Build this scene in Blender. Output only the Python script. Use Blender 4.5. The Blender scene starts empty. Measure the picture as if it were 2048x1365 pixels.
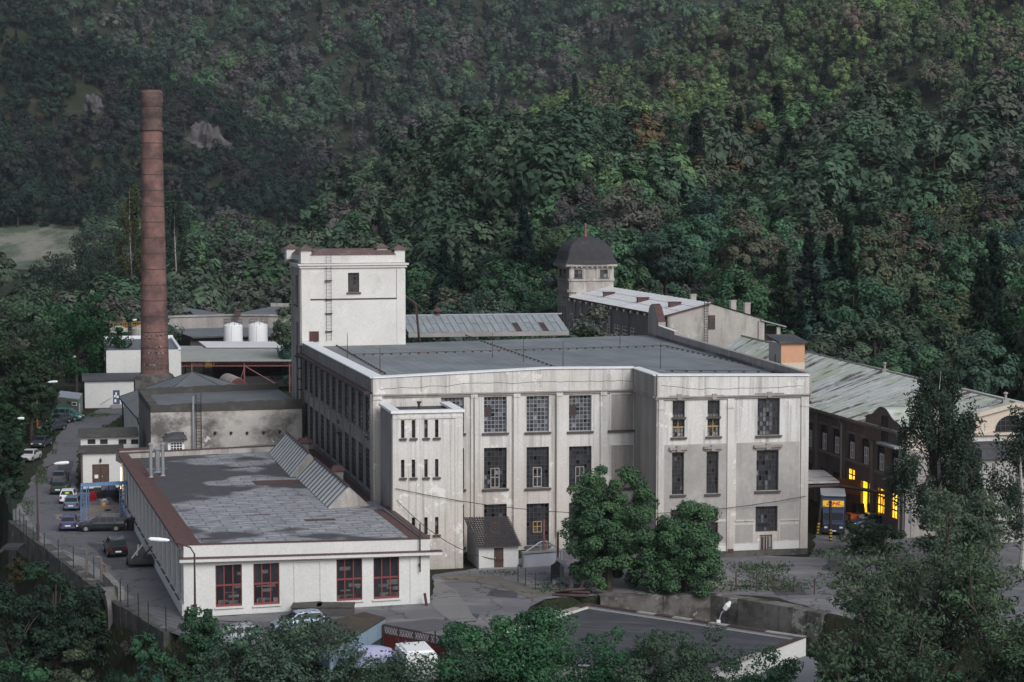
import bpy, math, random
import numpy as np
from mathutils import Vector, Matrix
R = random.Random(11)
rng = np.random.default_rng(5)
SC = bpy.context.scene
COL = SC.collection
# ---------------------------------------------------------------- camera model
F, H, V0 = 4000.0, 32.0, 400.0
PITCH = math.atan((682.5 - V0) / F)
CP, SP = math.cos(PITCH), math.sin(PITCH)

def ray(u, v):
    a = (u - 1024) / F; b = (682.5 - v) / F
    return Vector((a, CP + b * SP, -SP + b * CP))

def at(u, v, z=0.0):
    d = ray(u, v); k = (z - H) / d.z
    return Vector((d.x * k, d.y * k, z))

def aty(u, v, y):
    d = ray(u, v); k = y / d.y
    return Vector((d.x * k, y, H + d.z * k))

cam_d = bpy.data.cameras.new("camera")
cam = bpy.data.objects.new("camera", cam_d); COL.objects.link(cam)
cam.location = (0, 0, H); cam.rotation_euler = (math.pi / 2 - PITCH, 0, 0)
cam_d.sensor_width = 36.0; cam_d.lens = 36.0 * F / 2048
cam_d.clip_start = 1.0; cam_d.clip_end = 9000
SC.camera = cam

# ---------------------------------------------------------------- object helpers
LOC = {}

def tag(o, label=None, cat=None, group=None, kind=None):
    if label: o['label'] = label
    if cat: o['category'] = cat
    if group: o['group'] = group
    if kind: o['kind'] = kind
    return o

def thing(name, label, cat, loc, rz=0.0, group=None):
    o = bpy.data.objects.new(name, None); COL.objects.link(o)
    o.location = loc; o.rotation_euler = (0, 0, rz); o.empty_display_size = .3
    LOC[o.name] = Vector(loc) if rz == 0 else Vector((0, 0, 0))
    return tag(o, label, cat, group)

def copy_tree(o, parent=None):
    c = o.copy(); COL.objects.link(c)
    LOC[c.name] = LOC.get(o.name, Vector((0, 0, 0)))
    if parent: c.parent = parent
    for ch in list(o.children):
        copy_tree(ch, c)
    return c

class MB:
    """collects polygons, builds ONE mesh object"""
    def __init__(s): s.v = []; s.f = []; s.m = []; s.t = []; s.sm = []
    def poly(s, pts, mi=0, tone=0.0, smooth=False):
        i = len(s.v); s.v += [tuple(p) for p in pts]
        s.f.append(tuple(range(i, i + len(pts)))); s.m.append(mi); s.t.append(tone); s.sm.append(smooth)
    def box(s, c, sx, sy, sz, rz=0.0, mi=0, top=1.0):
        """box with base centre c; top = scale of the upper face"""
        ca, sa = math.cos(rz), math.sin(rz); P = []
        for k, z in ((1.0, 0), (top, sz)):
            for a, b in ((-1, -1), (1, -1), (1, 1), (-1, 1)):
                x, y = a * sx / 2 * k, b * sy / 2 * k
                P.append((c[0] + x * ca - y * sa, c[1] + x * sa + y * ca, c[2] + z))
        s.hexa(P, mi)
    def hexa(s, P, mi=0):
        for q in ((3, 2, 1, 0), (4, 5, 6, 7), (0, 1, 5, 4), (1, 2, 6, 5), (2, 3, 7, 6), (3, 0, 4, 7)):
            s.poly([P[i] for i in q], mi)
    def wbox(s, W, s0, s1, z0, z1, o0, o1, mi=0):
        """box in wall coordinates: along s, height z, offset o (outwards)"""
        P = [W.pt(s0, z0, o1), W.pt(s1, z0, o1), W.pt(s1, z0, o0), W.pt(s0, z0, o0),
             W.pt(s0, z1, o1), W.pt(s1, z1, o1), W.pt(s1, z1, o0), W.pt(s0, z1, o0)]
        s.hexa(P, mi)
    def prism(s, pts, z0, z1, mi=0, mt=None, bottom=False):
        """pts: ccw plan polygon; z0,z1 numbers or lists"""
        n = len(pts)
        a = z0 if isinstance(z0, (list, tuple)) else [z0] * n
        b = z1 if isinstance(z1, (list, tuple)) else [z1] * n
        lo = [(p[0], p[1], a[i]) for i, p in enumerate(pts)]; hi = [(p[0], p[1], b[i]) for i, p in enumerate(pts)]
        for i in range(n):
            j = (i + 1) % n
            s.poly([lo[i], lo[j], hi[j], hi[i]], mi)
        s.poly(hi, mi if mt is None else mt)
        if bottom: s.poly(lo[::-1], mi)
    def tube(s, pts, r, n=6, mi=0, cap=True, smooth=True):
        pts = [Vector(p) for p in pts]
        rs = r if isinstance(r, (list, tuple)) else [r] * len(pts)
        rings = []
        for i, p in enumerate(pts):
            d = (pts[min(i + 1, len(pts) - 1)] - pts[max(i - 1, 0)]).normalized()
            a = d.orthogonal().normalized() if abs(d.z) < .99 else Vector((1, 0, 0))
            if abs(d.z) < .99: a = d.cross(Vector((0, 0, 1))).normalized()
            b = d.cross(a).normalized()
            rings.append([p + (a * math.cos(2 * math.pi * k / n) + b * math.sin(2 * math.pi * k / n)) * rs[i] for k in range(n)])
        for i in range(len(rings) - 1):
            for k in range(n):
                j = (k + 1) % n
                s.poly([rings[i][k], rings[i][j], rings[i + 1][j], rings[i + 1][k]], mi, smooth=smooth)
        if cap:
            s.poly(rings[0], mi); s.poly(rings[-1][::-1], mi)
    def lathe(s, c, prof, n=24, mi=0, smooth=True):
        """prof: list of (r,z)"""
        rings = [[(c[0] + r * math.cos(2 * math.pi * k / n), c[1] + r * math.sin(2 * math.pi * k / n), c[2] + z) for k in range(n)] for r, z in prof]
        for i in range(len(rings) - 1):
            for k in range(n):
                j = (k + 1) % n
                s.poly([rings[i][k], rings[i][j], rings[i + 1][j], rings[i + 1][k]], mi, smooth=smooth)
        s.poly(rings[-1], mi)
    def build(s, name, mats, parent=None, local=False):
        me = bpy.data.meshes.new(name)
        L = Vector((0, 0, 0)) if (local or parent is None) else LOC.get(parent.name, Vector((0, 0, 0)))
        me.from_pydata([(p[0] - L.x, p[1] - L.y, p[2] - L.z) for p in s.v], [], s.f)
        for m in (mats if isinstance(mats, (list, tuple)) else [mats]): me.materials.append(m)
        me.polygons.foreach_set('material_index', s.m)
        me.polygons.foreach_set('use_smooth', s.sm)
        if any(s.t):
            at_ = me.attributes.new('tone', 'FLOAT', 'FACE'); at_.data.foreach_set('value', s.t)
        me.update()
        o = bpy.data.objects.new(name, me); COL.objects.link(o)
        if parent: o.parent = parent; LOC[o.name] = L
        else: LOC[o.name] = Vector((0, 0, 0))
        return o

def rebase(o, loc):
    """move a top-level mesh's origin to its base"""
    o.data.transform(Matrix.Translation(-Vector(loc))); o.location = loc
    return o

class Wall:
    """vertical plane from P0 to P1 (left to right seen from outside)"""
    def __init__(s, P0, P1):
        s.P0 = Vector((P0[0], P0[1])); s.P1 = Vector((P1[0], P1[1]))
        s.L = (s.P1 - s.P0).length; s.e = (s.P1 - s.P0) / s.L; s.n = Vector((s.e.y, -s.e.x))
    def pt(s, a, z, o=0.0):
        p = s.P0 + s.e * a + s.n * o
        return Vector((p.x, p.y, z))
    def sz(s, u, v, o=0.0):
        d = ray(u, v); c = s.n.dot(s.P0) + o
        k = c / (s.n.x * d.x + s.n.y * d.y)
        p = Vector((d.x * k, d.y * k))
        return (p - s.P0).dot(s.e), H + d.z * k
    def s_of(s, u, v=900): return s.sz(u, v)[0]
    def z_of(s, u, v): return s.sz(u, v)[1]
    def rect(s, u0, v0, u1, v1):
        um = (u0 + u1) / 2; vm = (v0 + v1) / 2
        return (s.s_of(u0, vm), s.s_of(u1, vm), s.z_of(um, v1), s.z_of(um, v0))

def wall_panel(mb, W, s0, s1, z0, z1, holes=(), depth=.3, mi=0, regions=(), o=0.0):
    """flat wall with rectangular openings and their reveals; regions=(sa,sb,za,zb,mi)"""
    S = sorted({s0, s1} | {min(max(x, s0), s1) for h in list(holes) + list(regions) for x in h[:2]})
    Z = sorted({z0, z1} | {min(max(x, z0), z1) for h in list(holes) + list(regions) for x in h[2:4]})
    for i in range(len(S) - 1):
        for j in range(len(Z) - 1):
            a, b, c, d = S[i], S[i + 1], Z[j], Z[j + 1]
            if b - a < 1e-5 or d - c < 1e-5: continue
            cs, cz = (a + b) / 2, (c + d) / 2
            if any(h[0] < cs < h[1] and h[2] < cz < h[3] for h in holes): continue
            m = mi
            for r in regions:
                if r[0] < cs < r[1] and r[2] < cz < r[3]: m = r[4]
            mb.poly([W.pt(a, c, o), W.pt(b, c, o), W.pt(b, d, o), W.pt(a, d, o)], m)
    for a, b, c, d in [h[:4] for h in holes]:
        for q in (((a, c), (a, d)), ((b, d), (b, c)), ((b, c), (a, c)), ((a, d), (b, d))):
            (x0, y0), (x1, y1) = q
            mb.poly([W.pt(x0, y0, o), W.pt(x1, y1, o), W.pt(x1, y1, o - depth), W.pt(x0, y0, o - depth)], mi)

# ---------------------------------------------------------------- materials
def new_mat(name):
    m = bpy.data.materials.new(name); m.use_nodes = True
    nt = m.node_tree; nt.nodes.clear()
    out = nt.nodes.new('ShaderNodeOutputMaterial'); b = nt.nodes.new('ShaderNodeBsdfPrincipled')
    nt.links.new(b.outputs[0], out.inputs[0])
    return m, nt, b

def N(nt, t, **k):
    n = nt.nodes.new(t)
    for a, v in k.items(): setattr(n, a, v)
    return n

def c4(c): return (c[0], c[1], c[2], 1.0)

def ramp(nt, fac, stops, interp='LINEAR'):
    r = N(nt, 'ShaderNodeValToRGB'); cr = r.color_ramp; cr.interpolation = interp
    while len(cr.elements) < len(stops): cr.elements.new(.5)
    for e, (p, c) in zip(cr.elements, stops):
        e.position = p; e.color = c4(c) if isinstance(c, (tuple, list)) else (c, c, c, 1)
    nt.links.new(fac, r.inputs[0]); return r.outputs[0]

def mix(nt, fac, a, b, mode='MIX'):
    n = N(nt, 'ShaderNodeMix', data_type='RGBA', blend_type=mode)
    for s, x in ((0, fac), (6, a), (7, b)):
        if isinstance(x, bpy.types.NodeSocket): nt.links.new(x, n.inputs[s])
        else: n.inputs[s].default_value = x if s == 0 else c4(x)
    return n.outputs[2]

def coords(nt, scale=(1, 1, 1), rz=0.0, obj=False):
    if obj: src = N(nt, 'ShaderNodeTexCoord').outputs['Object']
    else: src = N(nt, 'ShaderNodeNewGeometry').outputs['Position']
    if rz:
        m0 = N(nt, 'ShaderNodeMapping'); m0.inputs['Rotation'].default_value = (0, 0, rz)
        nt.links.new(src, m0.inputs[0]); src = m0.outputs[0]
    mp = N(nt, 'ShaderNodeMapping'); mp.inputs['Scale'].default_value = scale
    nt.links.new(src, mp.inputs[0]); return mp.outputs[0]

def noise(nt, vec, scale=1.0, detail=5.0, rough=.6):
    n = N(nt, 'ShaderNodeTexNoise'); n.inputs['Scale'].default_value = scale
    n.inputs['Detail'].default_value = detail; n.inputs['Roughness'].default_value = rough
    nt.links.new(vec, n.inputs[0]); return n.outputs[0]

def bump(nt, b, h, strength=.4, dist=.05):
    n = N(nt, 'ShaderNodeBump'); n.inputs['Strength'].default_value = strength; n.inputs['Distance'].default_value = dist
    nt.links.new(h, n.inputs['Height']); nt.links.new(n.outputs[0], b.inputs['Normal'])

MATS = {}
def plain(name, col, rough=.6, metal=0.0, spec=.4, var=.0):
    if name in MATS: return MATS[name]
    m, nt, b = new_mat(name)
    b.inputs['Base Color'].default_value = c4(col); b.inputs['Roughness'].default_value = rough
    b.inputs['Metallic'].default_value = metal; b.inputs['Specular IOR Level'].default_value = spec
    if var:
        n1 = noise(nt, coords(nt, (1, 1, .5)), 1.7, 6, .7)
        f = ramp(nt, n1, [(.3, 1 - var), (.7, 1 + var * .5 if var < .6 else 1)])
        nt.links.new(mix(nt, 1.0, col, f, 'MULTIPLY'), b.inputs['Base Color'])
    MATS[name] = m; return m

def weather(name, base, alt, stain, s1=.22, streak=(.9, .9, .09), amt=.6, thr=(.48, .75), rough=.9, bmp=.3, fine=6.0, patch=None, pthr=(.62, .66), rz=0.0, s_scale=1.0, ztint=None, seam=None):
    """weathered surface: large tone drift, stretched stains, chipped patches, grain"""
    if name in MATS: return MATS[name]
    m, nt, b = new_mat(name)
    p = coords(nt)
    c = mix(nt, ramp(nt, noise(nt, p, s1, 6, .65), [(.35, 0.0), (.65, 1.0)]), base, alt)
    st = ramp(nt, noise(nt, coords(nt, streak, rz), s_scale, 7, .68), [(thr[0], 0.0), (thr[1], amt)])
    c = mix(nt, st, c, stain)
    if ztint:   # rendering renewed in lifts: lower storeys have a pinker coat, grime at the foot and fine rain streaks
        sx = N(nt, 'ShaderNodeSeparateXYZ'); nt.links.new(p, sx.inputs[0]); mr = N(nt, 'ShaderNodeMapRange'); mr.inputs[1].default_value = 10.5; mr.inputs[2].default_value = 4.0
        ad = N(nt, 'ShaderNodeMath', operation='ADD'); nz = noise(nt, p, .35, 5, .7); ml = N(nt, 'ShaderNodeMath', operation='MULTIPLY_ADD'); ml.inputs[1].default_value = 7.0; ml.inputs[2].default_value = -3.5; nt.links.new(nz, ml.inputs[0])
        nt.links.new(sx.outputs[2], ad.inputs[0]); nt.links.new(ml.outputs[0], ad.inputs[1]); nt.links.new(ad.outputs[0], mr.inputs[0])
        mm = N(nt, 'ShaderNodeMath', operation='MULTIPLY'); mm.inputs[1].default_value = .7; nt.links.new(mr.outputs[0], mm.inputs[0]); c = mix(nt, mm.outputs[0], c, ztint)
        c = mix(nt, ramp(nt, noise(nt, coords(nt, (2.6, 2.6, .07)), 1.0, 6, .7), [(.52, 0.), (.68, .62)]), c, (.22, .205, .19))
        md = N(nt, 'ShaderNodeMapRange'); md.inputs[1].default_value = 2.2; md.inputs[2].default_value = .2; nt.links.new(ad.outputs[0], md.inputs[0]); m3 = N(nt, 'ShaderNodeMath', operation='MULTIPLY'); m3.inputs[1].default_value = .45; nt.links.new(md.outputs[0], m3.inputs[0]); c = mix(nt, m3.outputs[0], c, (.26, .24, .22))
    if patch:
        pm = ramp(nt, noise(nt, p, .55, 8, .7), [(pthr[0], 0.0), (pthr[1], .85)])
        c = mix(nt, pm, c, patch)
    if seam:    # lapped strips of roofing with their own tone, and dried puddles
        bt = N(nt, 'ShaderNodeTexBrick'); bt.inputs['Scale'].default_value = 1; bt.inputs['Brick Width'].default_value = 9.0; bt.inputs['Row Height'].default_value = seam[1]; bt.inputs['Mortar Size'].default_value = .045
        bt.inputs['Color1'].default_value = (.90, .90, .90, 1); bt.inputs['Color2'].default_value = (1, 1, 1, 1); bt.inputs['Mortar'].default_value = (.68, .68, .68, 1); nt.links.new(coords(nt, (1, 1, 1), seam[0]), bt.inputs[0])
        c = mix(nt, 1.0, c, bt.outputs[0], 'MULTIPLY')
        pn = noise(nt, p, .11, 4, .5); c = mix(nt, 1.0, c, ramp(nt, pn, [(.40, 1.0), (.43, .84), (.47, .92), (.56, 1.0), (.60, 1.14), (.64, 1.0)]), 'MULTIPLY')
    g = noise(nt, p, fine, 4, .6)
    c = mix(nt, 1.0, c, ramp(nt, g, [(.25, .82), (.75, 1.0)]), 'MULTIPLY')
    nt.links.new(c, b.inputs['Base Color']); b.inputs['Roughness'].default_value = rough
    b.inputs['Specular IOR Level'].default_value = .25
    if bmp: bump(nt, b, g, bmp, .03)
    MATS[name] = m; return m

# plaster and masonry
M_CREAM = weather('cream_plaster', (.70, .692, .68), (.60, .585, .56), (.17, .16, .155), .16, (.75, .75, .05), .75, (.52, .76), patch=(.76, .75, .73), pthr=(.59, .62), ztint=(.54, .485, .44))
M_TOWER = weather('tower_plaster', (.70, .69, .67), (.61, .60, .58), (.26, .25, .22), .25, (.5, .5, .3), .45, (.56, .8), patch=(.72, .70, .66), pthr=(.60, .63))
M_ROUGH = weather('grey_roughcast', (.44, .425, .41), (.35, .335, .325), (.20, .19, .185), .3, (.8, .8, .12), .5, (.5, .78), fine=2.2, bmp=.8)
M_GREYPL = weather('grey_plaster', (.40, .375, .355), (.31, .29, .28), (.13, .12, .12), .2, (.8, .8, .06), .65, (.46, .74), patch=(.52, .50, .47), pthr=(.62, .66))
M_LEFTW = weather('shaded_plaster', (.30, .285, .28), (.22, .21, .21), (.10, .095, .095), .3, (.9, .9, .07), .6, (.48, .74), patch=(.42, .40, .385), pthr=(.63, .67))  # side-wall plaster: shade of the left faces put into the base colour, stains over it
M_WHITE = weather('white_plaster', (.68, .68, .67), (.61, .61, .605), (.36, .35, .34), .18, (.8, .8, .10), .35, (.55, .85), patch=(.74, .74, .73), pthr=(.62, .7))
M_STAIN = weather('black_stained_plaster', (.56, .53, .50), (.36, .34, .32), (.085, .08, .08), .13, (.16, .16, .22), .9, (.50, .66), patch=(.68, .66, .63), pthr=(.64, .66))
M_BROWN = weather('dark_brown_render', (.19, .168, .158), (.14, .124, .118), (.065, .058, .056), .3, (.7, .7, .09), .6, (.48, .75), patch=(.19, .17, .16), pthr=(.64, .70))
M_BROWNT = weather('brown_trim_render', (.27, .245, .23), (.21, .19, .18), (.08, .07, .07), .3, (.7, .7, .2), .5, (.5, .75))
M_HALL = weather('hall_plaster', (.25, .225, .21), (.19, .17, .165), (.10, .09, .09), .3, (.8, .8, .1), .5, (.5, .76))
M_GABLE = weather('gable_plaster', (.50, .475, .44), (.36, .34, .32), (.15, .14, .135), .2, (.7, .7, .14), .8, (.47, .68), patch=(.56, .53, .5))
M_PEACH = weather('peach_plaster', (.62, .54, .46), (.57, .49, .42), (.40, .33, .28), .3, (.6, .6, .15), .3, (.56, .85))
M_ORANGE = weather('orange_plaster', (.60, .34, .22), (.55, .31, .20), (.44, .30, .23), .4, (.6, .6, .4), .4, (.56, .8))
M_STONE = weather('rubble_stone', (.13, .12, .115), (.09, .085, .08), (.04, .04, .04), .6, (.7, .7, .9), .7, (.45, .62), fine=1.8, bmp=1.0, patch=(.21, .20, .19), pthr=(.6, .64))
M_CONC = weather('concrete', (.34, .335, .33), (.28, .275, .27), (.18, .175, .17), .35, (.5, .5, .5), .5, (.5, .75))
M_DARKCONC = weather('dark_concrete', (.10, .095, .09), (.075, .07, .07), (.04, .04, .04), .5, (.6, .6, .5), .6, (.5, .7))
M_CAP = plain('white_metal_cap', (.76, .77, .80), .45, 0.0, .4, .12)
M_BRICK = weather('chimney_brick', (.26, .145, .128), (.19, .108, .098), (.075, .055, .055), .5, (.3, .3, .35), .85, (.42, .62), fine=3.2, patch=(.27, .11, .10), pthr=(.66, .69))
M_SOOT = weather('sooty_brick', (.10, .075, .07), (.07, .055, .055), (.035, .03, .03), .6, (.8, .8, .5), .6, (.45, .7), patch=(.26, .11, .09), pthr=(.62, .66))
# roofs
M_FELT = weather('grey_roof_felt', (.225, .25, .268), (.19, .212, .228), (.27, .295, .31), .12, (.9, .07, .2), .5, (.5, .75), fine=3.0, bmp=.15, rz=-.22, rough=.8, seam=(-.22 + math.pi / 2, 1.05))
M_FELT2 = weather('mid_grey_felt', (.17, .185, .20), (.13, .14, .15), (.06, .06, .06), .2, (.3, .6, .3), .5, (.55, .8), rz=-.22, rough=.85)
M_FELTD = weather('dark_felt', (.085, .088, .10), (.065, .067, .077), (.15, .152, .165), .15, (.12, .9, .2), .7, (.48, .70), rz=.3, rough=.75, seam=(.42, 1.1))
M_MOSSF = weather('mossy_felt', (.085, .082, .078), (.06, .058, .055), (.16, .155, .15), .5, (.5, .5, .5), .7, (.5, .7))
M_REDF = plain('red_brown_felt', (.115, .068, .066), .85, 0, .2, .3)
M_REDT = plain('red_trim', (.095, .052, .053), .6, 0, .3, .25)
M_WROOF = weather('white_sheet_roof', (.70, .70, .72), (.62, .62, .64), (.45, .43, .42), .2, (.15, 1.2, .5), .5, (.55, .85), rz=-.22, rough=.6)
M_RUST = weather('green_rusty_sheet', (.50, .525, .52), (.37, .42, .33), (.085, .06, .062), .07, (.14, .8, .2), .95, (.53, .58), rz=-.22, rough=.75, patch=(.60, .61, .63), pthr=(.50, .64))
M_ZINC = weather('zinc_sheet', (.34, .37, .39), (.27, .30, .32), (.16, .17, .18), .5, (1.2, .2, .5), .5, (.5, .75), rz=-.22, rough=.5)
M_SLATE = weather('dome_slate', (.055, .055, .062), (.045, .045, .05), (.17, .17, .17), 1.2, (.5, .5, .5), .7, (.60, .72), fine=5, bmp=.5)
M_CORR = weather('galvanised_sheet', (.42, .44, .46), (.36, .38, .40), (.15, .15, .16), .5, (.6, .6, .6), .6, (.55, .75), rough=.45)
M_BOARD = weather('grey_boards', (.075, .065, .064), (.055, .048, .05), (.12, .11, .11), .6, (4, 4, .15), .6, (.5, .7))
M_GREYM = plain('grey_painted_steel', (.33, .35, .40), .5, .0, .4, .15)
M_STEEL = plain('galvanised_steel', (.45, .47, .50), .35, .6, .5, .1)
M_DARKM = plain('dark_iron', (.035, .033, .035), .6, .2, .4)
M_RUSTM = plain('rusty_iron', (.072, .047, .047), .8, 0, .3, .4)
M_REDM = plain('faded_red_steel', (.24, .10, .10), .7, 0, .3, .3)
M_GREENP = plain('green_fence_paint', (.02, .05, .04), .6)
M_WFRAME = plain('white_window_paint', (.72, .73, .74), .55)
M_DFRAME = plain('dark_steel_sash', (.045, .045, .05), .6)
M_OFRAME = plain('ochre_timber', (.34, .22, .10), .7)
M_REDW = plain('red_window_paint', (.20, .045, .05), .5)
M_SILL = plain('stained_sill', (.10, .09, .085), .9, 0, .2, .3)
M_BDOOR = plain('brown_door_paint', (.10, .062, .052), .7, 0, .3, .3)
M_BLUE = plain('blue_door_paint', (.055, .085, .16), .5)
M_BLUEL = plain('light_blue_steel', (.12, .22, .40), .5, 0, .4, .2)
M_BLACK = plain('black_rubber', (.012, .012, .013), .8)
M_WPAINT = plain('white_paint', (.78, .79, .80), .45)
M_PAPER = plain('white_paper', (.75, .75, .75), .8)
M_LAMPH = plain('white_lamp_shell', (.80, .82, .85), .35)

# glass: every pane has its own tone (dirt, replaced or missing panes)
def glass_mat(name, dark, mid, pale):
    m, nt, b = new_mat(name)
    a = N(nt, 'ShaderNodeAttribute', attribute_name='tone')
    c = ramp(nt, a.outputs['Fac'], [(0, (.004, .004, .005)), (.12, dark), (.55, mid), (1.0, pale)])
    g = ramp(nt, noise(nt, coords(nt, (1, 1, .5)), 2.2, 5, .7), [(.3, .6), (.7, 1.25)])
    nt.links.new(mix(nt, 1.0, c, g, 'MULTIPLY'), b.inputs['Base Color'])
    b.inputs['Roughness'].default_value = .22; b.inputs['Specular IOR Level'].default_value = .5
    return m
M_GLASS = glass_mat('dirty_window_glass', (.022, .024, .030), (.055, .060, .072), (.30, .31, .34))
M_GLASSC = glass_mat('clear_window_glass', (.015, .016, .02), (.05, .055, .065), (.35, .36, .38))
m, nt, b = new_mat('lit_window')
nz = ramp(nt, noise(nt, coords(nt, (1, 1, .7)), 1.7, 5, .65), [(.34, (.22, .07, .004)), (.43, (.8, .36, .01)), (.55, (1.0, .58, .02)), (.66, (1.0, .80, .16))])
nt.links.new(nz, b.inputs['Emission Color']); b.inputs['Emission Strength'].default_value = 1.4
b.inputs['Base Color'].default_value = (.2, .12, .02, 1)
M_LIT = m
m, nt, b = new_mat('glowing_lamp')
b.inputs['Emission Color'].default_value = (1, .72, .4, 1); b.inputs['Emission Strength'].default_value = 3
M_GLOW = m

def pane(mb, pts, tone, tilt=.012):
    """one pane, leaning a hair out of plane so that reflections differ"""
    q = [Vector(p) for p in pts]
    n = (q[1] - q[0]).cross(q[3] - q[0]).normalized()
    a, c = R.uniform(-tilt, tilt), R.uniform(-tilt, tilt)
    q = [q[0] + n * (a + c), q[1] + n * (-a + c), q[2] + n * (-a - c), q[3] + n * (a - c)]
    mb.poly(q, 0, max(.001, tone))

def window(parent, W, r, nx, nz, depth=.22, bar=.045, fmat=None, glass=None, tones=None, sill=True, o=0.0, name='window', frame=.07, hood=False, sillmat=None):
    """window: sash bars (part) with glass and sill (sub-parts) in an opening r=(sa,sb,za,zb)"""
    sa, sb, za, zb = r; fm = fmat or M_DFRAME; d = o - depth
    mb = MB()
    mb.wbox(W, sa, sa + frame, za, zb, d - .03, d + .06); mb.wbox(W, sb - frame, sb, za, zb, d - .03, d + .06)
    mb.wbox(W, sa + frame, sb - frame, za, za + frame, d - .03, d + .055); mb.wbox(W, sa + frame, sb - frame, zb - frame, zb, d - .03, d + .055)
    ds = (sb - sa) / nx; dz = (zb - za) / nz
    for i in range(1, nx): mb.wbox(W, sa + i * ds - bar / 2, sa + i * ds + bar / 2, za + frame, zb - frame, d - .02, d + .045)
    for j in range(1, nz): mb.wbox(W, sa + frame, sb - frame, za + j * dz - bar / 2, za + j * dz + bar / 2, d - .015, d + .04)
    w = mb.build(name, fm, parent)
    g = MB()
    for i in range(nx):
        for j in range(nz):
            t = tones(i, j) if tones else R.uniform(.15, .5)
            pane(g, [W.pt(sa + i * ds, za + j * dz, d), W.pt(sa + (i + 1) * ds, za + j * dz, d), W.pt(sa + (i + 1) * ds, za + (j + 1) * dz, d), W.pt(sa + i * ds, za + (j + 1) * dz, d)], t, .008 if ds < .5 else .012)
    g.build('glass', glass or M_GLASS, w)
    if sill:
        sl = MB(); sl.wbox(W, sa - .18, sb + .18, za - .16, za - .004, o - .05, o + .2)
        sl.build('sill', sillmat or M_SILL, w)
    if hood:
        h = MB(); h.wbox(W, sa - .3, sb + .3, zb + .28, zb + .5, o - .05, o + .26)
        h.wbox(W, (sa + sb) / 2 - .2, (sa + sb) / 2 + .2, zb + .1, zb + .62, o - .05, o + .3)
        h.wbox(W, sa - .12, sb + .12, zb + .1, zb + .28, o - .05, o + .13)
        h.build('hood', M_GREYPL, w)
    return w

def dirty(pb=.07, pp=.12, lo=.18, hi=.5):
    def f(i, j):
        x = R.random()
        if x < pb: return .001
        if x < pb + pp: return R.uniform(.6, .95)
        return R.uniform(lo, hi)
    return f
M_BARK = weather('bark', (.075, .062, .052), (.055, .047, .042), (.11, .10, .095), 1.5, (3, 3, .6), .5, (.5, .7), fine=8)
# ================================================================ terrain
def sstep(x): x = np.clip(x, 0, 1); return x * x * (3 - 2 * x)
EDGE_PX = [(20, 1040), (60, 1072), (100, 1100), (180, 1165), (235, 1205), (330, 1262), (420, 1292), (560, 1325), (760, 1335), (900, 1312), (1000, 1262),
           (1080, 1200), (1200, 1192), (1420, 1188), (1640, 1225), (1800, 1262), (2048, 1292)]
EU = [-400, -60, -20, 8] + [p[0] for p in EDGE_PX] + [2500]
ED = [420, 330, 262, 216] + [at(*p).y for p in EDGE_PX] + [138]
def edge_d(u): return np.interp(u, EU, ED)
HU = dict(
    mid=([430, 560, 650, 720, 800, 880, 950, 1100, 1180, 1300, 1400, 1480, 1600, 1740, 1850, 1960, 2048, 2500], [560, 500, 440, 375, 325, 285, 250, 212, 215, 232, 262, 272, 240, 192, 215, 205, 180, 150]),
    left=([-600, 0, 80, 150, 280, 400, 500, 600, 700, 760, 860, 1000], [-160, -60, 0, 50, 110, 172, 235, 305, 345, 380, 450, 520]),
    spur=([700, 800, 950, 1150, 1300, 1500, 1700, 2048, 2500], [420, 330, 250, 165, 100, 40, -10, -60, -120]))
def terrain(x, y):
    x = np.asarray(x, float); y = np.asarray(y, float)
    D = np.maximum(y, 1.0); u = 1024 + F * x / D
    z = np.interp(D, [0, 330, 640, 690, 700, 764, 772, 800, 950, 1250], [0, 0, -1, -1.5, -4.5, -4.5, -1.5, 1, 20, 24])
    w = sstep((700 - u) / 250)
    z = np.where(D > 640, z * w + (1 - w) * 2.0, z)
    def hill(name, Db, Dc, tree, back=.3):
        yc = np.interp(u, *HU[name]); zc = H + (V0 - yc) * Dc / F - tree
        t = (D - Db) / (Dc - Db)
        up = zc * (t + .06 * np.sin(t * 9 + u * .008)) * sstep(t * 6)
        return np.where(t <= 0, -50, np.where(t < 1, up, zc - (D - Dc) * back))
    bu = sstep((u - 500) / 700)
    z = np.maximum(z, hill('mid', 430 * (1 - bu) + 285 * bu, 610 * (1 - bu) + 540 * bu, 10))
    z = np.maximum(z, hill('left', 930 + 0 * u, 1190 + 0 * u, 11))
    z = np.maximum(z, hill('spur', 660 + 0 * u, 1080 + 0 * u, 11))
    tb = (D - 1230) / 750
    bk = 22 + 290 * np.clip(tb, 0, 1) * (1 + .10 * np.sin(u * .011 + D * .004) + .05 * np.sin(u * .027 - D * .006))
    z = np.maximum(z, np.where(tb > 0, bk, -50))
    # bank below the yard edge: river on the left, a low terrace on the right
    q = edge_d(u) - D
    lz = -1.0 * sstep(q / .6) - 8.4 * sstep(q / 17)
    rz_ = -4.2 * sstep(q / 1.2) - .6 * sstep((q - 14) / 10)
    k = sstep((u - 900) / 120)
    z = np.where(q > 0, lz * (1 - k) + rz_ * k, z)
    return z
def tz(x, y): return float(terrain(x, y))
def hit(u, v, d0=150, d1=2400):
    """first terrain point along the sight line"""
    for D in np.arange(d0, d1, 2.0):
        p = aty(u, v, float(D))
        if tz(p.x, p.y) >= p.z: return p
    return aty(u, v, d1)

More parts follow.
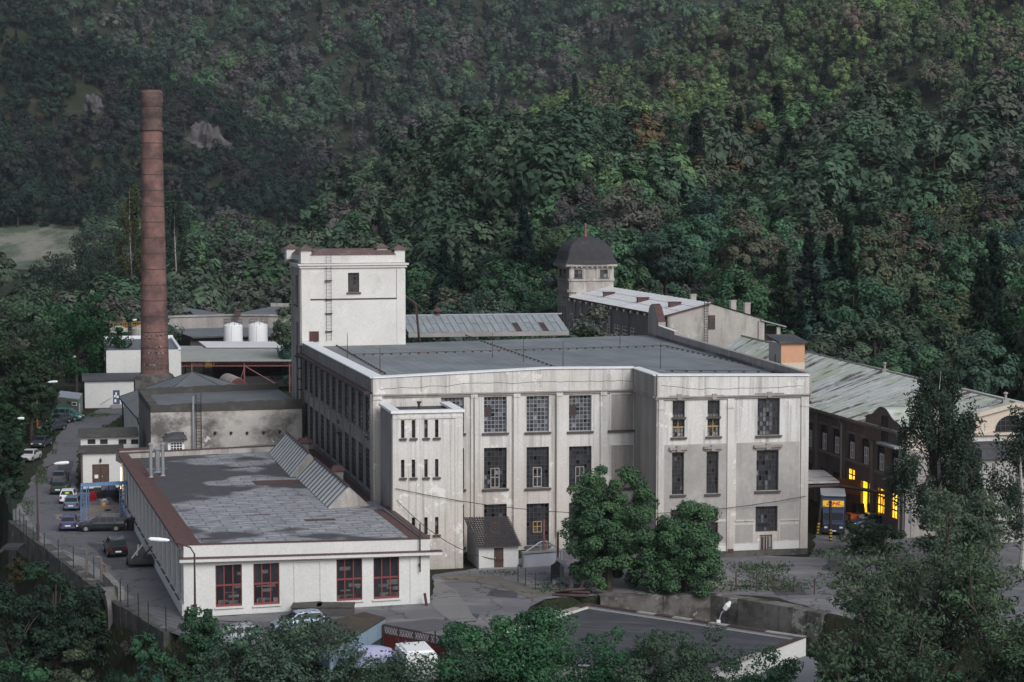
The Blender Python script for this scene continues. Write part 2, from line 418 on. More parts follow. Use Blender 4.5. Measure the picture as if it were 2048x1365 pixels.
us = np.linspace(-500, 2550, 310)
ds = np.concatenate([np.arange(70, 125, 3), np.arange(125, 225, .8), np.arange(225, 330, 5), np.arange(330, 1300, 10), np.arange(1300, 2300, 25)])
UU, DD = np.meshgrid(us, ds)
XX = (UU - 1024) / F * DD; ZZ = terrain(XX, DD)
def grid_mesh(name, X, Y, Z, mat, kind='structure'):
    nr, nc = X.shape
    V = np.stack([X, Y, Z], -1).reshape(-1, 3)
    i = np.arange(nr * nc).reshape(nr, nc)
    Q = np.stack([i[:-1, :-1], i[:-1, 1:], i[1:, 1:], i[1:, :-1]], -1).reshape(-1, 4)
    me = bpy.data.meshes.new(name); me.vertices.add(len(V)); me.vertices.foreach_set('co', V.ravel())
    me.loops.add(Q.size); me.loops.foreach_set('vertex_index', Q.ravel().astype(np.int32))
    me.polygons.add(len(Q)); me.polygons.foreach_set('loop_start', np.arange(0, Q.size, 4, dtype=np.int32))
    me.update(calc_edges=True); me.validate()
    me.polygons.foreach_set('use_smooth', np.ones(len(Q), bool))
    me.materials.append(mat)
    o = bpy.data.objects.new(name, me); COL.objects.link(o); o['kind'] = kind
    return o
def ground_mat():
    m, nt, b = new_mat('ground_earth_and_grass')
    p = coords(nt)
    c = ramp(nt, noise(nt, p, .12, 8, .7), [(.3, (.022, .034, .020)), (.5, (.035, .042, .026)), (.62, (.06, .055, .04)), (.75, (.03, .04, .022))])
    c = mix(nt, 1.0, c, ramp(nt, noise(nt, p, 1.5, 5, .7), [(.3, .6), (.7, 1.2)]), 'MULTIPLY')
    nt.links.new(c, b.inputs['Base Color']); b.inputs['Roughness'].default_value = 1.0; b.inputs['Specular IOR Level'].default_value = .1
    bump(nt, b, noise(nt, p, 1.2, 6, .75), 1.0, .4)
    return m
M_GROUND = ground_mat()
grid_mesh('ground', XX, DD, ZZ, M_GROUND)

# meadow and river
def fan_patch(name, u0, u1, d0, d1, nu, nd, dz, mat, flat=None, wob=0):
    U, D = np.meshgrid(np.linspace(u0, u1, nu), np.linspace(d0, d1, nd))
    if wob: D = D + wob * np.sin(U * .021) + wob * .5 * np.sin(U * .05 + 1)
    X = (U - 1024) / F * D
    Z = np.full_like(X, flat) if flat is not None else terrain(X, D) + dz
    return grid_mesh(name, X, D, Z, mat)
m, nt, b = new_mat('dry_meadow_grass')
p = coords(nt, (.035, .012, .05))
c = ramp(nt, noise(nt, p, 1.0, 8, .75), [(.35, (.045, .068, .042)), (.50, (.07, .095, .06)), (.56, (.17, .17, .14)), (.64, (.21, .205, .17)), (.70, (.06, .085, .05))])
nt.links.new(c, b.inputs['Base Color']); b.inputs['Roughness'].default_value = 1
fan_patch('meadow', -60, 190, 778, 960, 40, 40, .25, m)
m, nt, b = new_mat('river_water')
b.inputs['Base Color'].default_value = (.012, .016, .018, 1); b.inputs['Roughness'].default_value = .12
bump(nt, b, noise(nt, coords(nt, (.5, .15, 1)), 1.0, 4, .6), .12, .05)
M_WATER = m
fan_patch('river', -500, 260, 694, 771, 30, 8, 0, M_WATER, flat=-2.6)
fan_patch('river', -500, 900, 92, 144, 30, 20, 0, M_WATER, flat=-8.7)

# ---------------------------------------------------------------- yard surfaces
def asphalt(name, base, alt, pale, thr=(.60, .72)):
    m, nt, b = new_mat(name)
    p = coords(nt)
    c = mix(nt, ramp(nt, noise(nt, p, .16, 7, .7), [(.35, 0.), (.65, 1.)]), base, alt)
    c = mix(nt, ramp(nt, noise(nt, coords(nt, (.10, .28, 1)), 1.0, 8, .72), [(thr[0], 0.), (thr[1], .75)]), c, pale)
    v = N(nt, 'ShaderNodeTexVoronoi', feature='DISTANCE_TO_EDGE'); v.inputs['Scale'].default_value = .17
    wv = N(nt, 'ShaderNodeVectorMath', operation='ADD'); nt.links.new(p, wv.inputs[0])
    nz = N(nt, 'ShaderNodeTexNoise'); nz.inputs['Scale'].default_value = .5; nt.links.new(p, nz.inputs[0])
    sc = N(nt, 'ShaderNodeVectorMath', operation='SCALE'); sc.inputs['Scale'].default_value = 4.0
    nt.links.new(nz.outputs['Color'], sc.inputs[0]); nt.links.new(sc.outputs[0], wv.inputs[1]); nt.links.new(wv.outputs[0], v.inputs[0])
    c = mix(nt, ramp(nt, v.outputs[0], [(.004, .7), (.02, 0.)]), c, (.03, .03, .03))
    c = mix(nt, 1.0, c, ramp(nt, noise(nt, coords(nt, (.5, 1.6, 1)), 1.3, 8, .8), [(.3, .66), (.45, .95), (.7, 1.10)]), 'MULTIPLY')
    nt.links.new(c, b.inputs['Base Color']); b.inputs['Roughness'].default_value = .85; b.inputs['Specular IOR Level'].default_value = .3
    return m
M_ASPH = asphalt('old_asphalt', (.135, .134, .148), (.11, .109, .12), (.19, .188, .198))
M_ASPHY = asphalt('yard_asphalt', (.16, .16, .175), (.125, .125, .138), (.27, .265, .26), (.50, .66))
M_PALE = asphalt('pale_concrete_paving', (.22, .215, .215), (.175, .17, .17), (.28, .27, .26))
M_DUST = asphalt('dusty_ground', (.25, .215, .19), (.20, .175, .16), (.30, .27, .24))
def sheet(name, px, mat, z=.02, rough=0.0):
    pts = [at(u, v, z) for u, v in px]
    if rough:   # ragged edge
        q = []
        for i, a in enumerate(pts):
            c = pts[(i + 1) % len(pts)]; n = max(1, int((c - a).length / 1.5))
            for k in range(n):
                w = a.lerp(c, k / n)
                q.append(Vector((w.x + R.uniform(-rough, rough), w.y + R.uniform(-rough, rough), z)))
        pts = q
    import mathutils.geometry as mg
    tri = mg.tessellate_polygon([pts])
    me = bpy.data.meshes.new(name); me.from_pydata([tuple(p) for p in pts], [], [tuple(t) for t in tri])
    me.materials.append(mat); me.update()
    bm_fix(me)
    o = bpy.data.objects.new(name, me); COL.objects.link(o); o['kind'] = 'structure'
    return o
def bm_fix(me):
    import bmesh
    bm = bmesh.new(); bm.from_mesh(me)
    for f in bm.faces:
        if f.normal.z < 0: f.normal_flip()
    bm.to_mesh(me); bm.free()
sheet('road', [(26, 1042), (104, 1102), (184, 1167), (240, 1207), (334, 1262), (420, 1290), (560, 1322), (600, 1250), (380, 1240), (300, 1110), (262, 1020), (200, 985), (152, 985), (156, 900), (190, 868),
               (245, 830), (300, 822), (300, 812), (200, 818), (165, 835), (130, 852), (112, 880), (98, 905), (80, 935), (60, 965), (45, 1000), (24, 1025)], M_ASPH, .02, .25)
sheet('yard', [(560, 1322), (600, 1250), (385, 1238), (860, 1200), (870, 1150), (930, 1140), (1130, 1100), (1330, 1100), (1620, 1115), (1640, 1040), (1650, 1000), (1720, 1000), (2100, 1080), (2200, 1290), (2050, 1288), (1800, 1258), (1640, 1222), (1560, 1195), (1420, 1186), (1200, 1191), (1085, 1199), (1003, 1258), (900, 1308), (760, 1331)], M_ASPHY, .016, .25)
sheet('pavement', [(26, 1041), (104, 1101), (184, 1166), (236, 1203), (268, 1196), (226, 1158), (170, 1118), (112, 1092), (70, 1058), (40, 1010), (28, 1020)], M_PALE, .03, .1)
sheet('paved_strip', [(868, 1160), (905, 1175), (955, 1240), (905, 1245), (862, 1212)], M_PALE, .032, .15)
sheet('workshop_forecourt', [(168, 1012), (258, 1010), (268, 1045), (160, 1045), (110, 1040), (108, 1030), (160, 1028)], M_DUST, .034, .25)
sheet('worn_verge', [(872, 1150), (935, 1145), (1045, 1165), (1100, 1190), (1060, 1196), (980, 1168), (900, 1166)], asphalt('worn_ground', (.16, .145, .13), (.10, .10, .085), (.24, .23, .22)), .036, .5)
sheet('gravel_patch', [(1300, 1128), (1450, 1140), (1500, 1160), (1440, 1180), (1330, 1170)], M_PALE, .034, .6)

M_PATCH = asphalt('dark_repair_asphalt', (.075, .075, .082), (.06, .06, .066), (.11, .11, .115))
for q in ([(985, 1180), (1040, 1183), (1032, 1196), (975, 1192)], [(1660, 1120), (1735, 1128), (1722, 1150), (1640, 1140)], [(1545, 1172), (1600, 1170), (1615, 1190), (1550, 1192)], [(905, 1222), (960, 1228), (950, 1246), (890, 1240)], [(175, 1085), (225, 1092), (260, 1140), (225, 1140)], [(120, 925), (150, 922), (140, 950), (105, 952)], [(1760, 1170), (1900, 1180), (1890, 1200), (1750, 1192)]):
    sheet('repaired_road_patch', q, M_PATCH, .028, .2)
# ================================================================ main mill building
A2 = aty(745, 758, 178.5); e0 = Vector((.977, .213)); d0 = Vector((-.213, .977))
A = Vector((A2.x, A2.y))
Wl = Wall(A, A + e0 * 60)                                   # line of the recessed front
def on(W, u, v=900): a = W.s_of(u, v); return W.P0 + W.e * a
B = on(Wl, 1268)
Wr0 = Wall(A - d0 * 7.5, A - d0 * 7.5 + e0 * 60)            # line of the projecting right part
C_ = on(Wr0, 1313); E_ = on(Wr0, 1616)
BLp = aty(605, 685, 224.6); BL = Vector((BLp.x, BLp.y))
BRp = aty(1296, 660, 243); BR = Vector((BRp.x, BRp.y))
ZB = Wl.z_of(1000, 784)                                     # foot of the parapet band
ZT_A = Wl.z_of(745, 757); ZT_M = Wl.z_of(1100, 738); ZT_B = Wl.z_of(1266, 737)
WF = Wall(A, B); WQ = Wall(B, C_); WR = Wall(C_, E_); WLs = Wall(BL, A); WE = Wall(E_, BR)
ZT_C = WR.z_of(1316, 752); ZT_E = WR.z_of(1616, 752)
ROOFZ = 15.55
mill = thing('mill_building', 'large cream three storey mill with flat grey roof and tall dirty windows', 'factory', (A.x + 18, A.y + 6, 0))
fw = []   # windows on the front
rows = [(794, 866), (896, 978), (1009, 1093)]
cols = [(968, 1013.5), (1053, 1098), (1138, 1183)]
for j, (a, c) in enumerate(rows):
    dv = 0
    for (u0, u1) in cols:
        k = -(u0 - 968) * .018
        fw.append(('front', WF.rect(u0, a + k, u1, c + k)))
    fw.append(('part', WF.rect(882, a + 1.5, 928, c + 1.5)))
blind = [WF.rect(1222, 789, 1266, 860), WF.rect(1222, 891, 1266, 976), WF.rect(1222, 1004, 1266, 1090)]
mb = MB()
wall_panel(mb, WF, 0, WF.L, 0, ZB, [r for _, r in fw], .35)
# lesenes between bays, left corner strip and thin grooves
for (u0, u1) in ((745, 764), (941, 955), (1027, 1040), (1112, 1125), (1200, 1213)):
    s0, s1 = max(0, WF.s_of(u0)), WF.s_of(u1)
    mb.wbox(WF, s0, s1, .01, ZB - .02, .001, .13)
    mb.wbox(WF, s0 - .0, s1, ZB - .5, ZB - .02, .131, .2)
front = mb.build('wall', [M_CREAM, M_ROUGH], mill)
# blind panels
mb = MB()
for r in blind:
    mb.wbox(WF, r[0] - .12, r[0], r[2], r[3] + .12, .002, .08); mb.wbox(WF, r[1], r[1] + .1, r[2], r[3] + .12, .002, .08)
    mb.wbox(WF, r[0], r[1], r[3], r[3] + .12, .002, .08); mb.wbox(WF, r[0] - .3, r[1] + .12, r[2] - .22, r[2], .002, .2, 1)
    mb.wbox(WF, r[0], r[1], r[2], r[3], .002, .02, 2)
mb.build('blind_window', [M_CREAM, M_SILL, M_GREYPL], mill)
for jj, (k, r) in enumerate(fw):
    j = (0 if jj < 4 else 1)
    w = window(mill, WF, r, 6, 9, .3, .055, fmat=plain('pale_sash', (.24, .25, .285), .6) if j % 3 == 0 else None, tones=dirty(.06, .14 if j % 3 == 0 else .05, .25 if j % 3 == 0 else .12, .7 if j % 3 == 0 else .45), o=0, name='window')
    if k == 'front':     # opening casement set in the sash, as in the photo
        sa, sb, za, zb = r; h = zb - za
        row = (fw.index((k, r))) // 4
        if row > 0:
            cm = MB(); c0, c1 = sa + (sb - sa) * .3, sa + (sb - sa) * .7; q0, q1 = (za + .15, za + h * .48) if row == 1 else (za + h * .32, za + h * .55)
            for x in (c0, (c0 + c1) / 2 - .04, c1 - .08): cm.wbox(WF, x, x + .08, q0, q1, -.27, -.2)
            for zz in (q0 - .08, (q0 + q1) / 2, q1): cm.wbox(WF, c0, c1, zz, zz + .08, -.27, -.19)
            cm.build('casement', M_OFRAME if row == 2 else M_GREYPL, w)
        elif abs(r[0] - WF.rect(968, 795, 1013, 866)[0]) < .1 or r[0] > WF.s_of(1130):
            cm = MB(); cm.wbox(WF, sa + .1, sa + .75, za + h * .45, za + h * .72, -.27, -.2)
            cm.build('shutter', plain('dull_red_shutter', (.055, .038, .042), .8), w)
# return wall and right part
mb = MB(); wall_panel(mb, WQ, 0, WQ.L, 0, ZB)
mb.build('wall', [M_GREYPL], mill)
rw = [WR.rect(1345, 802, 1369.5, 875), WR.rect(1415, 801, 1439.5, 873), WR.rect(1515, 797, 1559.5, 871),
      WR.rect(1344, 906, 1368, 990), WR.rect(1413, 904, 1437, 988), WR.rect(1513, 901, 1557, 982),
      WR.rect(1342, 1020, 1366, 1104), WR.rect(1411, 1018, 1435, 1102), WR.rect(1511, 1013, 1555, 1064)]
door = WR.rect(1519, 1070, 1544, 1118)
reg = [WR.rect(1328, 889, 1452, 1041) + (1,), WR.rect(1472, 885, 1598, 1040) + (1,), WR.rect(1433, 1047, 1452, 1086) + (1,), WR.rect(1470, 1050, 1506, 1086) + (1,), WR.rect(1560, 1049, 1598, 1080) + (1,)]
mb = MB(); wall_panel(mb, WR, 0, WR.L, 0, ZB, rw + [door], .35, 0, reg)
for (u0, u1) in ((1316, 1327), (1454, 1467), (1601, 1616)):
    s0, s1 = max(0, WR.s_of(u0)), min(WR.L, WR.s_of(u1))
    mb.wbox(WR, s0, s1, .01, ZB - .02, .001, .14)
    mb.wbox(WR, s0 - .02, s1 + .02, ZB - 1.15, ZB - .95, .141, .2)
for r in (WR.rect(1428, 1041, 1452, 1044), WR.rect(1470, 1040, 1508, 1043), WR.rect(1560, 1038, 1598, 1041)):
    mb.wbox(WR, r[0], r[1], r[2], r[3], .002, .1)
for (u0, u1, v0, v1) in ((1427, 1453, 1092, 1128), (1467, 1517, 1088, 1122), (1546, 1599, 1082, 1118)):   # limewashed foot of the wall
    r = WR.rect(u0, v0, u1, v1); mb.wbox(WR, r[0], r[1], max(.02, r[2]), r[3], .002, .012, 2)
mb.wbox(WR, 0, WR.L, 0, .55, .002, .16, 3)
right = mb.build('wall', [M_CREAM, M_ROUGH, M_WHITE, M_STONE], mill)
for i, r in enumerate(rw):
    row, colm = divmod(i, 3)
    if colm == 2:
        def tn(a, c, row=row):
            if R.random() < .05: return .001
            return R.uniform(.45, .8) if (a < 5 and R.random() < (.75 if row == 0 else .35)) else R.uniform(.15, .4)
        window(mill, WR, r, 7, 8 if row < 2 else 6, .3, .045, tones=tn, hood=row < 2, sill=row < 2)
    elif row == 0:
        w = window(mill, WR, r, 4, 8, .3, .04, tones=lambda a, c: R.uniform(.7, .95) if c in (4,) or (c < 2 and R.random() < .7) else R.uniform(.1, .3), hood=True)
        sa, sb, za, zb = r; zm = za + (zb - za) * .52
        c2 = MB(); c2.wbox(WR, sa - .08, sb + .08, zm - .08, zm + .1, -.1, .15, 0)
        c2.wbox(WR, (sa + sb) / 2 - .04, (sa + sb) / 2 + .04, za, zm - .1, -.26, -.2, 1); c2.wbox(WR, sa + .05, sb - .05, za + (zm - za) * .48, za + (zm - za) * .56, -.26, -.19, 1)
        c2.build('transom', [M_SILL, M_OFRAME], w)
    else:
        w = window(mill, WR, r, 4, 10, .3, .04, tones=dirty(.04, .03, .12, .35), hood=row == 1, sill=row < 2)
        if row == 2:
            c2 = MB()
            for k in range(6): zz = r[2] + (r[3] - r[2]) * (k + .5) / 6; c2.wbox(WR, r[0] - .1, r[1] + .1, zz, zz + .04, .05, .09)
            for k in range(5): ss = r[0] + (r[1] - r[0]) * k / 4; c2.wbox(WR, ss - .02, ss + .02, r[2], r[3] + .15, .06, .08)
            c2.build('grille', M_RUSTM, w)
mb = MB(); sa, sb, za, zb = door
mb.wbox(WR, sa, sb, za, zb, -.3, -.2, 0); mb.wbox(WR, sa + .2, sb - .25, za + (zb - za) * .38, zb - .2, -.199, -.17, 1)
for q in (.38, .6): mb.wbox(WR, sa + (sb - sa) * q, sa + (sb - sa) * q + .05, za + (zb - za) * .38, zb - .2, -.169, -.15, 2)
dr = mb.build('door', [M_GREYPL, M_BOARD, M_PEACH], mill)
mb = MB(); mb.wbox(WR, sb - .16, sb - .11, za + .9, za + 1.1, -.199, -.12); mb.build('handle', M_DARKM, dr)
mb = MB(); mb.wbox(WR, *WR.rect(1454, 1098, 1466, 1106), .141, .17); mb.build('plaque', M_RUSTM, mill)
# left facade with eleven bays
n_b = 11
s1_, s11_ = WLs.s_of(612, 760), WLs.s_of(735.6, 830)
zt1, zb1 = WLs.z_of(735, 793), WLs.z_of(735, 866); zt2, zb2 = WLs.z_of(735.6, 897), WLs.z_of(735.6, 977)
wl = []
for k in range(n_b):
    sc_ = s1_ + (s11_ - s1_) * k / (n_b - 1)
    for (a, c) in ((zb1, zt1), (zb2, zt2)): wl.append((sc_ - 1.42, sc_ + 1.42, a, c))
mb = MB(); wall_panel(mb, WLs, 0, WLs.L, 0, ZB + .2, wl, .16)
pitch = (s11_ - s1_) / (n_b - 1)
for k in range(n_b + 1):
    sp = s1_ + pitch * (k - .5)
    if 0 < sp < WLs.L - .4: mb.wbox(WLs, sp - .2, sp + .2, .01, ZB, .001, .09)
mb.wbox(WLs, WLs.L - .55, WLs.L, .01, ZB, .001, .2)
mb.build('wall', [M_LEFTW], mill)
for r in wl: window(mill, WLs, r, 3, 8, .12, .05, tones=dirty(.14, .03, .1, .3), sillmat=M_LEFTW, o=0)
# side and back walls, roof
mb = MB(); wall_panel(mb, WE, 0, WE.L, 0, ROOFZ + .3); wall_panel(mb, Wall(BR, BL), 0, (BL - BR).length, 0, ROOFZ)
mb.build('wall', [M_GREYPL], mill)
mb = MB(); rp = [A, B, C_, E_, BR, BL]
cen = (A + E_ + BR + BL) / 4
mb.poly([(p.x, p.y, ROOFZ) for p in (BL, A, B, BR)]); mb.poly([(p.x, p.y, ROOFZ) for p in (B, C_, E_, BR)])
roof = mb.build('roof', [M_FELT], mill)
# parapets with white metal caps
def parapet(W, prof, z0, th, mats, cap=True, o=0.0, name='parapet', capover=.12):
    """prof: [(s,ztop)...]"""
    mb = MB()
    for (a, za), (c, zc) in zip(prof, prof[1:]):
        P = [W.pt(a, z0, o), W.pt(c, z0, o), W.pt(c, z0, o - th), W.pt(a, z0, o - th), W.pt(a, za, o), W.pt(c, zc, o), W.pt(c, zc, o - th), W.pt(a, za, o - th)]
        mb.hexa(P, 0)
    p = mb.build(name, mats[0], mill)
    if cap:
        mb = MB()
        for (a, za), (c, zc) in zip(prof, prof[1:]):
            k0, k1 = o + capover, o - th - .1
            P = [W.pt(a, za + .003, k0), W.pt(c, zc + .003, k0), W.pt(c, zc + .003, k1), W.pt(a, za + .003, k1), W.pt(a, za + .1, k0), W.pt(c, zc + .1, k0), W.pt(c, zc + .16, k1), W.pt(a, za + .16, k1)]
            mb.hexa(P, 0)
        mb.build('cap', M_CAP, p)
    return p
parapet(WF, [(0, ZT_A), (WF.s_of(1095, 740), ZT_M), (WF.L, ZT_B)], ZB, .55, [M_CREAM], o=.16)
parapet(WQ, [(-.0, ZT_B - .01), (WQ.L - .16, ZT_C - .01)], ZB, .55, [M_GREYPL], o=.16)
parapet(WR, [(0.0, ZT_C + .004), (WR.L, ZT_E + .004)], ZB, .55, [M_CREAM], o=.16)
parapet(WLs, [(1.0, WLs.z_of(606, 686)), (WLs.L - .0, ZT_A - .004)], ZB + .2, 1.0, [M_LEFTW], o=.10)
mb = MB()
mb.wbox(WLs, 0, WLs.L - .3, ZB + .0, ZB + .22, .21, .75); mb.build('eaves_ledge', M_RUSTM, mill)
mb = MB()
for W, a, c in ((WF, 0, WF.L), (WR, -.16, WR.L), (WQ, 0, WQ.L - .2)):
    mb.wbox(W, a, c, ZB - .12, ZB - .004, .002, .28); mb.wbox(W, a, c, ZB - .3, ZB - .125, .002, .15)
mb.build('cornice', M_GREYPL, mill)
# cracks in the parapet band
for W, u0, u1, v0 in ((WF, 760, 1262, 775), (WR, 1322, 1600, 768)):
    mb = MB(); s, s1 = W.s_of(u0, v0), W.s_of(u1, v0); z = W.z_of((u0 + u1) / 2, v0) + (0 if W is WF else 0); zc = z
    while s < s1:
        ns = s + R.uniform(.3, .9); nz_ = zc + R.uniform(-.09, .1) + (.012 if W is WF else 0); nz_ = min(max(nz_, z - .45), z + .45)
        mb.poly([W.pt(s, zc - .02, .163), W.pt(ns, nz_ - .02, .163), W.pt(ns, nz_ + .02, .163), W.pt(s, zc + .02, .163)])
        s, zc = ns, nz_
    mb.build('crack', M_DARKM, mill)
# scrolled gable and falling parapet on the right edge (seen from inside)
WE2 = Wall(BR, E_)      # inner side faces left
prof = [(0, ROOFZ + 2.6), (.5, 3.3), (1.2, 3.75), (2.2, 3.95), (3.2, 3.75), (4.2, 3.0), (5.4, 1.9)]
prof = [(0, ROOFZ + 2.6)] + [(s, ROOFZ + z) for s, z in prof[1:]]
mb = MB()
def slab(mb, W, prof, z0, o0, o1, mi=0, mt=0):
    for (a, za), (c, zc) in zip(prof, prof[1:]):
        P = [W.pt(a, z0, o0), W.pt(c, z0, o0), W.pt(c, z0, o1), W.pt(a, z0, o1), W.pt(a, za, o0), W.pt(c, zc, o0), W.pt(c, zc, o1), W.pt(a, za, o1)]
        for q in ((3, 2, 1, 0), (0, 1, 5, 4), (1, 2, 6, 5), (2, 3, 7, 6), (3, 0, 4, 7)): mb.poly([P[i] for i in q], mi)
        mb.poly([P[4], P[5], P[6], P[7]], mt)
slab(mb, WE2, prof, ROOFZ - 1, 0, -.9, 0, 1)
slab(mb, WE2, [(5.4, ROOFZ + 1.5), (13.5, ROOFZ + 1.35)], ROOFZ - 1, 0, -.5, 0, 2)
mb.build('scroll_gable', [M_GREYPL, M_REDT, M_CAP], mill)
mb = MB()
slab(mb, WE2, [(13.5, ROOFZ + .95), (30, ROOFZ + .95), (50, ROOFZ + .9), (WE2.L - .6, ROOFZ + .85)], ROOFZ - 1, 0, -.5, 0, 1)
mb.build('parapet', [M_GREYPL, M_CONC], mill)
# lightning conductors on the roof: rods, and wires on little blocks
mb = MB()
for u, v in ((760, 748), (985, 716), (1047, 724), (1126, 736), (1321, 738), (695, 716), (1240, 690)):
    p = at(u, v, ROOFZ); mb.tube([p, p + Vector((0, 0, 2.6))], [.045, .025], 5)
def wire(p, q, n):
    mb.tube([p + Vector((0, 0, .16)), q + Vector((0, 0, .16))], .025, 4)
    for k in range(n):
        c = p.lerp(q, (k + .5) / n); mb.box(c, .22, .22, .15)
wire(at(668, 690, ROOFZ), at(772, 750, ROOFZ), 22); wire(at(930, 672, ROOFZ), at(1115, 738, ROOFZ), 26)
wire(at(700, 712, ROOFZ), at(1330, 694, ROOFZ), 36); wire(at(1330, 694, ROOFZ), at(1560, 745, ROOFZ), 20); wire(at(1330, 744, ROOFZ), at(1560, 746, ROOFZ), 8)
mb.build('lightning_conductor', M_RUSTM, mill)
# brackets, downpipe on the facade
for u in (948, 1026, 1112):
    mb = MB(); s = WF.s_of(u); mb.tube([WF.pt(s, ZB - .3, .2), WF.pt(s, 1.2, .2)], .05, 5); mb.build('downpipe', M_GREYPL, mill)
mb = MB()
s = 2.0
for o_ in (.35, .8): mb.tube([WLs.pt(s - .9 + (o_ > .5) * 0, 5.5, o_), WLs.pt(s - .9, ZB + 1.2, o_)], .04, 4); mb.tube([WLs.pt(s, 5.5, o_), WLs.pt(s, ZB + 1.2, o_)], .04, 4)
for k in range(40): z = 5.6 + k * .28; mb.tube([WLs.pt(s - .9, z, .35), WLs.pt(s, z, .35)], .03, 4)
for k in range(9): z = 6 + k * 1.2; mb.tube([WLs.pt(s - .9, z, .35), WLs.pt(s - .9, z, .8), WLs.pt(s, z, .8), WLs.pt(s, z, .35)], .03, 4)
mb.build('ladder', M_DARKM, mill)
# insulator brackets with wires on the left facade
for u, v in ((682, 844), (682, 868), (741, 877), (741, 905)):
    mb = MB(); s, z = WLs.sz(u, v); mb.wbox(WLs, s - .9, s + .9, z, z + .07, .25, .4); mb.wbox(WLs, s - .05, s + .05, z - .2, z + .2, .2, .3)
    mb.build('insulator_bracket', M_DARKM, mill)

# ================================================================ stair tower in front of the mill
P0 = aty(785, 825, 171.0); P1 = P0 + Vector((e0.x, e0.y, 0)) * 6.15
Wp = Wall(P0, P1); ZP = Wp.z_of(855, 826)
Pb0 = Wp.P0 + d0 * 7.0; Pb1 = Wp.P1 + d0 * 7.0
st = thing('stair_tower', 'narrow cream stair tower with slit windows projecting from the mill front', 'tower', (P0.x + 3, P0.y + 3, 0))
sw = []
for (u0, u1) in ((802, 809), (823.5, 830.5), (848.5, 855.5), (870, 877)):
    for (a, c) in ((841, 877), (920, 956), (1036, 1071)): sw.append(Wp.rect(u0, a - (u0 - 802) * .02, u1, c - (u0 - 802) * .02))
mb = MB(); wall_panel(mb, Wp, 0, Wp.L, 0, ZP, sw, .3)
for u0, u1 in ((785, 800), (832, 847), (910, 925.5)):
    a, c = max(0, Wp.s_of(u0)), min(Wp.L, Wp.s_of(u1)); mb.wbox(Wp, a, c, .02, ZP - .5, .001, .06)
mb.wbox(Wp, 0, Wp.L, ZP - .5, ZP - .3, .001, .10)
for r in sw: pass
mb.build('wall', [M_CREAM], st)
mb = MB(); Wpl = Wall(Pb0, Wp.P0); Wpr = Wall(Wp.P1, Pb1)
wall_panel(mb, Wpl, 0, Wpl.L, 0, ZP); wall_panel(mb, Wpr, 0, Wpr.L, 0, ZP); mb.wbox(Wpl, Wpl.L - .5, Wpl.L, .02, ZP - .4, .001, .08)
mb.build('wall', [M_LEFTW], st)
mb = MB(); mb.poly([Wp.pt(0, ZP - .15), Wp.pt(Wp.L, ZP - .15), Wp.pt(Wp.L, ZP - .15, -7), Wp.pt(0, ZP - .15, -7)]); mb.build('roof', M_MOSSF, st)
mb = MB()
mb.wbox(Wp, -.15, Wp.L + .15, ZP, ZP + .22, -.75, .15); mb.wbox(Wpl, 0, Wpl.L - .75, ZP, ZP + .216, -.75, .15); mb.wbox(Wpr, .75, Wpr.L, ZP, ZP + .216, -.75, .15)
mb.build('cap', M_CAP, st)
for r in sw: window(st, Wp, r, 1, 4, .25, .04, frame=.05, tones=dirty(.2, .05, .1, .3))
mb = MB(); c = at(838, 819, ZP - .1); mb.lathe(c, [(.12, 0), (.12, .5), (.2, .55), (.2, .7)], 8); mb.build('vent', M_RUSTM, st)

# ================================================================ lift tower
Q0 = aty(603, 680, 224.0); Q1 = aty(810.5, 672, 227.6)
Wt = Wall(Q0, Q1); ZQ = Wt.z_of(700, 531); Qd = 9.5
lt = thing('lift_tower', 'tall square cream tower with red tiled corner caps behind the mill roof', 'tower', (Q0.x + 5, Q0.y + 5, 0))
tw = Wt.rect(696, 546, 718.5, 585)
mb = MB(); wall_panel(mb, Wt, 0, Wt.L, 0, ZQ, [tw], .3)
for a, c in ((0, 1.0), (Wt.L - 1.0, Wt.L)): mb.wbox(Wt, a, c, ROOFZ - 2, ZQ - .5, .001, .16)
zc1 = Wt.z_of(700, 600)
mb.wbox(Wt, 1.0, Wt.L - 1.0, ROOFZ, zc1, .001, .10); mb.wbox(Wt, 1.0, Wt.L - 1.0, zc1 + .002, zc1 + .16, .001, .14, 1)
mb.build('wall', [M_TOWER, M_MOSSF], lt)
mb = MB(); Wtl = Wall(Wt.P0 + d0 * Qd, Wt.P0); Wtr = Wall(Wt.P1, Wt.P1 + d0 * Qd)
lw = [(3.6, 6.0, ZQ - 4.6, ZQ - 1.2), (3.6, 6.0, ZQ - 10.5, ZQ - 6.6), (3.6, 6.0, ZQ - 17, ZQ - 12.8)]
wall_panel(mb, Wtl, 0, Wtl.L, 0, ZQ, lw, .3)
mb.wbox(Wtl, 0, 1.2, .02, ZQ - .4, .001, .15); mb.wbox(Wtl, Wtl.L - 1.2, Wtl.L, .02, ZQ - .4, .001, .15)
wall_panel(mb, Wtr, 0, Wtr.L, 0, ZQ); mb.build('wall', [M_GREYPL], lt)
for r in lw: window(lt, Wtl, r, 4, 7, .25, tones=dirty(.1, .05))
w = window(lt, Wt, tw, 4, 5, .28, .05, tones=lambda i, j: .001 if (i > 1 and j > 1 and R.random() < .5) else R.uniform(.15, .5))
mb = MB()
for W in (Wt, Wtl, Wtr):
    mb.wbox(W, -.36, W.L + .36, ZQ, ZQ + .2, -.3, .36); mb.wbox(W, -.2, W.L + .2, ZQ - .28, ZQ - .004, .002, .2)
mb.build('cornice', M_TOWER, lt)
ztp = Wt.z_of(700, 510)
mb = MB(); back = Wall(Wt.P1 + d0 * Qd, Wt.P0 + d0 * Qd)
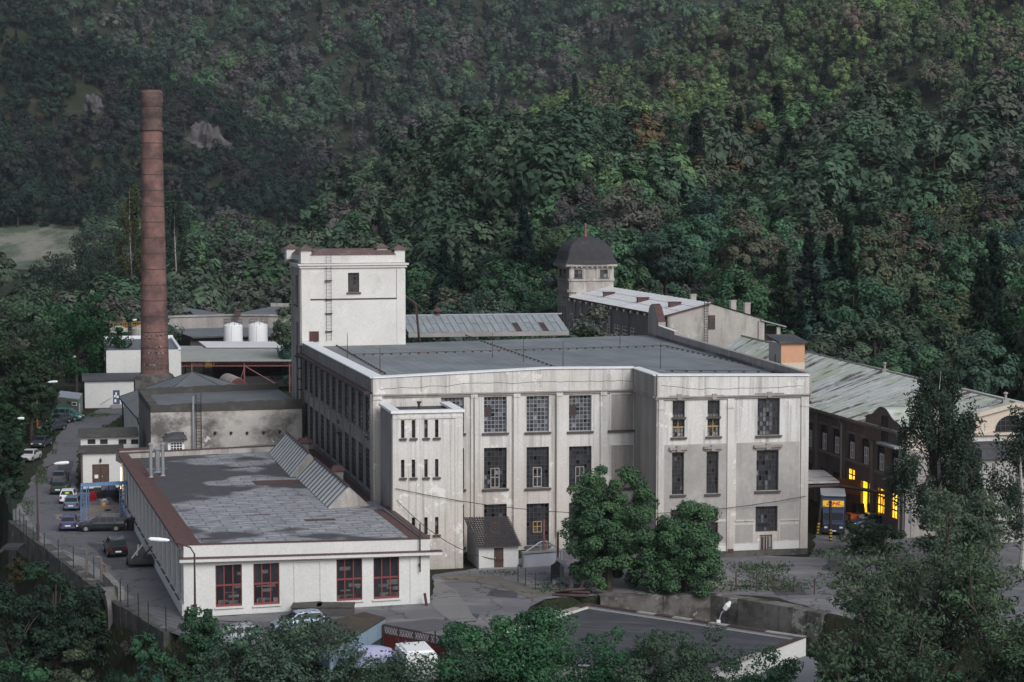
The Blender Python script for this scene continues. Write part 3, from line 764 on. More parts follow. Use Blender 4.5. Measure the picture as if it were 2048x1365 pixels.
for W in (Wt, Wtl, Wtr, back): mb.wbox(W, 1.1, W.L - 1.1, ZQ + .252, ztp, -.5, 0)
for s in (0, Wt.L - 1.2):
    for o in (0, -Qd + 1.2): mb.wbox(Wt, s, s + 1.2, ZQ + .25, ztp + .55, o - 1.2, o)
mb.build('parapet', M_TOWER, lt)
mb = MB()
for W in (Wt, Wtl, Wtr, back):     # tiled slopes on the parapet
    P = [W.pt(1.1, ztp + .002, .12), W.pt(W.L - 1.1, ztp + .002, .12), W.pt(W.L - 1.1, ztp + .5, -.5), W.pt(1.1, ztp + .5, -.5)]
    mb.poly(P); mb.poly([W.pt(1.1, ztp + .002, -.62), W.pt(1.1, ztp + .5, -.5), W.pt(W.L - 1.1, ztp + .5, -.5), W.pt(W.L - 1.1, ztp + .002, -.62)])
for s in (.6, Wt.L - .6):
    for o in (-.6, -Qd + .6):
        c = Wt.pt(s, ztp + .553, o); 
        q = [Wt.pt(s + a * .85, ztp + .553, o + b * .85) for a, b in ((-1, 1), (1, 1), (1, -1), (-1, -1))]
        for i in range(4): mb.poly([q[i], q[(i + 1) % 4], c + Vector((0, 0, .6))])
        mb.poly(q[::-1])
M_TILE = weather('red_roof_tile', (.14, .09, .09), (.11, .08, .08), (.30, .29, .28), .9, (.8, .8, .8), .5, (.55, .7), fine=5)
mb.build('roof_tiles', M_TILE, lt)
mb = MB(); mb.poly([Wt.pt(0, ZQ + .5), Wt.pt(Wt.L, ZQ + .5), Wt.pt(Wt.L, ZQ + .5, -Qd), Wt.pt(0, ZQ + .5, -Qd)]); mb.build('roof', M_FELTD, lt)
mb = MB()
s = Wt.s_of(656.5, 600)
for a in (-.28, .28): mb.tube([Wt.pt(s + a, ROOFZ + .6, .32), Wt.pt(s + a, ZQ + 1.2, .32)], .022, 4)
k = ROOFZ + .8
while k < ZQ + 1: mb.tube([Wt.pt(s - .28, k, .32), Wt.pt(s + .28, k, .32)], .015, 4); k += .4
for v in (562, 600, 628, 664): mb.wbox(Wt, s - .4, s + .4, Wt.z_of(656, v), Wt.z_of(656, v) + .09, .1, .36)
mb.build('ladder', M_DARKM, lt)
mb = MB(); mb.wbox(Wt, *Wt.rect(618, 663, 637, 683), .17, .24); dr = mb.build('door', weather('rusty_door', (.10, .05, .045), (.07, .04, .035), (.30, .27, .26), 1.5, (2, 2, .4), .6, (.5, .65)), lt)
mb = MB(); q = Wt.rect(618, 663, 637, 683); mb.wbox(Wt, q[1] - .2, q[1] - .12, (q[2] + q[3]) / 2, (q[2] + q[3]) / 2 + .2, .241, .3); mb.build('handle', M_DARKM, dr)
mb = MB()
p = Wt.pt(Wt.L, 18.8, -3); mb.tube([p + Vector((0, 0, 3)), p + Vector((.4, 0, 2.4)), p + Vector((2.0, 0, 1.2)), p + Vector((2.4, 0, -3.4))], .15, 8)
mb.build('duct', M_RUSTM, lt)
for s in (2.2, 9.6):
    mb = MB(); mb.tube([Wt.pt(s, ZQ + .5, -4), Wt.pt(s, ZQ + 4.4, -4)], [.05, .03], 5); mb.build('lightning_rod', M_RUSTM, lt)

# ================================================================ glazed lantern on the mill roof
g0 = at(817, 672, ROOFZ); g1 = at(1138, 667.8, ROOFZ); Wg = Wall(g0, g1)
ln = thing('roof_lantern', 'long glazed lantern with grey patched panes at the back of the mill roof', 'skylight', (g0.x + 8, g0.y + 3, ROOFZ), 0)
mb = MB(); n = 24; L = Wg.L; zr = 17.75; dp = 4.2
mb2 = MB()
M_PANEL = weather('zinc_glazing', (.28, .31, .33), (.22, .25, .27), (.36, .38, .38), .6, (1.4, .5, .5), .5, (.5, .75), rz=-.22, rough=.35, fine=2)
for i in range(n):
    a, c = L * i / n, L * (i + 1) / n
    ka, kc = a, c
    for j in range(2):
        f0, f1 = j / 2, (j + 1) / 2
        z0, z1 = ROOFZ + .35 + (zr - ROOFZ - .35) * f0, ROOFZ + .35 + (zr - ROOFZ - .35) * f1
        sh = -0.55
        dz = .03 * ((i + j) % 2)
        mi = 1 if (i in (16, 20) and j == 0) else 0
        mb.poly([Wg.pt(a + sh * f0, z0 + dz, -dp * f0), Wg.pt(c + sh * f0 - .03, z0 + dz, -dp * f0), Wg.pt(c + sh * f1 - .03, z1 + dz, -dp * f1), Wg.pt(a + sh * f1, z1 + dz, -dp * f1)], mi)
    mb2.tube([Wg.pt(a, ROOFZ + .42, .01), Wg.pt(a - .55, zr + .08, -dp)], .05, 4)
mb2.wbox(Wg, -.6, L, zr - .02, zr + .12, -dp - .15, -dp + .15)
gl = mb.build('glazing', [M_PANEL, M_RUSTM], ln); mb2.build('glazing_bar', M_GREYM, gl)
mb = MB()
mb.wbox(Wg, 0, L, ROOFZ - .2, ROOFZ + .35, -.3, 0)
mb.poly([Wg.pt(L, ROOFZ, 0), Wg.pt(L, ROOFZ, -dp * 2), Wg.pt(L - .55, zr, -dp)]); mb.poly([Wg.pt(0, ROOFZ, -dp * 2), Wg.pt(0, ROOFZ, 0), Wg.pt(-.55, zr, -dp)])
mb.poly([Wg.pt(L, ROOFZ, -dp * 2), Wg.pt(0, ROOFZ, -dp * 2), Wg.pt(-.55, zr, -dp), Wg.pt(L - .55, zr, -dp)])
mb.build('base', M_CONC, ln)
mb = MB(); c = Wg.pt(L * .21, zr + .1, -dp); mb.lathe(c, [(.35, 0), (.35, .35), (.75, .4), (.1, .9)], 8); mb.build('vent_cowl', M_REDT, ln)
mb = MB(); c = Wg.pt(L * .43, zr + .1, -dp); mb.tube([c, c + Vector((0, 0, 2.6))], .1, 6); mb.tube([c + Vector((0, 0, 2.6)), c + Vector((1.2, 0, 1.2))], .03, 4); mb.build('mast', M_DARKM, ln)
# ================================================================ domed tower and white-roofed hall
ZH = 16.8
hn = aty(1335, 632, 262.0); ZH = hn.z
hf = at(1131, 593, ZH); WHl = Wall(hf, hn)
eh = Vector((-(WHl.e.y), WHl.e.x)); eh = -Vector((WHl.e.y * -1, WHl.e.x)) if eh.x < 0 else eh
hgr = aty(1528, 652, 264.5); WHg = Wall(hn, hgr)
pk = WHg.sz(1421, 608); 
hall = thing('hall_building', 'long hall with a bright white sheet metal roof and stained gable wall', 'hall', (hn.x, hn.y + 10, 0))
ww = []
for u0, u1, v0, v1 in ((1142, 1149, 632, 666), (1157, 1164, 636, 668), (1171, 1179, 639, 670), (1184, 1191, 642, 672), (1199, 1207, 645, 675), (1213, 1221, 648, 678), (1228, 1239, 650, 681), (1244, 1254, 653, 684), (1260, 1270, 656, 688)):
    ww.append(WHl.rect(u0, v0, u1, v1))
mb = MB(); wall_panel(mb, WHl, 0, WHl.L, 0, ZH, ww, .2)
for u in (1151, 1180, 1223, 1258, 1300): s = WHl.s_of(u, 620); mb.wbox(WHl, s - .35, s + .35, .02, ZH - .6, .001, .2)
for k in range(16): s = 1.5 + k * (WHl.L - 3) / 15; mb.wbox(WHl, s - .12, s + .12, ZH - .5, ZH - .15, .001, .8)
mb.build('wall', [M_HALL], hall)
for r in ww: window(hall, WHl, r, 2, 4, .12, .10, fmat=M_WFRAME, frame=.12, sill=False, tones=lambda i, j: R.uniform(.3, .8))
mb = MB(); G0, G1 = WHg.pt(0, ZH), WHg.pt(WHg.L, WHg.z_of(1528, 640)); pkp = WHg.pt(*pk)
gd = WHg.rect(1417, 631, 1430, 659)
mb.poly([WHg.pt(0, 0), WHg.pt(WHg.L, 0), G1, pkp, G0]); mb.wbox(WHg, WHg.L - .8, WHg.L, .02, G1.z - .1, .002, .2)
mb.build('wall', [M_GABLE], hall)
mb = MB(); mb.wbox(WHg, *gd, .01, .08, 0); mb.wbox(WHg, gd[0] + .1, gd[1] - .1, gd[2] + 1.0, gd[3] - .1, .081, .12, 1)
dr = mb.build('hatch_door', [M_BOARD, M_REDT], hall)
dv = Vector((-WHl.e.x, -WHl.e.y, 0)); Lh = WHl.L + .4
# roof slopes
def roof_quad(a, b, d, th=.18):
    """a,b eave points, c..: slope sheet from eave a-b to ridge d-c"""
mb = MB(); ov = Vector((WHg.n.x, WHg.n.y, 0)) * .25
ea, eb = WHl.pt(0, ZH, .5) - Vector((0, 0, .12)), WHl.pt(WHl.L, ZH, .5) + ov - Vector((0, 0, .12))
ra, rb = pkp + dv * Lh, pkp + ov; ra.z = rb.z = pk[1] + .15
e2a, e2b = G1 + dv * Lh, G1 + ov
mb.poly([ea + Vector((0, 0, .2)), eb + Vector((0, 0, .2)), rb, ra]); mb.poly([e2b + Vector((0, 0, .15)), e2a + Vector((0, 0, .15)), ra, rb])
mb.poly([ea, eb, eb + Vector((0, 0, .2)), ea + Vector((0, 0, .2))], 1)
mb.poly([eb, eb + Vector((0, 0, .2)), rb, rb - Vector((0, 0, .2))][::-1], 1)
n = 26
for k in range(n + 1):
    p, q = (ea + Vector((0, 0, .2))).lerp(eb + Vector((0, 0, .2)), k / n), ra.lerp(rb, k / n); mb.tube([p + Vector((0, 0, .03)), q + Vector((0, 0, .03))], .035, 4, 0)
for f in (.33, .66):
    mb.tube([(ea + Vector((0, 0, .24))).lerp(ra + Vector((0, 0, .04)), f), (eb + Vector((0, 0, .24))).lerp(rb + Vector((0, 0, .04)), f)], .03, 4, 0)
rf = mb.build('roof', [M_WROOF, M_REDT], hall)
for f, g in ((.30, .28), (.62, .30), (.88, .34)):
    c = ea.lerp(eb, f).lerp(ra.lerp(rb, f), g + .2); m2 = MB(); m2.box(c + Vector((0, 0, -.1)), 1.6, .8, .65, .2); m2.box(c + Vector((0, 0, .56)), 1.8, 1.0, .1, .2); m2.build('roof_vent', M_REDT, rf)
for u, v, y in ((1386, 588, 278), (1420, 598, 266), (1466, 600, 276), (1494, 605, 268)):
    p = aty(u, v, y); m2 = MB(); m2.box((p.x, p.y, p.z - 3.5), .75, .75, 3.3, .2); m2.box((p.x, p.y, p.z - .196), .85, .85, .15, .2); m2.build('chimney', M_SOOT if u == 1420 else M_GREYPL, rf)
for u in (1137, 1164, 1222): mb = MB(); s = WHl.s_of(u, 620); mb.tube([WHl.pt(s, ZH - .2, .6), WHl.pt(s, ZH - 1.2, .25), WHl.pt(s, 3, .25)], .09, 6); mb.build('downpipe', M_STEEL, hall)
mb = MB(); s = WHg.s_of(1411, 640)
for a in (-.25, .25): mb.tube([WHg.pt(s + a, 6, .3), WHg.pt(s + a, pk[1] + .8, .3)], .04, 4)
for k in range(36): mb.tube([WHg.pt(s - .25, 6.5 + k * .35, .3), WHg.pt(s + .25, 6.5 + k * .35, .3)], .03, 4)
mb.build('ladder', M_DARKM, hall)
# porch at the right end of the hall
P0 = aty(1529, 692, 264.5); Wx = Wall(P0, P0 + Vector((e0.x, e0.y, 0)) * 2.2)
pc = thing('porch', 'small open porch with sloping grey roof at the right end of the hall', 'porch', P0)
mb = MB(); zt = Wx.z_of(1545, 655); mb.wbox(Wx, 0, 2.2, 0, zt - 1.9, -2.5, 0); mb.wbox(Wx, 1.7, 2.2, zt - 1.9, zt, -.4, 0); mb.wbox(Wx, 0, 2.2, zt - 1.9, zt, -2.5, -1.6, 1); mb.build('wall', [M_GABLE, M_DARKM], pc)
mb = MB(); mb.hexa([Wx.pt(-.6, zt + .9, .4), Wx.pt(2.9, zt, .4), Wx.pt(2.9, zt, -2.6), Wx.pt(-.6, zt + .9, -2.6), Wx.pt(-.6, zt + 1.05, .4), Wx.pt(2.9, zt + .15, .4), Wx.pt(2.9, zt + .15, -2.6), Wx.pt(-.6, zt + 1.05, -2.6)]); mb.build('roof', M_ZINC, pc)
# domed tower
T0 = aty(1138, 585, 311.0); T1 = aty(1227, 570, 312.5); WT = Wall(T0, T1); tw_ = 7.6
ZT0 = WT.z_of(1185, 533); 
dt = thing('domed_tower', 'square tower under a black slate dome with a red finial', 'tower', (T0.x + 3, T0.y + 3, 0))
WTl = Wall(WT.P0 + d0 * tw_, WT.P0)
zm1, zm2 = WT.z_of(1150, 558), WT.z_of(1150, 577)
tws = [WT.rect(1148.5, 540, 1164, 556.5), WT.rect(1200, 540, 1215.5, 556)]
mb = MB(); wall_panel(mb, WT, 0, WT.L, 0, ZT0, tws, .3)
for a, c in ((0, .7), (WT.L - .7, WT.L), (WT.s_of(1166, 548), WT.s_of(1172, 548)), (WT.s_of(1192, 548), WT.s_of(1198, 548))): mb.wbox(WT, a, c, zm1, ZT0 - .1, .001, .14)
mb.wbox(WT, -.12, WT.L + .12, zm1 - .35, zm1 - .002, .001, .2); mb.wbox(WT, WT.s_of(1174, 548), WT.s_of(1189, 548), zm1 - 2.0, ZT0 - .5, .001, .08, 1)
mb.wbox(WT, -.2, 1.2, zm2 - .6, zm2 - .2, .001, .35)
mb.build('wall', [M_GABLE, M_GREYPL], dt)
tl = [(1.0, 2.9, zm1 + .15, ZT0 - .5), (3.6, 5.5, zm1 + .15, ZT0 - .5)]; tl2 = [(1.2, 1.9, zm2 - 9, zm2 - 3), (2.9, 3.6, zm2 - 9, zm2 - 3), (4.6, 5.3, zm2 - 9, zm2 - 3)]
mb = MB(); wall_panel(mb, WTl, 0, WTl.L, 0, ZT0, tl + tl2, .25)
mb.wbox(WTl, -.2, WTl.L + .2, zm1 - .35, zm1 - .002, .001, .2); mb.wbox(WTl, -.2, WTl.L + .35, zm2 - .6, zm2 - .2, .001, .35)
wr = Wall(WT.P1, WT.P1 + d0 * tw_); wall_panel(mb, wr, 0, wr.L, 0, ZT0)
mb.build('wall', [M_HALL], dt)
for r in tws: window(dt, WT, r, 2, 2, .25, .06, tones=dirty(.2, .1))
for r in tl: window(dt, WTl, r, 2, 2, .2, .06, tones=dirty(.2, .1))
for r in tl2: window(dt, WTl, r, 1, 4, .2, .06, sill=False, tones=dirty(.1, .1))
mb = MB()
for W in (WT, WTl): mb.wbox(W, -.5, W.L + .5, ZT0 + .002, ZT0 + .3, -.5, .6)
for W in (WT, WTl):
    for k in range(9): s = .3 + k * (W.L - .6) / 8; mb.wbox(W, s - .12, s + .12, ZT0 - .22, ZT0, .001, .5)
mb.build('cornice', M_GABLE, dt)
c0 = WT.pt(WT.L / 2, ZT0 + .3, -tw_ / 2); zd = aty(1168, 473, c0.y).z - c0.z
mb = MB(); NS = 24; prof = [(4.95, 0.0), (4.75, .25), (4.45, .8), (4.4, 1.6), (4.2, 2.5), (3.72, 3.45), (2.95, 4.25), (1.95, 4.82), (.8, 5.12), (.15, 5.2)]
k_ = zd / 5.2; rings = []
for r, z in prof:     # square with rounded sides: cloister dome with hips
    ring = []
    for i in range(NS):
        t = 2 * math.pi * i / NS; m_ = 1 / max(abs(math.cos(t)), abs(math.sin(t))); mm = 1 + (m_ - 1) * (.78 if z < 1 else .62)
        x, y = r * .93 * mm * math.cos(t), r * .93 * mm * math.sin(t)
        a = math.atan2(e0.y, e0.x); ring.append((c0.x + x * math.cos(a) - y * math.sin(a), c0.y + x * math.sin(a) + y * math.cos(a), c0.z + z * k_))
    rings.append(ring)
for i in range(len(rings) - 1):
    for k in range(NS): j = (k + 1) % NS; mb.poly([rings[i][k], rings[i][j], rings[i + 1][j], rings[i + 1][k]], smooth=True)
mb.poly(rings[-1]); mb.poly(rings[0][::-1])
dm = mb.build('dome', M_SLATE, dt)
mb = MB(); mb.lathe(c0 + Vector((0, 0, zd - .1)), [(.3, 0), (.22, .6), (.15, 1.0), (.15, 2.0), (.05, 2.2)], 8); mb.build('finial', M_REDM, dm)

# ================================================================ lift shaft beside the mill
S0 = aty(1562, 740, 196.0); S1 = S0 + Vector((e0.x, e0.y, 0)) * 2.45; WS = Wall(S0, S1); zs = WS.z_of(1585, 687)
sh = thing('lift_shaft', 'small orange and grey rendered lift shaft with a black roof beside the mill', 'shaft', (S0.x + 1, S0.y + 2, 0))
WSl = Wall(WS.P0 + d0 * 3.6, WS.P0)
mb = MB(); wall_panel(mb, WS, 0, WS.L, 0, zs); wall_panel(mb, Wall(WS.P1, WS.P1 + d0 * 3.6), 0, 3.6, 0, zs, mi=0); mb.wbox(WS, .1, WS.L, ROOFZ - .2, ROOFZ + .45, .002, .02, 1); mb.build('wall', [M_ORANGE, M_PEACH], sh)
mb = MB(); hw = (1.6, 2.0, zs - 2.4, zs - 1.2); wall_panel(mb, WSl, 0, WSl.L, 0, zs, [hw], .2, 0, [(0, 4, 0, zs - 2.7, 1)]); mb.build('wall', [weather('pale_render', (.47, .45, .43), (.40, .38, .37), (.3, .28, .27)), M_GREYPL], sh)
window(sh, WSl, hw, 1, 2, .15, tones=dirty(.2, 0), sill=False)
mb = MB(); P = [WS.pt(-.3, zs + .0, .3), WS.pt(WS.L + .2, zs, .3), WS.pt(WS.L + .2, zs + .45, -3.9), WS.pt(-.3, zs + .45, -3.9)]; mb.hexa(P + [p + Vector((0, 0, .18)) for p in P]); mb.build('roof', M_FELTD, sh)

# ================================================================ east wing with rusty roof
ZW = 10.3
wn = aty(1812, 866, 188.0); ZW = wn.z; wf = at(1618, 811, ZW); wd = (Vector((wf.x, wf.y)) - Vector((wn.x, wn.y))).normalized(); wfar = Vector((wn.x, wn.y)) + wd * 68
WW = Wall(wfar, wn); Wn_r = Wall(wn, Vector((wn.x, wn.y)) + e0 * 22.5)
wp = Wn_r.sz(2031, 806); zp = wp[1]
wing = thing('mill_wing', 'long dark brown wing with arched windows, some lit yellow, under a green rusty roof', 'factory', (wn.x - 2, wn.y + 12, 0))
UPW = [(1618.5, 844, 895), (1647.5, 850, 901), (1672.5, 858, 908), (1703, 868, 919), (1731, 877, 931), (1762, 891, 943), (1791, 900, 953)]
ups, los = [], []
for i, (u, a, c) in enumerate(UPW):
    s = WW.s_of(u, (a + c) / 2); hw_ = .95
    ups.append((s - hw_, s + hw_, WW.z_of(u, c), WW.z_of(u, a)))
pit = (ups[-1][0] - ups[1][0]) / 5
for k in range(1, 9): ups.insert(0, (ups[0][0] - pit, ups[0][0] - pit + 1.9, ups[0][2], ups[0][3])) if ups[0][0] - pit > 1 else None
lz0, lz1 = WW.z_of(1761, 1028), WW.z_of(1761, 977)
for r in ups: los.append((r[0], r[1], lz0, lz1))
lit_ = {len(los) - 1, len(los) - 2}
dr_i = len(los) - 3; gate_i = len(los) - 4
los[dr_i] = (los[dr_i][0] - .2, los[dr_i][1] + .9, .05, lz1 + .1)
los[gate_i] = (los[gate_i][0], los[gate_i][1], lz1 - 1.6, lz1 + .9)
mb = MB(); wall_panel(mb, WW, 0, WW.L, 0, ZW, ups + los, .3)
for k in range(0, len(ups) + 1, 2):
    s = (ups[-1][1] + ups[-1][0]) / 2 - pit * (k - .5)
    if s > .5: mb.wbox(WW, s - .32, min(s + .32, WW.L), .02, ZW - .6, .001, .14, 1)
mb.wbox(WW, 0, WW.L - .0, ZW - .55, ZW - .1, .001, .2, 1)
for i, r in enumerate(ups):
    if i % 2 == len(ups) % 2: mb.wbox(WW, r[0] - .3, r[1] + pit + .3 if i + 1 < len(ups) else r[1] + .3, r[2] - .25, r[2] - .003, .001, .22, 1)
    mb.wbox(WW, r[0] - .25, r[1] + .25, r[3] + .02, r[3] + .25, .001, .07, 1)
    for q in (0, 1):   # haunches that round the window head
        x0 = r[0] if q == 0 else r[1]; sg = 1 if q == 0 else -1
        mb.poly([WW.pt(x0, r[3], -.02), WW.pt(x0 + sg * .6, r[3], -.02), WW.pt(x0 + sg * .25, r[3] - .14, -.02), WW.pt(x0, r[3] - .42, -.02)][::sg], 0)
mb.build('wall', [M_BROWN, M_BROWNT], wing)
for i, r in enumerate(ups):
    w = window(wing, WW, r, 5, 7, .14, .05, sill=False, tones=lambda a, c: R.uniform(.1, .3))
    sa, sb, za, zb = r; m2 = MB(); k0, k1 = sa + .55, sb - .35; q1 = za + (zb - za) * .68
    for x in (k0, (k0 + k1) / 2 - .06, k1 - .12): m2.wbox(WW, x, x + .12, za + .06, q1, -.11, -.03)
    for zz in (za + .06, za + (q1 - za) * .5, q1 - .12): m2.wbox(WW, k0, k1, zz, zz + .12, -.11, -.028)
    m2.build('casement', M_WFRAME, w)
for i, r in enumerate(los):
    if i in lit_:
        window(wing, WW, r, 3, 3, .16, .14, fmat=M_REDT, glass=M_LIT, sill=False, name='lit_window')
    elif i == dr_i:
        m2 = MB(); m2.poly([WW.pt(r[0], r[2], -.28), WW.pt(r[1], r[2], -.28), WW.pt(r[1], r[3], -.28), WW.pt(r[0], r[3], -.28)]); m2.build('lit_doorway', M_LIT, wing)
        m2 = MB(); m2.wbox(WW, r[0] + 1.6, r[1], r[2] + .6, r[2] + 1.9, -.2, -.05); m2.wbox(WW, r[0] + 1.6, r[0] + 1.68, r[2], r[3], -.25, -.05); m2.build('half_door', M_DARKM, wing)
        m2 = MB(); ax = WW.pt(r[0], 0, .0); dd = Vector((-WW.e.x, -WW.e.y, 0)) * 2.0 + Vector((WW.n.x, WW.n.y, 0)) * 1.7
        up = Vector((0, 0, 1)); z1 = r[3]
        for zz0, zz1, mi in ((.1, z1 * .62, 0), (z1 * .62 + .02, z1, 1)):
            P = [ax + up * zz0, ax + dd + up * zz0, ax + dd + up * zz0 + Vector((.05, .06, 0)), ax + up * zz0 + Vector((.05, .06, 0))]
            m2.hexa(P + [p + up * (zz1 - zz0) for p in P], mi)
        d_ = m2.build('door', [M_RUSTM, plain('amber_glass', (.16, .08, .04), .2)], wing)
        m2 = MB(); hp = ax + dd * .9 + up * 1.1 + Vector((.0, -.08, 0)); m2.box(hp, .08, .06, .3); m2.build('handle', M_STEEL, d_)
    elif i == gate_i:
        window(wing, WW, r, 2, 4, .16, .12, fmat=M_REDT, glass=M_LIT, sill=False, name='lit_window')
    else:
        window(wing, WW, r, 4, 6, .14, .06, sill=False, fmat=M_DFRAME, tones=lambda a, c: R.uniform(.08, .25))
# roof
ef0, ef1 = WW.pt(0, ZW, .6), WW.pt(WW.L, ZW, .6)
rp1 = Wn_r.pt(wp[0], zp); rp0 = aty(1483, 672, 257.0)
mb = MB(); nseg = 10
for k in range(nseg):
    a, c = k / nseg, (k + 1) / nseg
    mb.poly([ef0.lerp(ef1, a), ef0.lerp(ef1, c), rp1.lerp(rp0, 1 - c), rp1.lerp(rp0, 1 - a)])
far = lambda p, q: Vector((2 * q.x - p.x, 2 * q.y - p.y + 3, p.z))
b1 = Wn_r.pt(wp[0] * 2 - .3, ZW + .3); b0 = rp0 + Vector((11, 4, -3.4))
mb.poly([b1, b0, rp0, rp1])
mb.poly([ef0 - Vector((0, 0, .25)), ef1 - Vector((0, 0, .25)), ef1, ef0], 1)
for k in range(48):
    f = (k + .5) / 48; mb.tube([ef0.lerp(ef1, f) + Vector((0, 0, .03)), rp0.lerp(rp1, f) + Vector((0, 0, .03))], .03, 4, 0)
mb.tube([rp0, rp1], .14, 5, 1)
rf = mb.build('roof', [M_RUST, M_BROWNT], wing)
for f, g in ((.62, .05), (.60, .985), (.78, 1.0), (.985, .96)):
    c = ef0.lerp(ef1, f).lerp(rp0.lerp(rp1, f), g); m2 = MB()
    m2.box(c - Vector((0, 0, .2)), .6, .6, .5); m2.lathe(c + Vector((0, 0, .25)), [(.13, 0), (.13, .55), (.24, .6), (.24, .7), (.05, .8)], 8); m2.build('roof_vent', M_SOOT if g < .5 else M_GREYPL, rf)
for u, v in ((1687, 900), (1804, 940)): mb = MB(); s = WW.s_of(u, v); mb.tube([WW.pt(s, ZW - .2, .55), WW.pt(s, ZW - 1.0, .25), WW.pt(s, .3, .25)], .1, 6); mb.build('downpipe', M_STEEL, wing)
# curved dormer gable over the last bays
du0, du1 = WW.s_of(1738, 830), WW.s_of(1812, 860); m2 = MB(); nn = 16; zb_ = ZW - .2
def curve(t):   # t 0..1, Dutch gable outline above the eaves
    x = abs(t - .5) * 2
    return 1.0 * (1 - sstep((x - .1) / .6)) + .35 * (1 - sstep((x - .8) / .15)) + .75
prf = [(du0 + (du1 - du0) * k / nn, zb_ + float(curve(k / nn))) for k in range(nn + 1)]
hole_u = (WW.s_of(1771, 860), WW.s_of(1783, 860))
slab(m2, WW, prf, zb_ - 1.4, .35, 0.02, 0, 1)
m2.build('dormer_gable', [M_BROWN, M_GABLE], wing)
m2 = MB()
for (a, za), (c, zc) in zip(prf, prf[1:]):
    m2.hexa([WW.pt(a, za + .003, .5), WW.pt(c, zc + .003, .5), WW.pt(c, zc + .003, -3.4), WW.pt(a, za + .003, -3.4), WW.pt(a, za + .09, .5), WW.pt(c, zc + .09, .5), WW.pt(c, zc + .09, -3.4), WW.pt(a, za + .09, -3.4)])
m2.build('dormer_roof', M_RUST, wing)
r = (hole_u[0], hole_u[1], zb_ - 1.3, zb_ + 1.4); window(wing, WW, r, 3, 5, -.38, .05, sill=True, tones=lambda a, c: R.uniform(.05, .2))
m2 = MB(); m2.wbox(WW, WW.s_of(1778, 868), WW.L + .3, zb_ - 1.3, zb_ - 1.1, .36, 1.3); m2.build('ledge', M_ZINC, wing)
# end wall: grey lower part, cream gable with arched window
mb = MB()
s_c = Wn_r.s_of(1905, 860)
zc0 = Wn_r.z_of(1950, 897)
mb.poly([Wn_r.pt(0, 0), Wn_r.pt(22.4, 0), Wn_r.pt(22.4, zc0), Wn_r.pt(0, zc0)], 1)
mb.poly([Wn_r.pt(0, zc0), Wn_r.pt(22.4, zc0), Wn_r.pt(22.4, ZW + .3), Wn_r.pt(wp[0], zp), Wn_r.pt(0, ZW)], 0)
mb.wbox(Wn_r, 0, 22.4, Wn_r.z_of(1950, 871), Wn_r.z_of(1950, 866), .002, .35, 0)
for a, c in ((s_c + 2, s_c + 5.4), (s_c + 6.3, s_c + 9.6)): mb.wbox(Wn_r, a, c, Wn_r.z_of(1950, 889), Wn_r.z_of(1950, 874), .002, .02, 2)
mb.build('wall', [M_PEACH, M_GREYPL, M_CREAM], wing)
m2 = MB()
for s0_, z0_, s1_2, z1_ in ((0, ZW, wp[0], zp), (wp[0], zp, 22.6, ZW + .3)):
    m2.hexa([Wn_r.pt(s0_, z0_ - .35, .3), Wn_r.pt(s1_2, z1_ - .35, .3), Wn_r.pt(s1_2, z1_ - .35, .003), Wn_r.pt(s0_, z0_ - .35, .003), Wn_r.pt(s0_, z0_ + .05, .3), Wn_r.pt(s1_2, z1_ + .05, .3), Wn_r.pt(s1_2, z1_ + .05, .003), Wn_r.pt(s0_, z0_ + .05, .003)])
m2.build('verge', M_PEACH, wing)
ca, cz = Wn_r.s_of(2020, 862), Wn_r.z_of(2020, 862); rw_ = 1.55
m2 = MB(); pts = [Wn_r.pt(ca + rw_ * math.cos(t), cz + rw_ * .95 * math.sin(t), .03) for t in np.linspace(0, math.pi, 17)]
m2.poly(pts, 0, .12)
gw = m2.build('arched_window', M_GLASSC, wing)
m2 = MB()
for k in range(1, 6): x = -rw_ + 2 * rw_ * k / 6; m2.wbox(Wn_r, ca + x - .03, ca + x + .03, cz, cz + .95 * math.sqrt(rw_ ** 2 - x ** 2), .035, .08)
for zz in (.5, 1.0): hw_ = math.sqrt(rw_ ** 2 - (zz / .95) ** 2); m2.wbox(Wn_r, ca - hw_, ca + hw_, cz + zz - .03, cz + zz + .03, .035, .085)
m2.wbox(Wn_r, ca - rw_ - .2, ca + rw_ + .2, cz - .15, cz - .003, .002, .3)
m2.build('frame', M_DFRAME, gw)
# lean-to with dark roof at the foot of the gable
lt2 = thing('lean_to', 'flat roofed lean-to with black fascia and blocked openings below the peach gable', 'lean-to', Wn_r.pt(14, 0, 2))
Wle = Wall(Wn_r.pt(s_c + 1, 0, 4.5), Wn_r.pt(22.4, 0, 4.5)); zle = Wle.z_of(1990, 918)
mb = MB(); wall_panel(mb, Wle, 0, Wle.L, 0, zle)
for u0, u1 in ((1955, 1985), (2002, 2034)): a, c = Wle.s_of(u0, 960), Wle.s_of(u1, 960); mb.wbox(Wle, a, c, 1, zle - .9, .002, .03, 1); mb.wbox(Wle, c - .03, c + .25, .5, zle - .4, .031, .1, 2)
wall_panel(mb, Wall(Wn_r.pt(s_c + 1, 0, 0), Wle.P0), 0, 4.5, 0, zle)
mb.build('wall', [weather('patchy_plaster', (.45, .44, .42), (.36, .35, .33), (.2, .16, .15), .4, patch=(.3, .16, .14), pthr=(.64, .67)), M_ROUGH, M_BROWN], lt2)
mb = MB(); zz = zle
mb.hexa([Wle.pt(-.3, zz, .4), Wle.pt(Wle.L, zz, .4), Wle.pt(Wle.L, zz, -4.4), Wle.pt(-.3, zz, -4.4), Wle.pt(-.3, zz + .9, .4), Wle.pt(Wle.L, zz + .9, .4), Wle.pt(Wle.L, zz + 1.1, -4.4), Wle.pt(-.3, zz + 1.1, -4.4)]); mb.build('roof', M_FELTD, lt2)

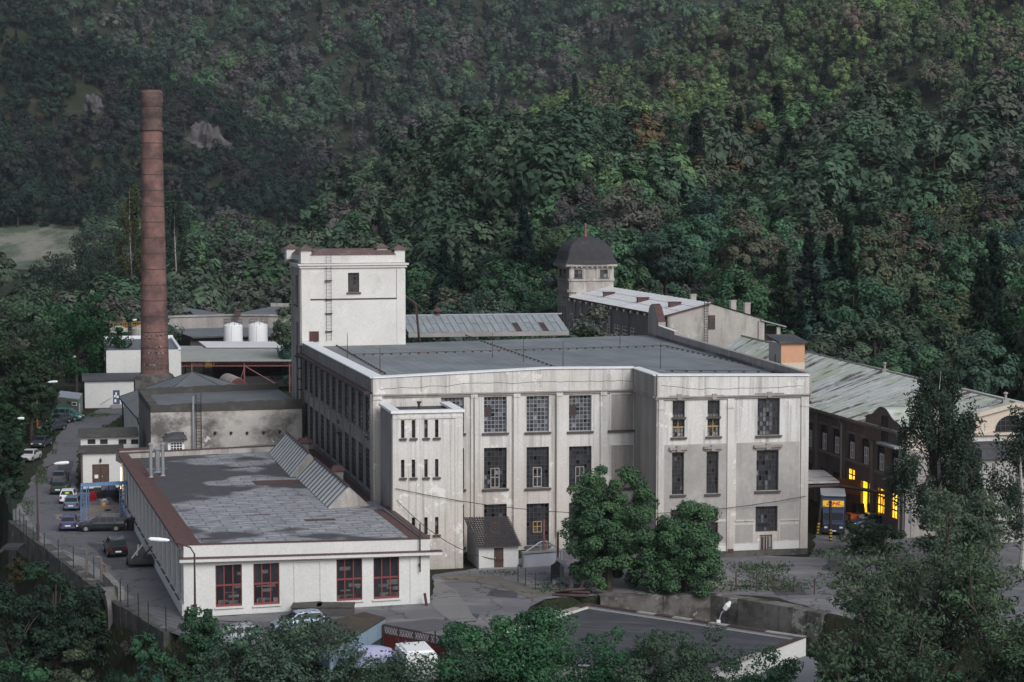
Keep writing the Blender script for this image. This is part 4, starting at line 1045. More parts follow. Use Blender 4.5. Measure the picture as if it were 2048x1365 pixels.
# ================================================================ brick chimney
cb = aty(310, 760, 275.0); cb.z = 0
ch = thing('factory_chimney', 'tall tapering round red brick factory chimney with iron bands', 'chimney', cb)
zt_ = aty(307, 181, 275).z; z0_ = aty(310, 752, 275).z
r0, r1 = 57 * 275 / F / 2, 38.5 * 275 / F / 2
rr = lambda f: r0 + (r1 - r0) * (f ** .92)
mb = MB(); prof = []
hgt = zt_ - z0_
for k in range(40): f = k / 39 * .86; prof.append((rr(f), z0_ + hgt * f))
mb.lathe(cb, prof, 40)
sft = mb.build('shaft', M_BRICK, ch)
mb = MB(); f = .86; zz = z0_ + hgt * f; r = rr(f)
mb.lathe(cb, [(r, zz - .05), (r + .18, zz), (r + .18, zz + .5), (r + .02, zz + .6), (r + .02, zz + 3.2), (r + .08, zz + 3.3), (r + .18, zz + 4.2), (r + .18, zz + 5.2), (r + .02, zz + 5.4), (r + .02, zt_), (r - .35, zt_), (r - .35, zt_ - 2)], 40)
mb.build('crown', weather('crown_brick', (.17, .11, .10), (.11, .08, .075), (.045, .038, .038), .8, (.6, .6, 1.2), .8, (.44, .62), fine=4, patch=(.30, .28, .26), pthr=(.66, .69)), ch)
mb = MB()
for k in range(15):
    f = .10 + .055 * k
    if f > .86: break
    zz = z0_ + hgt * f; q = rr(f) + .03; mb.lathe(cb, [(q - .1, zz), (q, zz), (q, zz + .10), (q - .1, zz + .10)], 40)
mb.build('iron_band', M_SOOT, ch)
mb = MB()   # white and red glazed brick ends near the base: spots in the brick
for k in range(120):
    t = R.uniform(3.4, 6.2); zz = z0_ + R.choice([1, 1.6, 2.4, 3.2, 4.0, 5.2, 5.6]) * R.uniform(.97, 1.03); q = rr((zz - z0_) / hgt) + .012
    a = .05; mi = R.choice([0, 0, 0, 1, 2])
    mb.poly([(cb.x + q * math.cos(t - a), cb.y + q * math.sin(t - a), zz), (cb.x + q * math.cos(t + a), cb.y + q * math.sin(t + a), zz), (cb.x + q * math.cos(t + a), cb.y + q * math.sin(t + a), zz + .14), (cb.x + q * math.cos(t - a), cb.y + q * math.sin(t - a), zz + .14)], mi)
mb.build('brick_spots', [M_DARKM, M_GABLE, M_TILE], ch)
mb = MB(); mb.box(cb, 5.6, 5.6, z0_ - .4, .22); mb.lathe(cb, [(2.7, z0_ - .4), (2.5, z0_ + .1), (2.1, z0_ + .35)], 24); mb.build('plinth', M_STONE, ch)
# ================================================================ white workshop
FL = at(368, 1236, 0); FLx = Vector((FL.x, FL.y)); FRp = aty(859, 1085, 157.2); FR = Vector((FRp.x, FRp.y))
WKF = Wall(FLx, FR)
ZK = WKF.z_of(368, 1091); ZKR = WKF.z_of(858, 1078)
BKp = at(243, 907, ZK); BK = Vector((BKp.x, BKp.y)); WKL = Wall(BK, FLx)
BRk = on(WLs, 606, 890); 
RPc = at(775, 1015, ZKR); RB = Vector((RPc.x, RPc.y))
ZRF = 5.0
wk = thing('workshop', 'low white workshop with red framed windows and patchwork felt roof', 'workshop', (FL.x + 6, FL.y + 6, 0))
wr_ = [WKF.rect(431, 1130, 484, 1214), WKF.rect(507, 1127, 559, 1210), WKF.rect(673, 1118, 724.5, 1202), WKF.rect(747, 1115, 798.5, 1198)]
br_ = WKF.rect(591, 1124, 640, 1204)
mb = MB(); wall_panel(mb, WKF, 0, WKF.L, -.6, ZKR - .1, wr_, .35)
mb.wbox(WKF, br_[0], br_[1], br_[2], br_[3], -.2, .002 - .0) if False else None
for a, c, z0_k, z1_k in ((br_[0] - .12, br_[0], br_[2], br_[3]), (br_[1], br_[1] + .12, br_[2], br_[3]), (br_[0] - .12, br_[1] + .12, br_[3], br_[3] + .12)): mb.wbox(WKF, a, c, z0_k, z1_k, .001, .07)
for a, c in ((0, .9), (WKF.L - 1.6, WKF.L)): mb.wbox(WKF, a, c, -.5, ZK - 1.2, .001, .06)
mb.wbox(WKF, -.0, WKF.L, -.6, .0, .001, .1, 1)
mb.build('wall', [M_WHITE, M_CONC], wk)
mb = MB(); mb.wbox(WKF, br_[0] - .1, br_[1] + .1, br_[2] - .18, br_[2] - .003, .002, .14); mb.build('blind_sill', M_REDT, wk)
for r in wr_:
    sa, sb, za, zb = r; w = None
    m2 = MB(); d = -.2
    for x in (sa, sa + (sb - sa) / 3 - .04, sa + (sb - sa) * 2 / 3 - .04, sb - .07): m2.wbox(WKF, x, x + .085, za, zb, d - .03, d + .06)
    zm = za + (zb - za) * .49; m2.wbox(WKF, sa, sb, zm, zm + .13, d - .03, d + .075); m2.wbox(WKF, sa, sb, za, za + .16, d - .03, d + .07); m2.wbox(WKF, sa, sb, zb - .06, zb, d - .03, d + .07)
    w = m2.build('window', M_REDW, wk)
    g = MB()
    for i in range(3):
        for j in range(2):
            a, c = sa + (sb - sa) * i / 3, sa + (sb - sa) * (i + 1) / 3; z0_, z1_ = (za, zm) if j == 0 else (zm, zb)
            pane(g, [WKF.pt(a, z0_, d), WKF.pt(c, z0_, d), WKF.pt(c, z1_, d), WKF.pt(a, z1_, d)], R.uniform(.12, .3), .01)
    # things seen through the glass: pale stacked sacks, shelves and the flank of a van stand right behind the panes
    g.build('glass', M_GLASSC, w)
    m2 = MB()
    zi = za + .1
    for k in range(5): x = sa + .1 + (sb - sa - .3) * R.random(); m2.wbox(WKF, x, min(sb - .08, x + R.uniform(.3, .8)), zi, zi + R.uniform(.15, .45), -.19, -.17)
    for k in range(5): x = sa + .1 + (sb - sa - .4) * R.random(); z_ = zi + R.choice((.5, .8, 1.15, 2.2, 2.5)) + R.uniform(0, .2); m2.wbox(WKF, x, min(sb - .08, x + R.uniform(.2, 1.1)), z_, z_ + R.uniform(.06, .3), -.19, -.176 + k * .001)
    m2.build('stored_goods', [plain('goods_behind_glass', (.15, .15, .15), .8, 0, .3, .8)], w)
    m2 = MB(); m2.wbox(WKF, sa - .1, sb + .1, za - .12, za - .003, .002, .14); m2.build('sill', M_WHITE, w)
# left wall with pilasters and recessed bays
mb = MB(); lh = []
NB = 15
for k in range(NB):
    a = 1.2 + (WKL.L - 2.4) * k / NB; lh.append((a + .45, a + (WKL.L - 2.4) / NB - .75, 1.1, ZK - .7))
wall_panel(mb, WKL, 0, WKL.L, -.3, ZK - .25, lh, .3)
mb.wbox(WKL, 0, WKL.L, -.3, 1.0, .001, .12)
mb.build('wall', [M_WHITE], wk)
for r in lh:
    window(wk, WKL, r, 2, 4, .27, .05, fmat=M_GREYM, glass=M_GLASS, sill=False, tones=lambda i, j: R.uniform(.4, .75))
    m2 = MB(); m2.wbox(WKL, r[0] - .05, r[1] + .05, r[2] - .1, r[2] - .003, .121, .22); m2.build('sill', M_REDT, wk)
# back and right walls + roof
mb = MB(); wall_panel(mb, Wall(FR, RB), 0, (RB - FR).length, -.3, ZKR - .1); mb.build('wall', [M_WHITE], wk)
rpoly = [FLx, FR, RB, Vector((A.x, A.y)) - WLs.n * 0, BRk, BK]
A_l = A + WLs.n * .02; 
rpoly = [FLx, FR, RB, A_l, BRk + WLs.n * .02, BK]
def felt_tiles():
    m, nt, b = new_mat('patchwork_roof_felt')
    p = coords(nt, (1, 1, 1), -.27)
    br = N(nt, 'ShaderNodeTexBrick'); br.offset = .5; br.inputs['Scale'].default_value = 1.0
    br.inputs['Mortar Size'].default_value = .05; br.inputs['Brick Width'].default_value = 2.6; br.inputs['Row Height'].default_value = 1.15
    br.inputs['Color1'].default_value = (.13, .132, .145, 1); br.inputs['Color2'].default_value = (.19, .192, .21, 1); br.inputs['Mortar'].default_value = (.03, .03, .033, 1)
    nt.links.new(p, br.inputs[0])
    big = noise(nt, coords(nt, (1, 1, 1), -.27), .085, 3, .5)
    fine = noise(nt, coords(nt, (.35, 1.3, 1), -.27), 1.6, 8, .75)
    pale = mix(nt, ramp(nt, fine, [(.42, 0.), (.60, .75)]), br.outputs[0], (.46, .475, .51))
    dark = mix(nt, ramp(nt, fine, [(.5, 0.), (.72, .5)]), (.055, .055, .06), (.19, .19, .21))
    c = mix(nt, ramp(nt, big, [(.44, 0.), (.48, 1.)]), dark, pale)
    c = mix(nt, ramp(nt, br.outputs['Fac'], [(.3, 0.), (.8, .7)]), c, (.035, .035, .04))
    nt.links.new(c, b.inputs['Base Color']); b.inputs['Roughness'].default_value = .75
    return m
mb = MB(); mb.poly([(p.x, p.y, ZRF) for p in rpoly]); 
roofw = mb.build('roof', [felt_tiles()], wk)
def strip(W, s0, s1, wid, z, mat, o=0.0):
    m2 = MB(); m2.poly([W.pt(s0, z, o), W.pt(s1, z, o), W.pt(s1, z, o - wid), W.pt(s0, z, o - wid)]); return m2
WKR = Wall(FR, RB); WKB = Wall(Vector((BRk.x, BRk.y)), BK)
mb = MB()
for W, a, c, wd_ in ((WKL, 0.5, WKL.L - .4, 1.75), (WKR, .4, WKR.L, 1.3)):
    mb.poly([W.pt(a, ZRF + .012, -.3), W.pt(c, ZRF + .012, -.3), W.pt(c, ZRF + .012, -wd_), W.pt(a, ZRF + .012, -wd_)])
mb.poly([WLs.pt(WLs.s_of(612, 900), ZRF + .016, 3.2), WLs.pt(WLs.L + 2, ZRF + .016, 2.4), WLs.pt(WLs.L, ZRF + .016, .05), WLs.pt(WLs.s_of(606, 890), ZRF + .016, .05)])
for u, v, sx, sy in ((560, 965, 5, 3), (300, 957, 3.2, 1.2), (470, 935, 3.0, .8), (640, 1040, 2.6, 1.0), (420, 1078, 1.4, .7), (520, 1030, 1.8, .4)):
    c = at(u, v, ZRF + .02); W = WKF
    q = [c + Vector((e0.x * a * sx / 2 - .27 * b * sy, e0.y * a * sx / 2 + .96 * b * sy, 0)) for a, b in ((-1, -.5), (1, -.5), (1, .5), (-1, .5))]; mb.poly(q)
mb.build('red_felt_border', M_REDF, roofw)
# fascia, cornice
mb = MB(); 
def prof_box(mb, W, s0, s1, z00, z01, z10, z11, o0, o1, mi=0):
    mb.hexa([W.pt(s0, z00, o1), W.pt(s1, z01, o1), W.pt(s1, z01, o0), W.pt(s0, z00, o0), W.pt(s0, z10, o1), W.pt(s1, z11, o1), W.pt(s1, z11, o0), W.pt(s0, z10, o0)], mi)
dzk = ZKR - ZK
prof_box(mb, WKF, 0.02, WKF.L, ZK - .92, ZKR - .92, ZK, ZKR, -.35, .08, 0)
prof_box(mb, WKF, -.35, WKF.L + .9, ZK - 1.25, ZKR - 1.25, ZK - .98, ZKR - .98, -.1, .55, 0)
prof_box(mb, WKF, -.40, WKF.L + .95, ZK - .978, ZKR - .978, ZK - .925, ZKR - .925, -.1, .62, 1)
prof_box(mb, WKF, 0.0, WKF.L + .05, ZK + .002, ZKR + .002, ZK + .05, ZKR + .05, -.4, .13, 1)
mb.build('cornice', [M_WHITE, M_REDT], wk)
mb = MB()
prof_box(mb, WKL, .3, WKL.L - .1, ZK - .25, ZK - .25, ZK - .06, ZK - .06, -.7, .35, 1)
mb.build('eaves', [M_WHITE, M_REDF], wk)
mb = MB(); prof_box(mb, WKR, .1, WKR.L, ZRF - .3, ZRF - .3, ZKR, ZKR + .05, -.35, 0, 0); prof_box(mb, WKR, .1, WKR.L, ZKR + .002, ZKR + .052, ZKR + .06, ZKR + .11, -.4, .08, 1); mb.build('parapet', [M_WHITE, M_REDT], wk)
bp0 = at(247, 918, ZRF); bp1 = at(540, 903, ZRF); WB2 = Wall(bp0, bp1)
mb = MB(); mb.wbox(WB2, -.3, WB2.L + 5, ZRF - .5, ZRF + .55, -.5, 0, 0); mb.wbox(WB2, -.4, WB2.L + 5, ZRF + .552, ZRF + .6, -.6, .08, 1); mb.wbox(WB2, -.3, 3.1, ZRF - .5, ZRF + .74, -2.4, -.62, 0); mb.wbox(WB2, -.35, 3.2, ZRF + .745, ZRF + .8, -2.45, -.61, 1); mb.build('back_parapet', [M_GABLE, M_REDT], wk)
mb = MB(); s, z = WKL.sz(247, 965); mb.wbox(WKL, 1.0, 1.3, 2.0, 4.3, .14, .22); mb.build('strip_lamp', M_GLOW, wk)
# flues
for u, v, h, r in ((302, 955, 3.1, .17), (315, 945, 2.2, .26), (326, 952, 3.0, .17)):
    c = at(u, v, ZRF); m2 = MB(); m2.lathe(c, [(r * 1.6, 0), (r, .12), (r, h), (r * 1.5, h + .05), (r * 1.5, h + .16), (r * .4, h + .3)], 10); m2.build('flue', M_STEEL, wk)
# number plate
pl = WKF.rect(610, 1110.5, 622.5, 1118.5); mb = MB(); mb.wbox(WKF, pl[0], pl[1], pl[2], pl[3], .002, .05, 0); mb.wbox(WKF, pl[0] + .04, pl[1] - .04, pl[2] + .04, pl[3] - .04, .051, .055, 1)
plo = mb.build('number_plate', [M_DARKM, M_PAPER], wk)
def text_mesh(txt, size, W, s, z, o, mat, parent, name='lettering', shear=0.0, ext=.005):
    cu = bpy.data.curves.new(name, 'FONT'); cu.body = txt; cu.size = size; cu.align_x = 'CENTER'; cu.align_y = 'CENTER'; cu.extrude = ext; cu.shear = shear; cu.offset = size * .012
    to = bpy.data.objects.new(name, cu); COL.objects.link(to); bpy.context.view_layer.update()
    me = bpy.data.meshes.new_from_object(to); bpy.data.objects.remove(to)
    ox = Vector((W.e.x, W.e.y, 0)); on_ = Vector((W.n.x, W.n.y, 0)); p = W.pt(s, z, o)
    M = Matrix(((ox.x, 0, on_.x, p.x), (ox.y, 0, on_.y, p.y), (0, 1, 0, p.z), (0, 0, 0, 1)))
    me.transform(Matrix.Translation(-LOC.get(parent.name, Vector((0, 0, 0)))) @ M); me.materials.clear(); me.materials.append(mat)
    t = bpy.data.objects.new(name, me); COL.objects.link(t); t.parent = parent; LOC[t.name] = LOC.get(parent.name, Vector((0, 0, 0)))
    return t
text_mesh('1525', (pl[3] - pl[2]) * .78, WKF, (pl[0] + pl[1]) / 2, (pl[2] + pl[3]) / 2, .058, M_DARKM, plo)
mb = MB(); s, z = WKF.sz(838, 1130); mb.tube([WKF.pt(s, WKF.z_of(838, 1143), .35), WKF.pt(s, WKF.z_of(838, 1046), .35)], .06, 6); mb.wbox(WKF, s - .05, s + .05, z - .1, z + .1, .0, .4); mb.build('wall_pole', M_RUSTM, wk)
# corrugated skylight prisms
def sawtooth(p_fl, p_fr, p_apex, p_bl, label, gable=True):
    """front gable triangle (left,right,apex) and the far left eave point"""
    t = thing('roof_skylight', label, 'skylight', (p_fl.x, p_fl.y, ZRF), 0, 'skylights on the workshop roof')
    v = p_bl - p_fl; v.z = 0; n = int(v.length / .26)
    m2 = MB()
    for k in range(n):
        a, c = k / n, (k + 1) / n
        for lo in (p_fl, p_fr):
            h0, h1 = (.0, .10) if k % 2 == 0 else (.10, .0); up = Vector((0, 0, 1))
            q = [lo + v * a + up * h0, lo + v * c + up * h1, p_apex + v * c + up * h1, p_apex + v * a + up * h0]
            m2.poly(q if lo is p_fr else q[::-1], 1 if k % 3 == 2 else 0)
    m2.build('cladding', [M_CORR, M_DARKCONC], t)
    for f in (0, 1):
        m2 = MB(); q = [p_fl + v * f, p_fr + v * f, p_apex + v * f + Vector((0, 0, .02))]
        m2.poly(q if f == 0 else q[::-1]); m2.build('gable', M_GABLE, t)
    m2 = MB(); m2.tube([p_apex + Vector((0, 0, .1)), p_apex + v + Vector((0, 0, .1))], .12, 6); m2.build('ridge', M_REDT, t)
    return t, v
fl, fr = at(657, 1018, ZRF), at(738, 1012, ZRF); ap = (fl + fr) / 2; ap.z = ZRF + 1.75
bl = at(592, 956, ZRF); sk2, v2 = sawtooth(fl, fr, ap, bl, 'near ribbed sheet metal skylight with a plastered triangular end on the workshop roof')
off = v2 * 1.03; bl1 = at(537, 908, ZRF)
sk1, v1 = sawtooth(fl + off + Vector((-.5, 0, 0)), fr + off + Vector((-.3, 0, 0)), ap + off + Vector((-.4, 0, .4)), bl1, 'far ribbed sheet metal skylight behind the near one on the workshop roof')
for u, v, dd in ((665, 955, .34), (599, 897, .3)):
    pass
for f, who, lab in ((.47, v2, 'brick stack with a red cap beside the near skylight'), (1.56, v2, 'brick stack with a red cap beside the far skylight')):
    c = (fl + fr) / 2 + who * f + Vector((.55, .2, 0)) ; c.z = ZRF
    t = thing('roof_stack', lab, 'chimney', c, 0, 'stacks on the workshop roof'); m2 = MB(); m2.box(c, .9, .9, 2.0, .22); m2.build('shaft', M_GREYPL, t)
    m2 = MB(); m2.box(c + Vector((0, 0, 2.002)), 1.3, 1.3, .45, .22, 0, .6); m2.build('cap', M_REDF, t)
# small dormer with white window against the stained block
# ================================================================ stained block
K0 = aty(301, 812, 217.5); K1 = aty(604, 797, 221.5); WK = Wall(K0, K1); zk = WK.z_of(301, 811); kb = at(277, 779, zk)
kd = (Vector((kb.x, kb.y)) - WK.P0); zk1 = WK.z_of(602, 798)
blk = thing('stained_block', 'flat roofed block with black water stains, overgrown parapet and a wall ladder', 'building', (K0.x + 8, K0.y + 5, 0))
mb = MB(); mb.poly([WK.pt(0, 0), WK.pt(WK.L, 0), WK.pt(WK.L, zk1 - .25), WK.pt(0, zk - .25)]); mb.build('wall', [M_STAIN], blk)
Wkl = Wall(WK.P0 + kd, WK.P0); mb = MB(); wall_panel(mb, Wkl, 0, Wkl.L, 0, zk - .25); mb.build('wall', [weather('dark_side_plaster', (.20, .19, .18), (.15, .14, .135), (.08, .075, .075))], blk)  # side wall plaster darker than the front
mb = MB(); mb.poly([tuple(WK.pt(0, zk - .7)), tuple(WK.pt(WK.L, zk1 - .7)), tuple(WK.pt(WK.L, zk1 - .7) + Vector((kd.x, kd.y, 0))), tuple(WK.pt(0, zk - .7) + Vector((kd.x, kd.y, 0)))]); mb.build('roof', [M_FELT2], blk)
mb = MB()
wkb = Wall(WK.P0 + kd, WK.P1 + kd)
def crumble(W, s0, s1, z0, z1, zl, th, amp):
    n = int((s1 - s0) / .5); zz = [z0 + (z1 - z0) * k / n + R.uniform(-amp, amp * .3) for k in range(n + 1)]
    for k in range(n): prof_box(mb, W, s0 + (s1 - s0) * k / n, s0 + (s1 - s0) * (k + 1) / n, zl, zl, zz[k], zz[k + 1], -th, .06)
crumble(WK, 0, WK.L, zk, zk1, zk - .8, .55, .12); crumble(wkb, 0, wkb.L, zk + .1, zk1 + .1, zk - .8, .5, .1); crumble(Wkl, .4, Wkl.L - .6, zk, zk, zk - .8, .9, .14)
mb.build('parapet', [M_MOSSF], blk)
mb = MB(); s = WK.s_of(392, 850)
for a in (0, .55): mb.tube([WK.pt(s + a, 4.5, .3), WK.pt(s + a, zk + 1.2, .3)], .045, 5)
for k in range(16): mb.tube([WK.pt(s, 4.8 + k * .36, .3), WK.pt(s + .55, 4.8 + k * .36, .3)], .03, 4)
mb.build('ladder', M_DARKM, blk)
mb = MB(); s = WK.s_of(386, 850); mb.tube([WK.pt(s, 4.4, .3), WK.pt(s, zk + .9, .3)], .15, 8); mb.build('flue', M_STEEL, blk)
for u, v in ((332, 869), (365, 866), (430, 865), (462, 865), (494, 865), (527, 864), (559, 862)):
    s, z = WK.sz(u, v); m2 = MB(); m2.lathe(WK.pt(s, z - .1, .1), [(.02, -.2), (.16, 0), (.16, .16), (.02, .2)], 6); m2.build('pipe_stub', M_DARKM, blk)
# dormer
D0 = aty(336, 905, 213.5); WD = Wall(D0, D0 + Vector((e0.x, e0.y, 0)) * 1.75)
dm_ = thing('roof_dormer', 'small white framed dormer window with a dark round roof below the stained wall', 'dormer', (D0.x, D0.y, ZRF)); zd0, zd1 = WD.z_of(350, 904), WD.z_of(350, 884)
mb = MB(); wall_panel(mb, WD, 0, WD.L, ZRF - .3, zd1 + .15); wall_panel(mb, Wall(WD.P1, WD.P1 + d0 * 2.6), 0, 2.6, ZRF - .3, zd1 + .15); wall_panel(mb, Wall(WD.P0 + d0 * 2.6, WD.P0), 0, 2.6, ZRF - .3, zd1 + .15); mb.build('wall', [M_WPAINT], dm_)
mb = MB(); mb.wbox(WD, -.5, WD.L + .3, zd1 + .152, zd1 + .32, -2.6, .5); mb.hexa([WD.pt(-.5, zd1 + .33, .5), WD.pt(WD.L + .3, zd1 + .33, .5), WD.pt(WD.L + .3, zd1 + .33, -2.6), WD.pt(-.5, zd1 + .33, -2.6), WD.pt(.6, zd1 + .75, .3), WD.pt(WD.L - .2, zd1 + .75, .3), WD.pt(WD.L - .2, zd1 + .75, -2.6), WD.pt(.6, zd1 + .75, -2.6)]); mb.build('roof', M_FELTD, dm_)
window(dm_, WD, (.25, WD.L - .2, zd0 + .15, zd1 - .05), 4, 3, -.02, .07, fmat=M_WFRAME, sill=False, tones=lambda i, j: R.uniform(.05, .2))

# ================================================================ hip-roofed house behind
hz = 5.6; L1 = at(238, 794, hz); L2 = at(274, 836, hz); apx = aty(384, 744, 262); R1 = L1 + Vector((e0.x, e0.y, 0)) * 20; R2 = L2 + Vector((e0.x, e0.y, 0)) * 17
hp = thing('hip_roofed_house', 'low white house with a grey felt pyramid roof behind the stained block', 'house', (apx.x, apx.y, 0))
mb = MB()
for q in ((L1, L2, apx), (L2, R2, apx), (R2, R1, apx), (R1, L1, apx)): mb.poly(q)
for p, q in ((L1, L2), (L2, R2)): mb.poly([p - Vector((0, 0, .25)), q - Vector((0, 0, .25)), q, p], 1)
rf = mb.build('roof', [M_FELT2, M_FELTD], hp)
mb = MB(); 
for p in (L1, R1, L2, R2): mb.tube([p + Vector((0, 0, .02)), apx + Vector((0, 0, .02))], .06, 4)
mb.build('ridge_roll', M_FELTD, rf)
mb = MB(); inn = lambda p: Vector((p.x + .7 * (1 if p.x < apx.x else -1), p.y + (.4 if p is L2 or p is R2 else -.4), 0))
a, c, d_, f_ = inn(L1), inn(L2), inn(R2), inn(R1)
for p, q in ((a, c), (c, d_), (d_, f_), (f_, a)): mb.poly([p, q, q + Vector((0, 0, hz - .1)), p + Vector((0, 0, hz - .1))])
mb.build('wall', [M_WHITE], hp)
mb = MB(); mb.tube([L1 + Vector((.2, -.1, -.2)), L1 + Vector((.5, -.1, -1)), L1 + Vector((.5, -.1, -5))], .1, 6); mb.build('downpipe', M_DARKM, hp); mb = MB(); mb.tube([L2 + Vector((0, -.1, -.2)), L2 + Vector((.35, -.1, -1)), L2 + Vector((.35, -.1, -5.2))], .1, 6); mb.build('downpipe', M_DARKM, hp)

# ================================================================ garage annex beside the lane
N0 = at(160, 974, 0); N0 = aty(165, 975, N0.y); g_f = at(165, 978, 0)
G0_ = at(163, 978, 0); G1_ = G0_ + Vector((e0.x, e0.y, 0)) * 4.7; WG = Wall(G0_, G1_); zg = WG.z_of(200, 905)
ga = thing('garage_annex', 'small white annex with a brown double door and two stepped felt roofs', 'garage', (G0_.x + 2, G0_.y + 2, 0))
gd_ = WG.rect(184.5, 929, 218.5, 973)
mb = MB(); wall_panel(mb, WG, 0, WG.L, 0, zg, [gd_], .15); WGl = Wall(WG.P0 + d0 * 9, WG.P0); wall_panel(mb, WGl, 0, 9, 0, zg); wall_panel(mb, Wall(WG.P1, WG.P1 + d0 * 9), 0, 9, 0, zg); mb.build('wall', [M_WHITE], ga)
mb = MB(); mm_ = (gd_[0] + gd_[1]) / 2
for a, c in ((gd_[0], mm_ - .02), (mm_ + .02, gd_[1])):
    mb.wbox(WG, a, c, gd_[2], gd_[3], -.15, -.08); mb.wbox(WG, a + .1, c - .1, gd_[2] + .2, (gd_[2] + gd_[3]) / 2 - .1, -.079, -.05); mb.wbox(WG, a + .1, c - .1, (gd_[2] + gd_[3]) / 2 + .1, gd_[3] - .15, -.079, -.05)
dd_ = mb.build('double_door', M_BDOOR, ga)
mb = MB(); mb.wbox(WG, gd_[0] + .25, gd_[0] + .65, gd_[2] + .9, gd_[2] + 1.3, -.049, -.04); mb.build('notice', M_PAPER, dd_)
mb = MB(); mb.wbox(WG, mm_ + .1, mm_ + .2, gd_[2] + 1.0, gd_[2] + 1.2, -.049, .0); mb.build('handle', M_STEEL, dd_)
mb = MB(); mb.lathe(WG.pt(mm_, gd_[3] + .35, .15), [(.03, -.15), (.13, 0), (.13, .2), (.03, .35)], 8); mb.build('wall_lamp', M_DARKM, ga)
mb = MB(); mb.hexa([WG.pt(-.3, zg, .4), WG.pt(WG.L, zg, .4), WG.pt(WG.L, zg + .25, -3.2), WG.pt(-.3, zg + .25, -3.2)] + [p + Vector((0, 0, .2)) for p in (WG.pt(-.3, zg, .4), WG.pt(WG.L, zg, .4), WG.pt(WG.L, zg + .25, -3.2), WG.pt(-.3, zg + .25, -3.2))]); mb.build('lower_roof', M_MOSSF, ga)
zg2 = aty(200, 881, G0_.y + 3.4).z; WG2 = Wall(WG.pt(0, 0, -3.2), WG.pt(WG.L + 1.4, 0, -3.2))
cw = [WG2.rect(u0, 879, u1, 889) for u0, u1 in ((175, 191), (200, 215.5), (237, 253), (262, 277))]
mb = MB(); wall_panel(mb, WG2, 0, WG2.L + .3, zg - .3, zg2 + .4, cw, .15); mb.build('clerestory_wall', [M_WHITE], ga)
for r in cw: window(ga, WG2, r, 3, 1, .1, .05, sill=False, tones=lambda i, j: R.uniform(.05, .2))
mb = MB(); P = [WG2.pt(-.3, zg2 + .42, .5), WG2.pt(WG2.L + .3, zg2 + .42, .5), WG2.pt(WG2.L + .3, zg2 + .6, -5), WG2.pt(-.3, zg2 + .6, -5)]; mb.hexa(P + [p + Vector((0, 0, .25)) for p in P]); mb.build('upper_roof', M_MOSSF, ga)
mb = MB(); mb.tube([WG.pt(.1, zg - .1, .3), WG.pt(.1, zg - .5, .12), WG.pt(.1, .2, .12)], .07, 6); mb.build('downpipe', M_BDOOR, ga)

# ================================================================ white buildings at the end of the lane
B0 = at(170, 817, 0); B0 = aty(170, 817, B0.y); WBb = Wall(B0, B0 + Vector((e0.x, e0.y, 0)) * 10.5); zb1_ = WBb.z_of(200, 762)
bb = thing('gatehouse', 'low white building with blue door and dark flat roof at the end of the lane', 'building', (B0.x + 4, B0.y + 3, 0))
bd = WBb.rect(226, 781, 239.5, 809)
mb = MB(); wall_panel(mb, WBb, 0, WBb.L, 0, zb1_, [bd], .15); wl_ = Wall(WBb.P0 + d0 * 8, WBb.P0); wall_panel(mb, wl_, 0, 8, 0, zb1_); mb.build('wall', [M_WHITE], bb)
mb = MB(); mb.wbox(WBb, *bd, -.15, -.06); dd_ = mb.build('door', M_BLUE, bb)
mb = MB(); 
for a, c, z0_, z1_ in ((.35, .6, .62, .85), (.15, .4, .5, .66), (.5, .85, .45, .6), (.2, .5, .15, .35)): mb.wbox(WBb, bd[0] + (bd[1] - bd[0]) * a, bd[0] + (bd[1] - bd[0]) * c, bd[2] + (bd[3] - bd[2]) * z0_, bd[2] + (bd[3] - bd[2]) * z1_, -.059, -.05)
mb.build('notice', M_PAPER, dd_)
mb = MB(); mb.wbox(WBb, bd[0] + .1, bd[0] + .16, bd[2] + .9, bd[2] + 1.05, -.059, .0); mb.build('handle', M_STEEL, dd_)
mb = MB(); mb.wbox(WBb, bd[0] - .3, bd[1] + .3, 0, bd[2] - .02, .003, 1.2); mb.tube([WBb.pt(bd[0] - .3, 1.6, 1.1), WBb.pt(bd[0] - 2, .6, 1.1)], .05, 4); mb.build('step', M_CONC, bb)
mb = MB(); P = [WBb.pt(-.4, zb1_, .4), WBb.pt(WBb.L, zb1_, .4), WBb.pt(WBb.L, zb1_ + .25, -8.4), WBb.pt(-.4, zb1_ + .25, -8.4)]; mb.hexa(P + [p + Vector((0, 0, .22)) for p in P]); mb.build('roof', M_FELTD, bb)
# upper block
U0 = aty(213, 748, 316.5); WU = Wall(U0, U0 + Vector((e0.x, e0.y, 0)) * 11.7); zu = WU.z_of(250, 701)
ub = thing('upper_white_block', 'plain white windowless block with grey roof standing behind the tall chimney', 'building', (U0.x + 5, U0.y + 5, 0))
mb = MB(); wall_panel(mb, WU, 0, WU.L, 0, zu); wall_panel(mb, Wall(WU.P1, WU.P1 + d0 * 26), 0, 26, 0, zu); wall_panel(mb, Wall(WU.P0 + d0 * 26, WU.P0), 0, 26, 0, zu); mb.build('wall', [M_WHITE], ub)
mb = MB(); mb.poly([WU.pt(0, zu - .1), WU.pt(WU.L, zu - .1), WU.pt(WU.L, zu, -26), WU.pt(0, zu, -26)]); mb.build('roof', M_FELT2, ub)
mb = MB(); mb.wbox(WU, 0, WU.L, zu - .5, zu + .55, -26.4, -26); prof_box(mb, Wall(WU.P1, WU.P1 + d0 * 26), 0, 26, zu - .3, zu - .3, zu + .3, zu + .3, -.4, .003); mb.build('parapet', M_CAP, ub)
